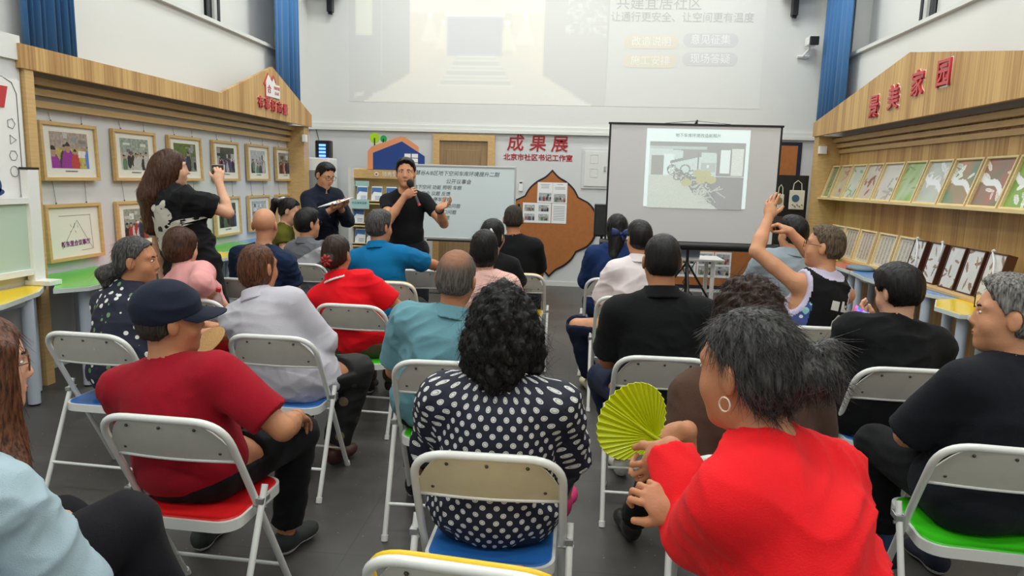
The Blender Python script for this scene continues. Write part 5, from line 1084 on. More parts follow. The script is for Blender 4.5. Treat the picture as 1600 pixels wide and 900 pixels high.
def bikes(w=130, h=92):
    Y, X = np.mgrid[0:h, 0:w]; u = X / w; v = Y / h; img = np.zeros((h, w, 3)) + np.array((0.55, 0.72, 0.68)); r = np.random.default_rng(5)
    def put(m, c): img[m] = np.array(c)
    put(v > 0.50, (0.52, 0.60, 0.50)); put((v > 0.5) & (u > 0.30 + (v - 0.5) * 0.9), (0.10, 0.10, 0.12)); put((v < 0.5) & (u > 0.70), (0.12, 0.12, 0.13))
    put((u > 0.02) & (u < 0.15) & (v > 0.20) & (v < 0.5), (0.16, 0.18, 0.15)); put((u > 0.15) & (u < 0.26) & (v > 0.18) & (v < 0.5), (0.75, 0.95, 0.92))
    put((v < 0.08 + 0.12 * u), (0.12, 0.16, 0.14)); put((v > 0.06) & (v < 0.10) & (u < .6), (0.4, 0.55, 0.5)); put((np.abs(v - (0.30 - (u - 0.22) * 0.36)) < 0.022) & (u > 0.22) & (u < 0.66), (0.10, 0.14, 0.13)); put((v < 0.28 - (u - 0.3) * 0.36) & (v > 0.10) & (u > 0.35) & (u < .62), (0.17, 0.20, 0.18))
    put((u > 0.5) & (u < 0.52) & (v > 0.16) & (v < 0.42), (0.08, 0.12, 0.12)); put((u > 0.54) & (u < 0.70) & (v > 0.15) & (v < 0.3), (0.55, 0.72, 0.66)); put((u > 0.54) & (u < 0.7) & (v > 0.3) & (v < 0.44), (0.35, 0.46, 0.42)); put((u > .60) & (u < .63) & (v > .33) & (v < .37), (.8, .95, .9))
    put((u > 0.74) & (u < 0.84) & (v > 0.10) & (v < 0.45), (0.80, 0.95, 0.92)); put((u > 0.86) & (u < 0.98) & (v > 0.08) & (v < 0.48), (0.66, 0.74, 0.66))
    for k in range(60):
        a = r.random(); x0, y0, rr = 0.26 + a * 0.42 + r.normal() * 0.03, 0.43 + a * 0.36 + r.normal() * 0.04, 0.02 + 0.03 * r.random(); d = np.hypot(u - x0, (v - y0) * 0.75)
        put(np.abs(d - rr) < 0.006, (0.02, 0.05, 0.05) if k % 3 else (0.5, 0.6, 0.5))
    for x0, y0 in ((0.52, 0.46), (0.60, 0.47), (0.40, 0.60), (0.66, 0.55), (0.55, 0.56)):
        m = ((u - x0) / 0.055) ** 2 + ((v - y0) / 0.06) ** 2 < 1; img[m] = (0.42, 0.42, 0.10)
    for k in range(14): x0, y0 = 0.5 + r.random() * .3, 0.62 + r.random() * .3; put((np.abs((v - y0) - (u - x0) * r.normal()) < 0.01) & (np.abs(u - x0) < 0.05), (0.45, 0.5, 0.42))
    return np.clip(img * (0.9 + 0.2 * r.random((h, w, 1))), 0, 1)
SG = glow_mat('screen_projected_light', srgb(210, 211, 212), 0.50)
whitepic = np.zeros((20, 26, 3)) + np.array((0.72, 0.95, 0.93))
pic('projected_slide', whitepic, SG, t, frame_xf((0.04, -0.003, 1.73), X3, Z3), 1.045, 0.80)
pic('projected_photo', bikes(), glow_mat('screen_projected_photo', srgb(186, 188, 188), 0.55), t, frame_xf((0.04, -0.006, 1.66), X3, Z3), 0.97, 0.68)
text('slide_heading', '地下车库环境改造前照片', 0.042, mat('projected_text', srgb(150, 168, 164), 0.7), t, frame_xf((0.04, -0.006, 2.065), X3, Z3), 0.0004)
# loudspeaker on a stand beside the screen
t = thing('loudspeaker', 'black loudspeaker on a pole beside the left edge of the screen', 'loudspeaker', (0.29, 7.85, 0)); b = MB(); b.bbox(-0.09, 0.09, -0.08, 0.10, 0.98, 1.33, 0.01); b.build('cabinet', M_black, t)
b = MB(); b.box(-0.075, 0.075, -0.086, -0.08, 1.0, 1.31); b.build('grille', mat('grille', (0.03, 0.03, 0.032), 0.6, bump=0.6, bscale=400), t); b = MB(); b.tube([(0, 0, 0.05), (0, 0, 0.98)], 0.015, 8); b.build('pole', M_black, t); b = MB(); b.lathe([(0.0001, 0), (0.17, 0), (0.17, 0.012), (0.02, 0.05), (0.0001, 0.05)], n=20); b.build('base', M_black, t)
# white desk with laptop
t = thing('white_desk', 'small white desk in front of the right pin board', 'desk', (1.43, 8.25, 0)); b = MB(); b.bbox(-0.42, 0.24, -0.22, 0.26, 0.72, 0.745, 0.004); b.build('desktop', WHT, t)
for x, y in ((-0.38, -0.18), (0.12, -0.18), (-0.38, 0.22), (0.12, 0.22)): b = MB(); b.box(x - 0.02, x + 0.02, y - 0.02, y + 0.02, 0, 0.72); b.build('leg', WHT, t)
t = thing('laptop', 'open grey laptop on the white desk under the screen', 'laptop', (1.24, 8.2, 0.746)); b = MB(); b.bbox(-0.16, 0.16, -0.11, 0.11, 0, 0.016, 0.004); b.build('keyboard_base', M_metal, t)
b = MB(); b.xf = Matrix.Translation((0, -0.11, 0.016)) @ Matrix.Rotation(0.25, 4, 'X'); b.bbox(-0.16, 0.16, -0.004, 0.004, 0, 0.22, 0.003); b.build('lid', mat('laptop_lid', srgb(120, 128, 150), 0.35, metal=0.3), t)
t = thing('cable', 'black power cables hanging under the white desk', 'cable', (1.3, 8.25, 0)); b = MB()
for k in range(3): b.tube([(-0.1 + 0.1 * k, 0, 0.72), (0.02 - 0.03 * k, 0.02, 0.45), (0.12 * (k - 1), 0, 0.25), (0.16 - .1 * k, 0.05, 0.02)], 0.006, 6)
b.build('cord', M_black, t, smooth=True)
# ---------------------------------------------------------------- whiteboard
t = thing('whiteboard', 'mobile whiteboard covered in handwriting behind the speaker', 'whiteboard', (-1.35, 8.6, 0)); m_wb = mat('whiteboard_surface', srgb(222, 234, 238), 0.2)
b = MB(); b.box(-0.60, 0.60, -0.012, 0.012, 0.84, 1.70); b.build('board', m_wb, t); m_al = mat('aluminium', (0.62, 0.63, 0.64), 0.35, metal=0.7)
b = MB(); [b.bbox(*a, 0.004) for a in ((-0.62, 0.62, -0.02, 0.02, 1.695, 1.72), (-0.62, 0.62, -0.02, 0.02, 0.82, 0.845), (-0.62, -0.60, -0.02, 0.02, 0.845, 1.70), (0.60, 0.62, -0.02, 0.02, 0.845, 1.70))]; b.build('frame', m_al, t)
b = MB(); b.bbox(-0.45, 0.55, -0.08, -0.02, 0.80, 0.82, 0.003); b.build('pen_tray', M_black, t)
for x in (-0.66, 0.66):
    b = MB(); b.tube([(x, 0.0, 0.08), (x, 0.0, 1.28)], 0.016, 8); b.tube([(x - 0.02, 0, 1.22), (x + 0.03, 0, 1.22)], 0.024, 8); b.build('post', M_black, t); b = MB(); b.tube([(x, -0.28, 0.05), (x, 0.28, 0.05)], 0.016, 8); b.tube([(x, -0.27, 0.02), (x, -0.27, 0.05)], 0.025, 8); b.tube([(x, 0.27, 0.02), (x, 0.27, 0.05)], 0.025, 8); b.build('foot', M_black, t)
b = MB(); b.tube([(-0.66, 0, 0.15), (0.66, 0, 0.15)], 0.012, 8); b.build('crossbar', M_black, t)
INK = mat('marker_ink', (0.05, 0.06, 0.07), 0.5)
for s, x, z, sz in (('领秀慧谷A/B区地下空间车库环境提升二期', -0.16, 1.615, 0.062), ('公开议事会', -0.08, 1.52, 0.062), ('地下空间 功能 照明 车棚', -0.34, 1.445, 0.055), ('安全 议题 反馈', -0.36, 1.37, 0.055), ('停车管理', -0.28, 1.30, 0.055), ('垃圾分类问题', -0.22, 1.225, 0.055), ('出入口问题', -0.24, 1.15, 0.055), ('问题', -0.24, 1.08, 0.055)):
    text('handwriting', s, sz, INK, t, frame_xf((x, -0.0135, z), (1, 0, 0.0), Z3), 0.0004, shear=0.2)
t = thing('board_eraser', 'small blue board eraser on the tray of the whiteboard', 'eraser', (-1.12, 8.54, 0.8215)); b = MB(); b.bbox(-0.06, 0.06, -0.02, 0.02, 0, 0.035, 0.005); b.build('eraser_body', mat('eraser_blue', srgb(40, 60, 200), 0.5), t)
# ---------------------------------------------------------------- leaflet rack with the blue house top
RX, RY = -2.63, 10.1
t = thing('leaflet_rack', 'wooden leaflet rack with a blue house shaped top', 'leaflet rack', (RX, RY, 0)); m_rk = mat('rack_white', srgb(224, 226, 222), 0.5)
for xa in (-0.56, 0.53): b = MB(); b.box(xa, xa + 0.03, -0.30, 0.12, 0, 1.67); b.build('side_panel', m_rk, t)
b = MB(); b.box(-0.53, 0.53, 0.08, 0.12, 0, 1.67); b.build('back_panel', WOODP, t)
b = MB(); b.box(-0.53, 0.53, -0.14, 0.08, 1.53, 1.65); b.build('header', WOODF, t); b = MB(); b.xf = frame_xf((-0.20, -0.141, 1.59), X3, Z3); b.prism([(0.03 * math.cos(a), 0.03 * math.sin(a)) for a in np.linspace(0, 6.28, 16, endpoint=False)], 0, 0.004); b.build('round_logo', WHT, t)
b = MB(); b.xf = frame_xf((-0.20, -0.146, 1.59), X3, Z3); b.prism([(0.014 * math.cos(a), 0.014 * math.sin(a)) for a in np.linspace(0, 6.28, 12, endpoint=False)], 0, 0.003); b.build('logo_centre', RED, t)
text('header_writing', '领秀慧谷社区', 0.075, WHT, t, frame_xf((0.10, -0.142, 1.585), X3, Z3), 0.001)
zs = [1.205, 0.885, 0.60, 0.30]
for i, z in enumerate(zs): b = MB(); b.box(-0.53, 0.53, -0.22, 0.08, z - 0.02, z); b.box(-0.53, 0.53, -0.22, -0.205, z - 0.04, z + 0.015); b.build('shelf', WOODP, t)
ho = thing('house_board', 'blue house cut-out with orange roof and two trees above the rack', 'decoration', (RX, RY + 0.05, 1.66)); hx = frame_xf((0, 0, 0), X3, Z3)
OR = mat('roof_orange', srgb(224, 150, 104), 0.6); BL = mat('house_blue', srgb(24, 62, 136), 0.5)
flat('roof_band', [(-0.38, 0), (-0.38, 0.25), (-0.32, 0.32), (0.10, 0.47), (0.17, 0.46), (0.36, 0.33), (0.36, 0.25), (0.30, 0.25), (0.12, 0.36), (-0.30, 0.21), (-0.30, 0)], OR, ho, hx, 0.02); flat('house_face', [(-0.30, 0), (0.45, 0), (0.45, 0.20), (0.12, 0.40), (-0.30, 0.23)], BL, ho, hx, 0.015, 0.008)
for i in (0, 1):
    for j in (0, 1, 2): flat('window_pane', [(0.16 + i * .105, 0.045 + j * .065), (0.25 + i * .105, 0.045 + j * .065), (0.25 + i * .105, 0.1 + j * .065), (0.16 + i * .105, 0.1 + j * .065)], WHT, ho, hx, 0.004, 0.023)
for cx, cz, rr, mm in ((-0.28, 0.44, 0.075, mat('tree_lime', srgb(170, 214, 30), 0.6)), (-0.15, 0.43, 0.05, mat('tree_green', srgb(36, 160, 70), 0.6))):
    flat('tree_crown', [(cx + rr * 0.95 * math.cos(a), cz + rr * math.sin(a)) for a in np.linspace(0, 6.28, 24, endpoint=False)], mm, ho, hx, 0.012, -0.004); flat('tree_trunk', [(cx - 0.008, 0.32), (cx + 0.008, 0.32), (cx + 0.008, cz), (cx - 0.008, cz)], M_black, ho, hx, 0.014, 0.0)
# leaflets: one built, the rest copies
LB = mat('leaflet_blue', srgb(60, 110, 170), 0.5); proto = None
rows = [(1.205, [-0.40, -0.19, 0.02, 0.22]), (0.885, [-0.45, -0.18, 0.10, 0.36]), (0.60, [-0.43, -0.26, -0.02, 0.22]), (0.30, [-0.40, -0.1, 0.2])]
rn = ['top', 'second', 'third', 'lowest']; cn = ['leftmost', 'second from the left', 'third from the left', 'rightmost']
for ri, (z, xs) in enumerate(rows):
    for xi, x in enumerate(xs):
        lb = 'blue and white leaflet on the %s shelf of the rack, %s' % (rn[ri], cn[xi])
        if proto is None:
            proto = thing('leaflet', lb, 'leaflet', (RX + x, RY - 0.19, z), 0, 'leaflets on the %s rack shelf' % rn[ri]); proto.rotation_euler = (-0.22, 0, 0)
            b = MB(); b.box(-0.075, 0.075, -0.004, 0.0, 0, 0.215); b.build('sheet', PAPER, proto); b = MB(); b.xf = frame_xf((0, -0.0045, 0), X3, Z3); b.prism([(-0.072, 0.09), (-0.04, 0.14), (0.072, 0.13), (0.072, 0.20), (-0.072, 0.20)], 0, 0.001); b.build('printed_picture', LB, proto)
            b = MB(); [b.box(-0.02, 0.06, -0.006, -0.0045, 0.03 + k * .02, 0.036 + k * .02) for k in range(3)]; b.build('printed_lines', LB, proto)
        else:
            c = copy_tree(proto); c.location = (RX + x, RY - 0.19, z); c['label'] = lb; c['group'] = 'leaflets on the %s rack shelf' % rn[ri]
t = thing('shelf_tag', 'pale green paper tag on the leaflet rack, in front of the second shelf', 'tag', (RX - 0.42, RY - 0.235, 1.20)); b = MB(); b.box(-0.14, 0.14, -0.003, 0, -0.10, 0.03); b.build('card', mat('tag_green', srgb(176, 214, 210), 0.6), t); text('tag_writing', '社区服务指南', 0.036, mat('ink_blue2', srgb(60, 110, 150), 0.6), t, frame_xf((0, -0.004, -0.02), X3, Z3), 0.0005)
t = thing('shelf_tag', 'pale green tag at the top left of the leaflet rack', 'tag', (RX - 0.42, RY - 0.10, 1.45)); b = MB(); b.box(-0.10, 0.10, -0.003, 0, -0.04, 0.04); b.build('card', mat('tag_green', srgb(176, 214, 210), 0.6), t)
# ---------------------------------------------------------------- standing air conditioner
t = thing('air_conditioner', 'tall white floor-standing air conditioner beside the leaflet rack', 'air conditioner', (-3.72, 10.2, 0)); b = MB(); b.bbox(-0.18, 0.18, -0.18, 0.18, 0, 1.80, 0.02); b.build('case', WHT, t)
b = MB(); b.box(-0.13, 0.13, -0.186, -0.18, 1.30, 1.62); b.build('air_outlet', mat('outlet_grey', srgb(150, 152, 156), 0.5), t); b = MB(); b.box(-0.10, 0.10, -0.187, -0.18, 1.10, 1.26); b.build('display', M_black, t); b = MB(); b.box(-0.13, 0.13, -0.184, -0.18, 0.15, 0.6); b.build('intake_grille', m_edge, t)
t = thing('purifier', 'small black device glowing blue on top of the air conditioner', 'device', (-3.68, 10.2, 1.80)); b = MB(); b.bbox(-0.11, 0.12, -0.06, 0.06, 0, 0.25, 0.02); b.build('case', M_black, t)
b = MB(); [b.tube([(-0.045, -0.064, 0.03 + k * .05), (0.05, -0.064, 0.03 + k * .05)], 0.016, 8) for k in range(4)]; b.build('lamp_tube', mat('blue_lamp', (0.1, 0.2, 1), 0.4, emit=(0.10, 0.25, 1.0), es=3.0), t)
t = thing('cable', 'thin dark cable running from the left corner to the device', 'cable', (-3.95, YB - 0.01, 1.7)); b = MB(); b.tube([(0, 0, 0.55), (0.05, -0.02, 0.40), (0.17, -0.30, 0.22)], 0.005, 6); b.build('cord', M_black, t)

# ---------------------------------------------------------------- folding chairs
CH_T = mat('chair_tube', srgb(230, 232, 228), 0.28, coat=0.5); CH_P = mat('chair_back_paint', srgb(218, 217, 208), 0.35, var=0.03, vscale=20); CH_C = mat('chair_back_cream', srgb(222, 212, 182), 0.35, var=0.04, vscale=20); SCREW = mat('screw', (0.10, 0.09, 0.08), 0.3, metal=0.8)
SEATC = {'blue': mat('seat_blue', srgb(40, 104, 180), 0.35), 'green': mat('seat_green', srgb(60, 196, 30), 0.35), 'red': mat('seat_red', srgb(214, 30, 34), 0.35), 'yellow': mat('seat_yellow', srgb(236, 196, 30), 0.35)}
def arcpts(pts, r, n=5):
    """polyline with rounded corners"""
    out = [Vector(pts[0])]
    for i in range(1, len(pts) - 1):
        p0, p, p1 = Vector(pts[i - 1]), Vector(pts[i]), Vector(pts[i + 1]); a = (p0 - p).normalized() * r; c = (p1 - p).normalized() * r
        for t in np.linspace(0, 1, n): out.append((p + a) * (1 - t) ** 2 + p * 2 * t * (1 - t) + (p + c) * t * t)
    return out + [Vector(pts[-1])]
def chair_proto(colour, cream=False):
    """origin under the seat centre, occupant faces +y; back hoop top at z 0.80, y -0.24"""
    t = thing('folding_chair', 'x', 'folding chair'); w = 0.218
    # main tube: front feet -> up and back -> hoop
    L = lambda s, k: (s * (w - 0.010 * 0), 0.20 - 0.0, 0)
    yb = lambda z: 0.20 - 0.44 * (z / 0.80) ** 1.0
    leftp = [(-w, yb(0.012), 0.012), (-w, yb(0.50), 0.50), (-w * 1.0, yb(0.62), 0.62), (-w * 0.98, yb(0.79), 0.79)]
    pts = arcpts([leftp[0], leftp[2], (-w * 0.98, yb(0.80), 0.80), (w * 0.98, yb(0.80), 0.80), (w, yb(0.62), 0.62), (w, yb(0.012), 0.012)], 0.105, 9)
    b = MB(); b.tube(pts, 0.0125, 12); b.build('back_hoop', CH_T, t, smooth=0.8)
    # back panel: curved steel sheet inside the hoop, dished backwards
    b = MB(); N, K = 22, 8; vs = []
    def outline(u, v):      # u -1..1, v 0..1 from the bottom edge up
        z0, z1 = 0.645, 0.795; hw = 0.205; top = z1 - 0.095 * max(0, (abs(u) - 0.52) / 0.48) ** 2.2
        return u * hw, z0 + (top - z0) * v
    for face in (0, 1):
        for j in range(K + 1):
            for i in range(N + 1):
                u = -1 + 2 * i / N; x, z = outline(u, j / K); d = -0.018 * (1 - u * u) ** 1.2 * (0.6 + 0.4 * math.cos((j / K - 0.3) * 2)); vs.append((x, yb(z) + d + (0.007 if face else 0.0), z))
    fs = []; S = (N + 1) * (K + 1)
    for j in range(K):
        for i in range(N): k = j * (N + 1) + i; fs += [(k, k + N + 1, k + N + 2, k + 1)][::1]; fs.append((S + k, S + k + 1, S + k + N + 2, S + k + N + 1))
    for i in range(N): fs += [(i, i + 1, S + i + 1, S + i), (K * (N + 1) + i + 1, K * (N + 1) + i, S + K * (N + 1) + i, S + K * (N + 1) + i + 1)]
    b.add(vs, fs); bp = b.build('backrest', CH_C if cream else CH_P, t, smooth=0.7)
    b = MB(); b.tube([(x * 0.205, yb(0.643) - 0.016 * (1 - x * x) ** 1.2, 0.643) for x in np.linspace(-1, 1, 15)], 0.006, 8); b.build('lower_rim', CH_T, t, smooth=True)
    for x, z in ((-0.115, 0.770), (0.0, 0.772), (0.115, 0.770), (-0.165, 0.675), (0.165, 0.675)):
        b = MB(); y = yb(z) - 0.018 * (1 - (x / .205) ** 2) ** 1.2; b.xf = frame_xf((x, y - 0.001, z), X3, (0, -0.4, 0.9)); b.lathe([(0.0001, 0.003), (0.003, 0.0028), (0.0055, 0), (0.0055, -0.003)], n=10); b.build('screw', SCREW, t, smooth=True)
    # rear legs: from under the seat front back to the floor
    rl = lambda z: -0.23 + 0.27 * (z / 0.52)
    for s in (-1, 1):
        b = MB(); x = s * (w + 0.024); b.tube([(x, -0.26, 0.012), (x, -0.26 + 0.215 * 0.52 / 0.5, 0.52)], 0.0115, 10); b.build('rear_leg', CH_T, t, smooth=0.8)
        for p0, p1 in (((x, -0.262, 0.0), (x, -0.255, 0.025)), ((s * w, 0.203, 0.0), (s * w, 0.190, 0.025))): b = MB(); b.tube([p0, p1], 0.015, 10); b.build('foot_cap', WHT, t, smooth=0.8)
        b = MB(); b.bbox(x - 0.016, x + 0.010, -0.075, -0.020, 0.462, 0.482, 0.002); b.build('hinge', M_metal, t); b = MB(); b.tube([(s * w - 0.01, -0.055, 0.45), (x + s * 0.014, -0.055, 0.45)], 0.007, 8); b.build('pivot', M_metal, t)
    b = MB(); b.tube([(-w - 0.024, -0.205, 0.145), (w + 0.024, -0.205, 0.145)], 0.0075, 8); b.build('crossbar', CH_T, t, smooth=0.8); b = MB(); b.tube([(-w, 0.135, 0.125), (w, 0.135, 0.125)], 0.0075, 8); b.build('crossbar', CH_T, t, smooth=0.8)
    # seat pan
    def rr(hw, y0, y1, r, n=6):
        out = []
        for cx, cy, a0 in ((hw - r, y1 - r, 0), (-hw + r, y1 - r, 1), (-hw + r, y0 + r, 2), (hw - r, y0 + r, 3)):
            for k in range(n + 1): a = (a0 + k / n) * math.pi / 2; out.append((cx + r * math.cos(a), cy + r * math.sin(a)))
        return out
    b = MB(); P0 = rr(0.200, -0.175, 0.205, 0.07); b.prism(P0, 0.400, 0.436); b.build('seat_pan', CH_T, t, smooth=0.5)
    b = MB(); P1 = rr(0.190, -0.165, 0.197, 0.065); n = len(P1); vs = [(x, y, 0.436) for x, y in P1] + [(x * 0.98, y * 0.98, 0.441) for x, y in P1] + [(x * 0.75, y * 0.75, 0.437) for x, y in P1]
    b.add(vs, [(i, (i + 1) % n, n + (i + 1) % n, n + i) for i in range(n)] + [(n + i, n + (i + 1) % n, 2 * n + (i + 1) % n, 2 * n + i) for i in range(n)] + [tuple(range(2 * n, 3 * n))]); b.build('seat', SEATC[colour], t, smooth=0.6)
    return t
PROTO = {}
def chair(colour, x, y, rz, label, cream=False):
    """x, y: where the top of the back hoop stands"""
    ox, oy = x - math.sin(rz) * 0.24, y + math.cos(rz) * 0.24
    key = (colour, cream)
    if key not in PROTO: o = PROTO[key] = chair_proto(colour, cream)
    else: o = copy_tree(PROTO[key])
    o.location = (ox, oy, 0); o.rotation_euler = (0, 0, rz); o['label'] = label; o['group'] = 'folding chairs of the audience'; return o
chair('blue', -0.22, 1.88, 0.0, 'white folding chair with a cream back, blue seat, under the woman in polka dots', True)
yc = chair('yellow', -0.20, 1.30, -0.12, 'empty white folding chair with a yellow rim at the bottom edge')
b = MB(); w = 0.218; yb_ = lambda z: 0.20 - 0.44 * (z / 0.80); b.tube([p + Vector((0, 0.017, 0.006)) for p in arcpts([(-w * .98, yb_(0.66), 0.66), (-w * 0.98, yb_(0.80), 0.80), (w * 0.98, yb_(0.80), 0.80), (w * .98, yb_(0.66), 0.66)], 0.105, 9)], 0.0085, 8); b.build('yellow_rim', SEATC['yellow'], yc, smooth=True)
chair('red', -1.27, 2.02, -0.05, 'white folding chair with a red seat under the man in the navy cap')
chair('blue', -2.26, 3.04, -0.06, 'white folding chair with a blue seat under the woman in the navy leaf blouse')
chair('blue', -1.42, 3.17, -0.03, 'white folding chair with a blue seat under the woman in the light grey shirt')
chair('green', -1.32, 4.05, -0.06, 'white folding chair with a green seat under the woman in the red polo')
chair('green', -0.53, 2.86, 0.03, 'white folding chair with a green seat under the man in the teal polo')
chair('yellow', -1.36, 5.01, 0.0, 'white folding chair with a yellow seat under the man in the blue polo')
chair('blue', -1.30, 5.75, 0.15, 'white folding chair in the front row below the speaker, empty')
chair('blue', -2.33, 5.86, -0.05, 'white folding chair under the young man with glasses')
chair('green', -2.38, 4.88, -0.05, 'white folding chair under the bald man in navy')
chair('red', -2.30, 4.02, -0.08, 'white folding chair under the woman with bobbed hair and pink blouse')
chair('green', -0.50, 4.00, 0.0, 'white folding chair under the woman in pale pink')
chair('blue', -0.55, 4.85, 0.0, 'white folding chair under the dark-haired person with a white hair clip')
chair('yellow', -0.45, 5.75, 0.0, 'white folding chair under the short-haired man in a black T-shirt')
chair('blue', 0.32, 5.68, 0.0, 'white folding chair under the woman with the blue bow')
chair('green', 0.38, 4.78, 0.0, 'white folding chair under the man in the pale pink shirt')
chair('blue', 0.42, 3.12, 0.0, 'white folding chair under the man in the black polo')
chair('red', 0.56, 1.96, -0.12, 'white folding chair with a red seat under the curly-haired woman in brown')
chair('green', 1.38, 4.00, 0.0, 'white folding chair with a green seat under the man in the tank top')
chair('yellow', 1.45, 5.00, 0.0, 'white folding chair under the man in light grey, right of the screen')
chair('blue', 1.47, 3.13, 0.0, 'white folding chair with a blue seat under the person in black holding a phone')
chair('green', 1.36, 2.18, -0.10, 'white folding chair with a green seat under the old man at the right edge')
chair('green', 0.56, 0.97, 0.2, 'white folding chair under the woman in the red blouse')
chair('blue', -1.42, 1.02, -0.6, 'white folding chair under the long-haired woman in denim at the left edge')

# ---------------------------------------------------------------- clothes and hair used once
def dots_mat():
    m = bpy.data.materials.new('navy_polka'); m.use_nodes = True; n, l = NT(m); b = n['Principled BSDF']; b.inputs['Roughness'].default_value = 0.7
    a = n.new('ShaderNodeAttribute'); a.attribute_name = 'sp'; sp = n.new('ShaderNodeSeparateXYZ'); l.new(a.outputs['Vector'], sp.inputs[0])
    def M(op, *q):
        k = n.new('ShaderNodeMath'); k.operation = op
        for i, v in enumerate(q):
            if isinstance(v, (int, float)): k.inputs[i].default_value = v
            else: l.new(v, k.inputs[i])
        return k.outputs[0]
    s = 0.040; row = M('FLOOR', M('DIVIDE', sp.outputs[1], s * 0.62)); odd = M('MULTIPLY', M('FLOORED_MODULO', row, 2.0), 0.5)
    fu = M('SUBTRACT', M('FRACT', M('ADD', M('DIVIDE', sp.outputs[0], s), odd)), 0.5); fv = M('MULTIPLY', M('SUBTRACT', M('FRACT', M('DIVIDE', sp.outputs[1], s * 0.62)), 0.5), 0.62)
    d = M('SQRT', M('ADD', M('MULTIPLY', fu, fu), M('MULTIPLY', fv, fv))); k = M('LESS_THAN', d, 0.215); ring = M('LESS_THAN', M('ABSOLUTE', M('SUBTRACT', d, 0.13)), 0.02)
    x = n.new('ShaderNodeMix'); x.data_type = 'RGBA'; l.new(k, x.inputs[0]); x.inputs[6].default_value = (*srgb(22, 26, 48), 1); x.inputs[7].default_value = (*srgb(226, 226, 222), 1)
    y = n.new('ShaderNodeMix'); y.data_type = 'RGBA'; l.new(ring, y.inputs[0]); l.new(x.outputs[2], y.inputs[6]); y.inputs[7].default_value = (*srgb(150, 152, 160), 1)
    l.new(y.outputs[2], b.inputs['Base Color']); return m
def speck_mat(name, base, c1, c2, scale, thr, thr2=None, bands=None):
    m = bpy.data.materials.new(name); m.use_nodes = True; n, l = NT(m); b = n['Principled BSDF']; b.inputs['Roughness'].default_value = 0.75
    tc = n.new('ShaderNodeTexCoord'); v = n.new('ShaderNodeTexVoronoi'); v.inputs['Scale'].default_value = scale; l.new(tc.outputs['Object'], v.inputs['Vector'])
    k = n.new('ShaderNodeMath'); k.operation = 'LESS_THAN'; l.new(v.outputs['Distance'], k.inputs[0]); k.inputs[1].default_value = thr
    sc = n.new('ShaderNodeSeparateColor'); l.new(v.outputs['Color'], sc.inputs[0]); g = n.new('ShaderNodeMath'); g.operation = 'GREATER_THAN'; l.new(sc.outputs[0], g.inputs[0]); g.inputs[1].default_value = 0.55
    a = n.new('ShaderNodeMix'); a.data_type = 'RGBA'; l.new(g.outputs[0], a.inputs[0]); a.inputs[6].default_value = (*c1, 1); a.inputs[7].default_value = (*c2, 1)
    x = n.new('ShaderNodeMix'); x.data_type = 'RGBA'; l.new(k.outputs[0], x.inputs[0]); x.inputs[6].default_value = (*base, 1); l.new(a.outputs[2], x.inputs[7]); l.new(x.outputs[2], b.inputs['Base Color']); return m
SKT = skin_mat('skin_warm', srgb(190, 130, 94))
HBALD = hair_mat('hair_thinning', (0.035, 0.03, 0.026), (0.17, 0.15, 0.135), 0.6, grey=(0.0, -0.06, 0.115, 0.085, srgb(150, 104, 78)))
HCROP = hair_mat('hair_crop', (0.012, 0.010, 0.009), (0.06, 0.045, 0.035), 0.7); HSALT = hair_mat('hair_salt', (0.03, 0.03, 0.03), (0.30, 0.29, 0.27), 0.6); HTAN = hair_mat('hair_crop_tan', (0.03, 0.020, 0.012), (0.17, 0.12, 0.08), 0.7)
FR_B = mat('frame_black', (0.01, 0.01, 0.01), 0.3); FR_T = mat('frame_tortoise', srgb(110, 66, 40), 0.3)
up_ = np.array([0, 0, 1.0]); A = np.array
HK = M_['hair_black']; HG = M_['hair_grey']; HB = M_['hair_brown']; HA = M_['hair_auburn']; HD = M_['hair_darkbrown']
NAVYC = cloth('cloth_navy', srgb(30, 38, 62)); DARK = cloth('trousers_dark', srgb(30, 30, 34))
PI = math.pi
# ---- standing figures
p = person('standing man in a black T-shirt speaking into a microphone before the whiteboard', (-1.50, 6.25), (-1.488, 6.150, 1.595), yaw=PI + 0.30, hyaw=-0.12, stand=True, skin=M_['skin'], shw=0.195,
    wr={1: dict(p=A((-1.447, 5.960, 1.406)), d=(0.8, -0.3, 0.4), n=(0.31, 0.89, 0.05), hint=(-0.8, 0.1, -0.9), curl=1.25, thumb=0.9), -1: dict(p=A((-1.152, 5.950, 1.313)), d=(0.9, -0.25, 0.35), n=(0.1, -0.6, 0.9), hint=(0.5, 0.3, -0.9), curl=0.45)},
    top=dict(mat=M_['cloth_black'], sleeve=0.52, loose=0.008, sleeve_loose=0.006, hem=0.06, neck=0.070, amp=0.002), legs=dict(mat=DARK, loose=0.022), hair_=('short', HK, (), 3, 1.05), fine_hands=True)
hc = p['arms'][1][2]; t = thing('microphone', 'black handheld microphone with a red ring held by the speaker', 'microphone', tuple(hc + unit([0.8, -0.3, 0.4]) * 0.078 + A([0.31, 0.89, 0.05]) * 0.028))
dr = Vector((-0.42, 0.10, 0.9)).normalized(); q = lambda k: tuple(dr * k); b = MB(); b.tube([q(-0.11), q(-0.06), q(0.05)], 0.014, 12, rs=[0.0115, 0.012, 0.015]); b.build('handle', mat('mic_grey', (0.06, 0.06, 0.065), 0.35), t, smooth=0.8)
b = MB(); b.tube([q(0.045), q(0.06), q(0.085), q(0.105), q(0.115)], 0.02, 14, rs=[0.015, 0.026, 0.031, 0.024, 0.008]); b.build('foam_head', mat('mic_foam', (0.015, 0.015, 0.016), 0.9), t, smooth=True); b = MB(); b.tube([q(-0.125), q(-0.105)], 0.013, 12); b.build('ring', RED, t, smooth=0.8)
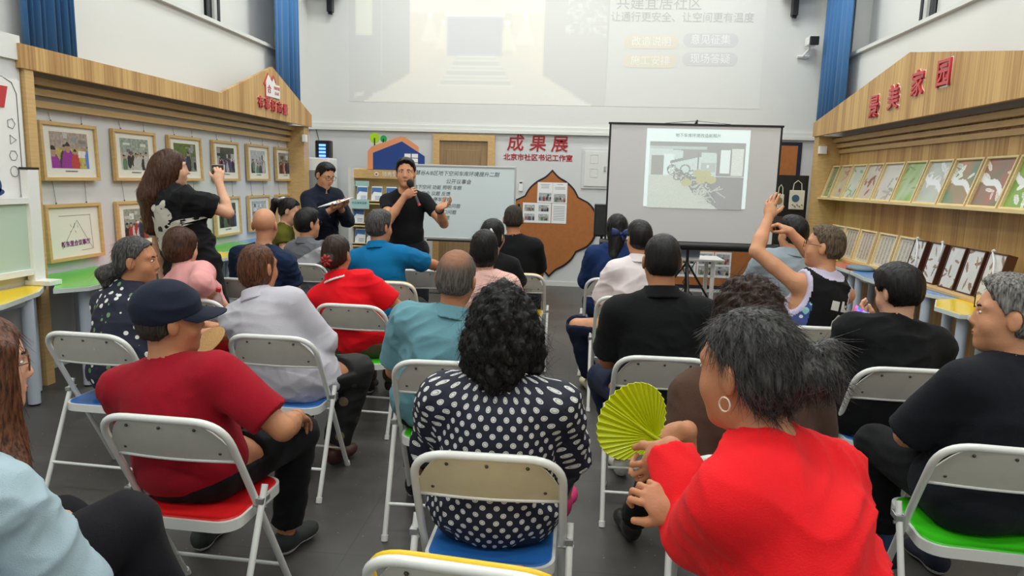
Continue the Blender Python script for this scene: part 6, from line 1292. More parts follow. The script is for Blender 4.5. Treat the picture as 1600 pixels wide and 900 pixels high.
wc = p['arms'][-1]; t = thing('wristwatch', 'dark wristwatch on the outstretched arm of the speaker', 'watch', tuple(wc[2])); dd = unit(wc[2] - wc[1]); b = MB(); e1 = unit(np.cross(dd, up_)); e2 = np.cross(dd, e1)
b.tube([tuple(-dd * 0.03 + (e1 * math.cos(a) + e2 * math.sin(a)) * 0.033) for a in np.linspace(0, 2 * PI, 18, endpoint=False)], 0.008, 6, closed=True, flat=1.6); b.build('strap', M_black, t, smooth=True); b = MB(); b.tube([tuple(-dd * .03 - e2 * 0.032), tuple(-dd * .03 - e2 * 0.046)], 0.019, 12); b.build('watch_face', FR_B, t, smooth=0.6)
p = person('standing man with glasses in a dark navy shirt reading from papers', (-2.62, 7.1), (-2.497, 6.950, 1.557), yaw=PI + 0.95, hyaw=0.05, hpitch=-0.42, stand=True, b=1.25, skin=M_['skin'],
    wr={1: dict(p=A((-2.342, 6.720, 1.242)), d=(0.8, -0.4, 0.25), n=(-0.2, 0, 1), curl=0.7, hint=(-0.4, -0.4, -0.8)), -1: dict(p=A((-2.316, 6.850, 1.256)), d=(0.8, -0.5, 0.3), n=(-0.2, 0, 1), curl=0.7, hint=(0.2, 0.6, -0.8))},
    top=dict(mat=cloth('shirt_ink', srgb(26, 33, 48)), sleeve=1.75, loose=0.020, hem=-0.10, collar=True), legs=dict(mat=DARK), hair_=('short', HK, (), 5), glass=FR_B)
t = thing('paper_sheets', 'sheaf of white papers held by the reading man', 'papers', (-2.337, 6.780, 1.295)); t.rotation_euler = (0.25, -0.18, -0.5)
for k in range(3): b = MB(); b.box(-0.15 + k * .004, 0.15 + k * .004, -0.105 + k * .003, 0.105 + k * .003, k * 0.003, k * 0.003 + 0.0015); b.build('sheet', PAPER, t)
p = person('standing long-haired woman in a black T-shirt photographing with a phone', (-2.60, 4.62), (-2.722, 4.620, 1.580), yaw=-0.45, hyaw=-0.45, stand=True, fem=True, b=1.2, skin=M_['skin_fair'], shw=0.19,
    wr={1: dict(p=A((-2.460, 4.750, 1.493)), d=(-0.05, 0.25, 0.95), n=(-0.6, 0.7, 0), curl=0.75, hint=(0.5, -0.1, -0.8))},
    top=dict(mat=M_['cloth_black'], sleeve=0.68, loose=0.034, sleeve_loose=0.036, hem=-0.14, neck=0.07, amp=0.007), legs=dict(mat=M_['cloth_black'], loose=0.03, kind='pants'),
    hair_=('long', HB, (((0.0, -0.05, 0.0), 0.095, (-0.02, -0.12, -0.18), 0.092), ((-0.02, -0.12, -0.18), 0.092, (-0.04, -0.13, -0.40), 0.055), ((0.04, -0.05, -0.05), 0.06, (0.05, -0.03, -0.20), 0.035), ((-0.05, -0.09, -0.12), 0.06, (-0.09, -0.12, -0.36), 0.04))))
t = thing('smartphone', 'smartphone raised by the standing long-haired woman', 'phone', (-2.519, 4.860, 1.580)); t.rotation_euler = (0, 0, -0.5); b = MB(); b.bbox(-0.075, 0.075, -0.004, 0.004, -0.036, 0.036, 0.003); b.build('phone_body', mat('phone_white', srgb(200, 190, 186), 0.3), t); b = MB(); b.box(-0.068, 0.068, -0.0055, -0.004, -0.032, 0.032); b.build('screen', mat('screen_dark', (0.05, 0.05, 0.06), 0.15), t)
# spotted print on her back
bd = p['root']; R7, bz = p['R7'], p['bz']; t_ = [('print', 0, 0)]
def back_print(p, shapes, m, name):
    """flat print wrapped on the back: (u, v) outlines, u right, v up, projected on the shirt surface"""
    sh = [c for c in p['root'].children if c.name.startswith('shirt')][0]; bpy.context.view_layer.update()
    R7 = p['R7']; c0 = p['bz'](0.5) - p['org']; b = MB()
    for poly in shapes:
        cx = sum(q[0] for q in poly) / len(poly); cy = sum(q[1] for q in poly) / len(poly); rings = []
        for s in (1.0, 0.66, 0.33): rings.append([(cx + (u - cx) * s, cy + (v - cy) * s) for u, v in poly])
        vs = []
        for rg in rings + [[(cx, cy)]]:
            for u, v in rg:
                o = c0 + R7[:, 0] * u + R7[:, 2] * v - R7[:, 1] * 0.6; ok, loc, nrm, _ = sh.ray_cast(Vector(o), Vector(R7[:, 1])); loc = loc if ok else Vector(o + R7[:, 1] * 0.45); vs.append(tuple(loc - Vector(R7[:, 1]) * 0.004))
        n = len(poly); fs = []
        for k in (0, 1): fs += [(k * n + i, k * n + (i + 1) % n, (k + 1) * n + (i + 1) % n, (k + 1) * n + i) for i in range(n)]
        fs += [(2 * n + i, 2 * n + (i + 1) % n, 3 * n) for i in range(n)]; b.add(vs, fs)
    return b.build(name, m, p['root'], smooth=True)
circ = lambda x, y, r, s=1.0, n=14: [(x + r * math.cos(a), y + r * s * math.sin(a)) for a in np.linspace(0, 2 * PI, n, endpoint=False)]
m_print = mat('pale_print', srgb(196, 192, 182), 0.8); m_spot = mat('dark_print', (0.01, 0.01, 0.01), 0.8)
back_print(p, [[(u * 1.15 + 0.05, v * 1.15 + 0.03) for u, v in L] for L in (circ(0.0, 0.075, 0.062), circ(-0.045, 0.125, 0.022), circ(0.035, 0.135, 0.022), circ(-0.045, -0.035, 0.10, 0.85), circ(0.085, 0.01, 0.05, 0.42), circ(-0.10, 0.03, 0.045, 1.3))], m_print, 'spotted_print')
back_print(p, [[(u * 1.15 + 0.05, v * 1.15 + 0.03) for u, v in L] for L in (circ(-0.10, -0.05, 0.014), circ(-0.03, 0.0, 0.02), circ(-0.02, 0.085, 0.012), circ(-0.11, 0.06, 0.013), circ(-0.05, -0.08, 0.012), circ(0.02, 0.11, 0.006), circ(0.02, -0.05, 0.012))], m_spot, 'print_spots')

# ---- seated audience, left block
GB = 'x'
p = person('long-haired woman with glasses in a light denim shirt, cropped by the left edge', (-1.47, 1.28), (-1.381, 1.500, 1.103), yaw=-0.42, hyaw=-0.40, hpitch=-0.05, fem=True, b=1.3, skin=M_['skin_fair'], shw=0.27, drop=0.05, glass=FR_T,
    kn={1: A([-1.18, 1.70, 0.62]), -1: A([-1.42, 1.76, 0.56])}, wr={1: dict(p=A([-1.30, 1.55, 0.62]), d=(-0.5, 0.6, -0.2), n=(0, 0, -1), hint=(0.8, -0.5, -0.3))}, ank={1: A([-1.06, 1.80, 0.11]), -1: A([-1.40, 1.84, 0.09])},
    top=dict(mat=cloth('denim_pale', srgb(176, 200, 212), 0.9, bump=0.5, bs=500), sleeve=1.75, loose=0.030, sleeve_loose=0.042, hem=-0.14, collar=cloth('denim_collar', srgb(182, 204, 208)), amp=0.009, neck=0.06), legs=dict(mat=cloth('ribbed_black', srgb(28, 27, 32)), loose=0.022, amp=0.003), 
    hair_=('long', HA, (((0.05, -0.03, 0.0), 0.07, (0.10, -0.04, -0.18), 0.062), ((0.10, -0.04, -0.18), 0.062, (0.20, -0.05, -0.30), 0.062), ((0.20, -0.05, -0.30), 0.06, (0.27, -0.03, -0.36), 0.03), ((-0.04, -0.06, -0.10), 0.08, (-0.05, -0.08, -0.36), 0.05), ((0.15, 0.0, -0.33), 0.055, (0.21, 0.05, -0.40), 0.022), ((0.06, -0.05, -0.20), 0.06, (0.08, -0.05, -0.38), 0.05), ((0.074, 0.045, 0.05), 0.028, (0.092, 0.045, -0.16), 0.040), ((0.092, 0.045, -0.16), 0.040, (0.20, 0.06, -0.32), 0.05), ((0.20, 0.06, -0.32), 0.05, (0.25, 0.09, -0.37), 0.02)), 4, 1.0, 1500))
p = person('man in a navy cap and maroon T-shirt sitting on the chair with a red seat', (-1.32, 2.24), (-1.384, 2.300, 1.056), yaw=-0.12, hyaw=-0.72, hroll=0.05, b=1.28, skin=SKT, hs=1.04, shw=0.225,
    kn={1: A([-1.08, 2.66, 0.53]), -1: A([-1.40, 2.68, 0.53])}, ank={1: A([-1.14, 2.66, 0.10]), -1: A([-1.50, 2.66, 0.09])}, wr={1: dict(p=A([-1.02, 2.50, 0.66]), d=(-0.1, 0.8, -0.4), n=(0, -0.3, -1), hint=(0.7, -0.5, -0.4))},
    top=dict(mat=cloth('tee_maroon', srgb(156, 20, 38)), sleeve=0.80, loose=0.020, sleeve_loose=0.024, neck=0.070, nz=0.0, ndeep=0.02, amp=0.005), hair_=('crop', HCROP), shoes=mat('shoe_olive_ws', srgb(44, 50, 46), 0.8), cap=cloth('cap_navy', srgb(32, 38, 54)))
p = person('woman with grey hair in a low bun and a navy blouse dotted with leaves', (-2.26, 3.28), (-2.222, 3.420, 1.104), yaw=-0.35, hyaw=-0.95, hpitch=-0.05, fem=True, b=1.3, skin=SKT, shw=0.185,
    wr={1: dict(p=A([-1.83, 3.62, 0.70]), d=(0.6, 0.7, 0), n=(0, 0, -1), hint=(0.6, -0.5, -0.6)), -1: dict(p=A([-2.0, 3.75, 0.70]), d=(0.7, 0.4, 0), n=(0, 0, -1))},
    top=dict(mat=speck_mat('navy_leaf', srgb(24, 28, 50), srgb(226, 228, 220), srgb(110, 150, 104), 24, 0.30), sleeve=0.72, loose=0.024, neck=0.062, collar=None, amp=0.006), 
    hair_=('tied', HG, (((0, -0.10, -0.055), 0.045, (0.0, -0.15, -0.075), 0.042, 0.01), ((0, -0.15, -0.075), 0.042, (0.0, -0.14, -0.12), 0.03, 0.01))))
th = p['head'] + p['RH'] @ A([0, -0.108, -0.06]) - p['org']; b = MB(); b.lathe([(0.030, -0.012), (0.040, 0), (0.030, 0.012)], tuple(th), 14); b.build('hair_tie', mat('tie_purple', srgb(50, 40, 90), 0.6), p['root'], smooth=True)
p = person('woman with bobbed brown hair and a pale pink blouse holding a drink bottle', (-2.30, 4.24), (-2.500, 4.320, 1.084), yaw=-0.15, kn={-1: A([-2.32, 4.68, 0.53]), 1: A([-2.14, 4.66, 0.53])}, ank={-1: A([-2.32, 4.66, 0.09]), 1: A([-2.14, 4.66, 0.09])}, hyaw=-0.35, hpitch=-0.1, fem=True, b=1.1, skin=M_['skin_fair'],
    wr={1: dict(p=A((-2.159, 4.180, 0.741)), d=(-0.5, -0.5, 0.5), n=(-0.5, 0.8, 0), curl=1.1, hint=(0.6, -0.5, -0.6), thumb=0.8)}, top=dict(mat=cloth('blouse_pink', srgb(226, 160, 160)), sleeve=1.3, loose=0.020, neck=0.064, ndeep=0.05), hair_=('bob', HB, (), 8, 1.04), legs=dict(mat=cloth('trousers_rust', srgb(150, 48, 36))))
t = thing('drink_bottle', 'clear plastic bottle with a red label and cap, held up by the bobbed woman', 'bottle', (-2.175, 4.100, 0.654)); t.rotation_euler = (0.15, 0.20, 0)
def bottle(t, label, cap_, h=0.225):
    b = MB(); b.lathe([(0.0001, 0), (0.030, 0.002), (0.032, 0.02), (0.030, 0.10), (0.032, 0.14), (0.024, 0.17), (0.012, 0.19), (0.012, h - 0.02), (0.0001, h - 0.02)], n=20); b.build('bottle', mat('bottle_plastic', (0.86, 0.72, 0.70), 0.1, trans=0.6), t, smooth=0.9)
    b = MB(); b.lathe([(0.0325, 0.05), (0.0325, 0.12)], n=20); b.build('label', label, t, smooth=0.9); b = MB(); b.lathe([(0.0001, h - 0.022), (0.015, h - 0.022), (0.015, h), (0.012, h + 0.003), (0.0001, h + 0.003)], n=20); b.build('bottle_cap', cap_, t, smooth=0.7)
bottle(t, mat('label_red', srgb(206, 60, 76), 0.4), RED)
p = person('woman with short auburn hair in a light grey jacket, patterned black trousers', (-1.44, 3.38), (-1.593, 3.450, 1.092), yaw=-0.1, hyaw=-0.25, fem=True, b=1.25, skin=SKT, shw=0.195,
    kn={1: A([-1.14, 3.62, 0.53]), -1: A([-1.48, 3.72, 0.54])}, ank={1: A([-1.25, 3.58, 0.10]), -1: A([-1.50, 3.70, 0.09])},
    top=dict(mat=cloth('jacket_lilac', srgb(196, 194, 204)), sleeve=1.15, loose=0.026, sleeve_loose=0.030, collar=True, neck=0.062, nz=0.006, ndeep=0.015, hem=-0.12, amp=0.007, lap=0.3), legs=dict(mat=speck_mat('trousers_floral', srgb(22, 22, 24), srgb(120, 110, 84), srgb(60, 58, 50), 9, 0.24), loose=0.026), hair_=('bob', HA, (), 9, 0.93), shoes=mat('shoe_brown', srgb(70, 34, 28), 0.5))
p = person('bald man in a navy T-shirt behind the auburn-haired woman', (-2.36, 5.08), (-2.305, 5.120, 1.180), yaw=0.0, hyaw=0.10, b=1.15, hs=1.08, skin=skin_mat('skin_bald', srgb(204, 146, 112)), top=dict(mat=cloth('tee_navy', srgb(28, 44, 72)), sleeve=0.7), shw=0.21)
p = person('young man with glasses in a grey and white shirt, front row', (-2.33, 6.08), (-2.346, 6.080, 1.131), yaw=-0.35, hyaw=-0.35, b=1.1, skin=M_['skin'], glass=FR_B, hs=1.05, top=dict(mat=cloth('shirt_grey', srgb(112, 114, 122)), trim=cloth('shirt_pale', srgb(184, 186, 192)), mi=lambda d: ((np.abs(d[:, 2] - 0.03 - d[:, 0] * 0.5) < 0.06) & (d[:, 1] < 0)).astype(int), sleeve=0.9, loose=0.02, collar=True), hair_=('short', HK, (), 11, 1.06))
p = person('woman in olive with a ponytail sitting by the blue table, seen in profile', (-2.98, 6.75), (-2.783, 6.750, 1.202), yaw=-1.25, hyaw=-0.15, hpitch=-0.3, fem=True, hz=0.58, skin=M_['skin_fair'], top=dict(mat=cloth('top_olive', srgb(92, 92, 30)), sleeve=0.25, neck=0.06, amp=0.003),
    hair_=('tied', HK, (((0, -0.10, 0.05), 0.035, (0, -0.16, 0.04), 0.035, 0.01), ((0, -0.16, 0.04), 0.035, (0, -0.15, -0.15), 0.02, 0.02))))
b = MB(); th = p['head'] + p['RH'] @ A([0, -0.10, 0.085]) - p['org']; b.tube([tuple(th + A([-0.02, 0, 0.01])), tuple(th + A([0.02, 0.01, 0.02]))], 0.010, 8); b.build('hair_clip', WHT, p['root'], smooth=True)
t = thing('stool', 'round stool under the woman in olive', 'stool', (-2.98, 6.75, 0)); b = MB(); b.lathe([(0.0001, 0.44), (0.17, 0.44), (0.175, 0.455), (0.17, 0.47), (0.0001, 0.472)], n=24); b.build('seat', SEATC['blue'], t, smooth=0.7)
for a in range(4): b = MB(); c_, s_ = math.cos(a * PI / 2 + .7), math.sin(a * PI / 2 + .7); b.tube([(c_ * .2, s_ * .2, 0), (c_ * .13, s_ * .13, 0.44)], 0.012, 8); b.build('leg', CH_T, t)
p = person('woman in a red polo with a red flower in her pinned black hair', (-1.32, 4.26), (-1.484, 4.320, 1.072), yaw=-0.05, hyaw=-0.08, fem=True, b=1.3, skin=SKT, shw=0.195,
    kn={1: A([-1.20, 4.66, 0.53]), -1: A([-1.42, 4.66, 0.53])}, ank={1: A([-1.29, 4.92, 0.10]), -1: A([-1.45, 4.90, 0.09])}, wr={1: dict(p=A([-1.15, 4.55, 0.66]), d=(-0.3, 0.8, 0), n=(0, 0, -1), hint=(0.8, -0.4, -0.3))},
    top=dict(mat=cloth('polo_red', srgb(226, 20, 34)), sleeve=0.78, loose=0.018, collar=True, collar_trim=WHT, neck=0.062), legs=dict(mat=cloth('trousers_khaki', srgb(92, 80, 62))), hair_=('tied', M_['hair_darkbrown'], (((0, -0.09, -0.03), 0.05, (0.0, -0.11, -0.03), 0.04, 0.02),), 12), shoes=mat('shoe_dark_ws', srgb(40, 36, 34), 0.7))
def flower(p, off, m, r=0.035, name='hair_flower'):
    th = p['head'] + p['RH'] @ A(off) - p['org']; b = MB(); b.xf = frame_xf(tuple(th), p['RH'][:, 0], p['RH'][:, 2])
    for k in range(7): a = k * 0.9; b.tube([(0, 0, 0.002), (r * 0.6 * math.cos(a), r * 0.6 * math.sin(a), 0.006), (r * math.cos(a), r * math.sin(a), 0.0)], 0.008, 7, rs=[0.005, 0.011, 0.004])
    b.tube([(0, 0, 0), (0, 0, 0.012)], 0.009, 8); b.build(name, m, p['root'], smooth=True)
flower(p, (0.01, -0.160, -0.02), mat('flower_red', srgb(150, 34, 26), 0.5), 0.04)
p = person('man in a bright blue polo leaning his elbow on the next chair', (-1.42, 5.22), (-1.478, 5.280, 1.183), yaw=-0.1, hyaw=-0.45, b=1.25, skin=SKT, shw=0.215, wr={1: dict(p=A([-1.05, 5.72, 0.84]), d=(-0.3, 0.9, 0), n=(0, 0, -1), hint=(0.9, -0.2, -0.5))},
    top=dict(mat=cloth('polo_blue', srgb(14, 112, 166)), sleeve=0.85, loose=0.020, collar=True), legs=dict(mat=speck_mat('camouflage', srgb(40, 48, 28), srgb(90, 96, 50), srgb(20, 24, 18), 14, 0.36)), hair_=('short', HG, (), 13, 1.04))
p = person('man with a thinning grey crown in a teal polo, third row by the aisle', (-0.60, 3.06), (-0.522, 3.120, 1.121), yaw=-0.05, hyaw=-0.10, hroll=0.10, b=1.35, skin=SKT, hs=1.08, shw=0.225, top=dict(mat=cloth('polo_teal', srgb(104, 150, 162)), sleeve=0.8, loose=0.024, collar=True, amp=0.007, hem=-0.12), hair_=('crop', HBALD, (), 2), ank={-1: A([-0.75, 3.30, 0.09]), 1: A([-0.42, 3.44, 0.09])})
p = person('woman in a navy blouse with white polka dots and curly black hair', (-0.22, 2.10), (-0.210, 2.120, 1.121), yaw=0.0, hyaw=-0.05, fem=True, b=1.32, skin=M_['skin'], shw=0.205, hs=1.05,
    kn={1: A([-0.02, 2.50, 0.55]), -1: A([-0.32, 2.52, 0.54])}, ank={1: A([-0.01, 2.62, 0.36]), -1: A([-0.30, 2.56, 0.09])}, top=dict(mat=dots_mat(), sleeve=0.95, loose=0.024, sleeve_loose=0.036, neck=0.075, nwide=1.45, nz=-0.012, ndeep=0.045, hem=-0.12, uv=True, amp=0.005), legs=dict(mat=dots_mat(), cut=0.16), shoes=mat('sandal_pink', srgb(214, 60, 120), 0.5),
    hair_=('curly', HK, (((0, -0.045, -0.06), 0.088, (0.0, -0.055, -0.115), 0.070), ((0.06, -0.02, -0.02), 0.06, (0.095, 0.0, -0.10), 0.03), ((-0.05, -0.03, -0.05), 0.055, (-0.07, -0.04, -0.15), 0.03)), 15, 1.02, 1800))
p = person('woman in a pale pink blouse with bare calves behind the polka-dot woman', (-0.48, 4.22), (-0.535, 4.200, 1.150), yaw=-0.05, hyaw=0.05, fem=True, b=1.1, skin=M_['skin_fair'], kn={1: A([-0.28, 4.66, 0.53]), -1: A([-0.52, 4.66, 0.53])}, ank={1: A([-0.25, 4.98, 0.11]), -1: A([-0.5, 4.9, 0.09])}, top=dict(mat=cloth('blouse_salmon', srgb(238, 192, 182)), sleeve=0.6, loose=0.022), legs=dict(mat=cloth('skirt_pink', srgb(220, 170, 160)), cut=0.40), hair_=('bob', HK, (), 16, 0.95), shoes=mat('shoe_brown', srgb(70, 34, 28), 0.5))
p = person('dark-haired person with a white hair clip behind the woman in pale pink', (-0.55, 5.07), (-0.589, 5.080, 1.166), yaw=-0.05, hyaw=-0.35, hroll=0.10, fem=True, skin=M_['skin_fair'], top=dict(mat=M_['cloth_black']), hair_=('bob', HK, (), 17, 0.96))
b = MB(); th = p['head'] + p['RH'] @ A([0.03, -0.10, 0.06]) - p['org']; b.tube([tuple(th), tuple(th + A([0.02, 0, -0.03]))], 0.007, 8); b.build('hair_clip', WHT, p['root'], smooth=True)
p = person('short-haired man in a black T-shirt seated in front of the quatrefoil board', (-0.47, 5.97), (-0.523, 5.980, 1.235), yaw=0.0, hyaw=0.06, b=1.15, skin=SKT, shw=0.20, top=dict(mat=M_['cloth_black'], sleeve=0.85, loose=0.018), hair_=('crop', HCROP, (), 18))
# ---- right block
p = person('woman in a dark denim shirt with a blue bow in her long black hair', (0.30, 5.88), (0.342, 5.920, 1.188), yaw=0.05, fem=True, b=1.1, skin=M_['skin_fair'], top=dict(mat=cloth('denim_dark', srgb(30, 52, 98), 0.9, bump=0.5, bs=500), sleeve=1.5, loose=0.03, sleeve_loose=0.034), legs=dict(mat=NAVYC), shw=0.19,
    hair_=('long', HK, (((0, -0.06, -0.05), 0.07, (-0.03, -0.10, -0.22), 0.05), ((-0.03, -0.10, -0.22), 0.05, (-0.04, -0.11, -0.42), 0.03)), 19))
th = p['head'] + p['RH'] @ A([0.02, -0.125, -0.03]) - p['org']; b = MB(); b.xf = frame_xf(tuple(th), p['RH'][:, 0], p['RH'][:, 2])
for s in (-1, 1): b.tube([(0, 0, 0), (s * 0.035, 0.012, 0.004), (s * 0.075, 0.016, 0)], 0.02, 8, rs=[0.008, 0.026, 0.034], flat=0.35, up=(0, 0, 1)); b.tube([(0, 0, 0), (s * 0.03, -0.05, 0)], 0.01, 6, rs=[0.006, 0.014], flat=.4, up=(0, 0, 1))
b.tube([(-0.008, 0, 0.004), (0.008, 0, 0.004)], 0.013, 8); b.build('hair_bow', mat('bow_blue', srgb(36, 54, 104), 0.6), p['root'], smooth=True)
p = person('man in a pale pink shirt, his left leg stretched into the aisle', (0.42, 4.98), (0.449, 5.020, 1.180), yaw=0.15, hyaw=0.15, b=1.1, skin=M_['skin'], kn={-1: A([0.04, 5.08, 0.53]), 1: A([0.45, 5.42, 0.53])}, ank={-1: A([0.16, 5.22, 0.10]), 1: A([0.45, 5.44, 0.09])}, top=dict(mat=cloth('shirt_rose', srgb(232, 222, 224)), sleeve=0.9, loose=0.022, collar=True), legs=dict(mat=NAVYC), hair_=('short', HK, (), 20), shoes=mat('shoe_cream_ws', srgb(220, 216, 180), 0.6))
p = person('broad man in a black polo seated in front of the projector screen', (0.43, 3.34), (0.414, 3.400, 1.206), yaw=0.05, hyaw=0.0, b=1.42, skin=SKT, hs=1.07, shw=0.23, neckx=1.15, kn={-1: A([0.18, 3.72, 0.53]), 1: A([0.56, 3.76, 0.53])}, ank={-1: A([0.30, 3.70, 0.09]), 1: A([0.52, 3.78, 0.09])}, top=dict(mat=M_['cloth_black'], sleeve=0.82, loose=0.02, sleeve_loose=0.026, collar=True, amp=0.005), legs=dict(mat=NAVYC), hair_=('crop', M_['hair_black'], (), 21), shoes=mat('shoe_white_ws', srgb(206, 206, 196), 0.6))
p = person('curly-haired woman in a brown top holding the yellow fan', (0.62, 2.20), (0.553, 2.260, 1.152), yaw=0.05, hyaw=0.0, fem=True, b=1.3, skin=SKT, shw=0.20, wr={-1: dict(p=A((0.352, 2.040, 0.856)), d=(-0.8, 0.2, -0.3), n=(0.1, 0.5, -0.8), curl=1.1, hint=(-0.1, -0.3, -1.0), thumb=0.9)}, kn={-1: A([0.40, 2.62, 0.53]), 1: A([0.72, 2.64, 0.53])}, ank={-1: A([0.30, 2.98, 0.10]), 1: A([0.70, 2.9, 0.09])},
    top=dict(mat=cloth('top_brown', srgb(84, 62, 52)), sleeve=0.80, loose=0.028), legs=dict(mat=M_['cloth_black'], kind='pants'), hair_=('curly', HD, (), 22, 1.12, 1500), fine_hands=True)
# palm leaf fan
t = thing('palm_fan', 'bright yellow green palm-leaf shaped plastic fan', 'fan', (0.249, 1.950, 0.860)); FAN = mat('fan_yellow', srgb(206, 220, 16), 0.35, coat=0.3)
c0 = A((0.249, 1.950, 0.860)); tip = A((0.089, 1.860, 0.990)) - c0; ax = unit(tip); nrm = unit(np.cross(ax, np.cross(A([0.06, -0.95, 0.25]), ax))); sd = np.cross(nrm, ax); L_ = 0.20; vs = [(0, 0, 0)]; fs = []; N = 64
cen = ax * 0.100
for k in range(N + 1):
    a = -PI + 0.05 + (2 * PI - 0.10) * k / N; rim = cen + ax * 0.108 * math.cos(a) + sd * 0.112 * math.sin(a); z = 0.0045 * (1 if k % 2 else -1)
    for fr in (0.35, 0.7, 1.0): v = rim * fr + nrm * z * (0.3 + 0.7 * fr); vs.append(tuple(v))
for k in range(N):
    i = 1 + 3 * k; fs += [(0, i, i + 3), (i, i + 1, i + 4, i + 3), (i + 1, i + 2, i + 5, i + 4)]
b = MB(); b.add(vs, fs); o = b.build('blade', FAN, t); sd_ = o.modifiers.new('thickness', 'SOLIDIFY'); sd_.thickness = 0.0015
b = MB(); b.tube([tuple(v) for v in [-ax * 0.09, A([0, 0, 0]), ax * 0.10, ax * 0.205]], 0.006, 8, rs=[0.008, 0.006, 0.0035, 0.002]); b.build('handle', FAN, t, smooth=True); b = MB(); b.tube([vs[3 + 3 * k] for k in range(N + 1)], 0.0016, 5); b.build('rim', FAN, t)
p = person('woman in a loose red blouse with a hoop earring and a hair bun, nearest right', (0.53, 1.20), (0.355, 1.420, 1.203), yaw=0.62, hyaw=0.16, hpitch=-0.12, fem=True, b=0.9, skin=SKT, shw=0.165, slouch=0.07, drop=-0.015, hs=1.0,
    wr={-1: dict(p=A((0.244, 1.620, 0.957)), d=(-0.62, 0.0, -0.75), n=(-0.2, 0.95, -0.1), curl=0.7, hint=(0.15, -0.45, -1.0), thumb=0.8, curls=(0.95, 0.6, 0.5, 0.5), ua=0.25, fa=0.22), 1: dict(p=A((0.245, 1.460, 0.867)), d=(-0.75, 0.35, 0.40), n=(0.3, 0.4, -0.7), curl=0.75, hint=(0.1, -0.7, -0.9))},
    top=dict(mat=cloth('blouse_red', srgb(236, 30, 38), 0.8), sleeve=1.93, loose=0.024, sleeve_loose=0.026, neck=0.058, ndeep=0.02, amp=0.009, hem=-0.16), legs=dict(mat=cloth('trousers_grey', srgb(120, 120, 124))),
    hair_=('tied', HG, (((0.03, -0.10, 0.0), 0.046, (0.05, -0.125, 0.0), 0.040, 0.008), ((0.05, -0.12, 0.03), 0.03, (0.085, -0.13, 0.045), 0.020, 0.008), ((0.06, -0.12, -0.01), 0.03, (0.09, -0.12, -0.02), 0.018, 0.008)), 23, 1.0, 2600), fine_hands=True)
th = p['head'] + p['RH'] @ A([-0.084, -0.002, -0.052]) - p['org']; b = MB(); b.tube([tuple(th + p['RH'] @ A([0, 0.012 * math.cos(a), 0.014 * math.sin(a)])) for a in np.linspace(0, 2 * PI, 16, endpoint=False)], 0.0022, 6, closed=True); b.build('earring', mat('earring_pearl', srgb(236, 220, 190), 0.15, metal=0.4), p['root'], smooth=True)
t = thing('glasses_case', 'dark red folded case in the lap of the woman in red', 'case', (0.220, 1.530, 0.876)); t.scale = (0.75, 0.75, 0.75); t.rotation_euler = (0.2, 0.3, 0.5); b = MB(); b.bbox(-0.05, 0.05, -0.02, 0.02, -0.012, 0.012, 0.006); b.build('case', mat('case_red', srgb(170, 26, 40), 0.3), t)
p = person('man in a black sleeveless jersey raising both arms to photograph the screen', (1.36, 4.22), (1.450, 4.280, 1.230), yaw=0.30, hyaw=0.75, hpitch=0.08, b=1.2, skin=M_['skin'], glass=FR_B, hs=1.05, shw=0.20,
    wr={-1: dict(p=A((1.157, 4.420, 1.385)), d=(0.1, 0.15, 0.95), n=(0.6, 0.7, 0), curl=0.4, hint=(-0.9, -0.3, -0.35), curls=(0.2, 0.25, 0.35, 0.5), spread=1.8), 1: dict(p=A((1.317, 4.520, 1.298)), d=(-0.75, 0.2, 0.45), n=(-0.3, 0.2, -0.7), curl=0.95, hint=(0.7, 0.3, -0.6))},
    top=dict(mat=M_['cloth_black'], tank=True, trim=cloth('trim_lilac', srgb(206, 200, 226)), side=speck_mat('side_panel', srgb(60, 80, 150), srgb(150, 210, 210), srgb(226, 226, 234), 22, 0.42), loose=0.020, neck=0.072, nwide=1.25, nz=-0.02, tdrop=0.03, amp=0.004), legs=dict(mat=M_['cloth_black'], loose=0.03), hair_=('crop', HTAN, (((0, 0.0, 0.05), 0.07, (0, 0.03, 0.065), 0.055),), 24))
J = lambda L: [(u * 1.35 - 0.045, v * 1.35 + 0.02) for u, v in L]
back_print(p, [J(L) for L in ([(0.03, 0.05), (0.07, 0.05), (0.07, 0.09), (0.03, 0.09)], [(0.085, 0.05), (0.12, 0.05), (0.12, 0.06), (0.10, 0.06), (0.10, 0.07), (0.12, 0.07), (0.12, 0.08), (0.10, 0.08), (0.10, 0.095), (0.085, 0.095)], [(0.05, -0.085), (0.13, -0.085), (0.13, -0.07), (0.05, -0.07)], [(0.055, -0.06), (0.072, -0.06), (0.072, 0.02), (0.055, 0.005)], [(0.108, -0.06), (0.125, -0.06), (0.125, 0.005), (0.108, 0.02)], [(0.062, 0.012), (0.075, 0.035), (0.107, 0.035), (0.12, 0.012), (0.105, 0.018), (0.078, 0.018)])], mat('jersey_white', srgb(226, 226, 226), 0.6), 'jersey_print')
t = thing('smartphone', 'dark smartphone held up by the man in the sleeveless jersey', 'phone', (1.245, 4.580, 1.340)); t.rotation_euler = (0, 0.1, 0.3); b = MB(); b.bbox(-0.038, 0.038, -0.004, 0.004, -0.05, 0.05, 0.003); b.build('phone_body', M_black, t); b = MB(); b.box(-0.034, 0.034, -0.0055, -0.004, -0.046, 0.046); b.build('screen', mat('screen_dark', (0.05, 0.05, 0.06), 0.15), t)
p = person('dark-haired man in light grey, behind the raised arms, right of the screen', (1.45, 5.22), (1.549, 5.250, 1.237), yaw=0.1, hyaw=0.45, b=1.15, skin=M_['skin'], top=dict(mat=cloth('shirt_lightgrey', srgb(150, 162, 172)), sleeve=0.8, loose=0.03, collar=True), hair_=('short', HK, (), 25, 1.08), shw=0.21)
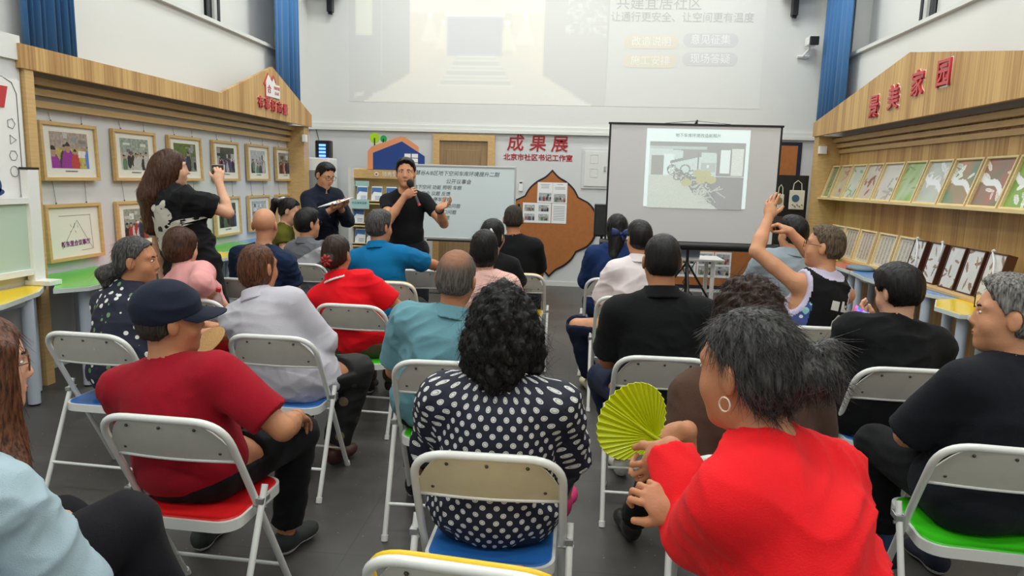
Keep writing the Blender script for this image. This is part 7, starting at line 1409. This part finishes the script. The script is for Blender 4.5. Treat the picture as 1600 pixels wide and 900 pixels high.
p = person('person with thick black hair in a loose black T-shirt looking at a phone', (1.45, 3.34), (1.506, 3.420, 1.095), yaw=0.15, hyaw=0.30, hpitch=-0.25, b=1.42, skin=M_['skin_fair'], shw=0.235, kn={-1: A([1.24, 3.56, 0.54]), 1: A([1.55, 3.76, 0.53])}, ank={-1: A([1.46, 3.52, 0.09]), 1: A([1.60, 3.78, 0.09])},
    wr={-1: dict(p=A((1.536, 3.660, 0.906)), d=(-0.5, 0.5, 0.4), n=(0.2, 0.3, 0.9), curl=0.6, hint=(-0.7, -0.6, -0.5)), 1: dict(p=A([1.62, 3.75, 0.86]), d=(-0.9, 0.2, 0.1), n=(0, 0.2, 1), curl=0.6)},
    top=dict(mat=M_['cloth_black'], sleeve=0.9, loose=0.03, sleeve_loose=0.036, hem=-0.10, lap=0.25, amp=0.006), legs=dict(mat=cloth('trousers_cream', srgb(200, 196, 186)), loose=0.03), hair_=('short', HK, (((0, -0.03, 0.03), 0.085, (0, 0.0, 0.06), 0.08),), 26, 1.14), shoes=mat('shoe_grey_ws', srgb(170, 170, 166), 0.6))
t = thing('smartphone', 'smartphone with a lit coloured screen in the hand of the person in loose black', 'phone', (1.441, 3.600, 0.939)); t.rotation_euler = frame_xf((0, 0, 0), (0.82, 0.12, -0.50), (0.42, 0.42, 0.75)).to_euler(); b = MB(); b.bbox(-0.075, 0.075, -0.038, 0.038, -0.004, 0.004, 0.003); b.build('phone_body', mat('phone_pink', srgb(200, 120, 130), 0.3), t)
r_ = np.random.default_rng(4); im = np.repeat(np.repeat(r_.random((5, 9, 3)) * A([0.5, 0.4, 1.0]), 2, 0), 2, 1); pic('screen', im, vcol_mat('phone_glow', 0.3, 0.9), t, Matrix.Translation((0, 0, 0.0045)), 0.14, 0.068)
p = person('old man with grey hair in a dark navy T-shirt at the right edge, legs crossed', (1.46, 2.42), (1.461, 2.480, 1.163), yaw=0.28, hyaw=0.85, b=1.25, skin=M_['skin'], hs=1.06, shw=0.215, kn={-1: A([1.22, 2.80, 0.575]), 1: A([1.45, 2.86, 0.55])}, ank={-1: A([1.32, 2.84, 0.12]), 1: A([1.55, 2.9, 0.09])},
    wr={-1: dict(p=A([1.38, 2.72, 0.70]), d=(0.6, 0.3, -0.1), n=(0, 0, -1), hint=(-0.8, -0.5, -0.3)), 1: dict(p=A([1.52, 2.80, 0.68]), d=(-0.7, 0.2, 0), n=(0, 0, -1))}, top=dict(mat=cloth('tee_inknavy', srgb(24, 27, 34)), sleeve=0.95, loose=0.024, sleeve_loose=0.026, neck=0.070, ndeep=0.02, nz=-0.005, lap=0.2), legs=dict(mat=M_['cloth_black'], cut=0.10), sock=mat('sock_blue', srgb(62, 84, 124), 0.8), hair_=('short', HSALT, (), 27, 1.0, 900), shoes=mat('shoe_navy_ws', srgb(30, 36, 52), 0.8))
t = thing('straw_fan', 'tan woven fan held low between the cap man and the bobbed woman', 'fan', (-1.735, 3.150, 0.755)); t.rotation_euler = (0.5, -0.55, 0.2); b = MB(); b.lathe([(0.0001, 0), (0.115, 0), (0.12, 0.003), (0.115, 0.006), (0.0001, 0.006)], n=24, sy=0.8); b.build('blade', mat('straw', srgb(170, 130, 80), 0.8, bump=0.5, bscale=120), t, smooth=0.6); b = MB(); b.tube([(-0.10, 0, 0.003), (-0.20, 0, 0.003)], 0.006, 6); b.build('handle', WOODF, t)
t = thing('drink_bottle', 'small bottle with a red cap standing on the nearest empty chair', 'bottle', (-0.10, 1.58, 0.442)); bottle(t, WHT, RED, 0.205)
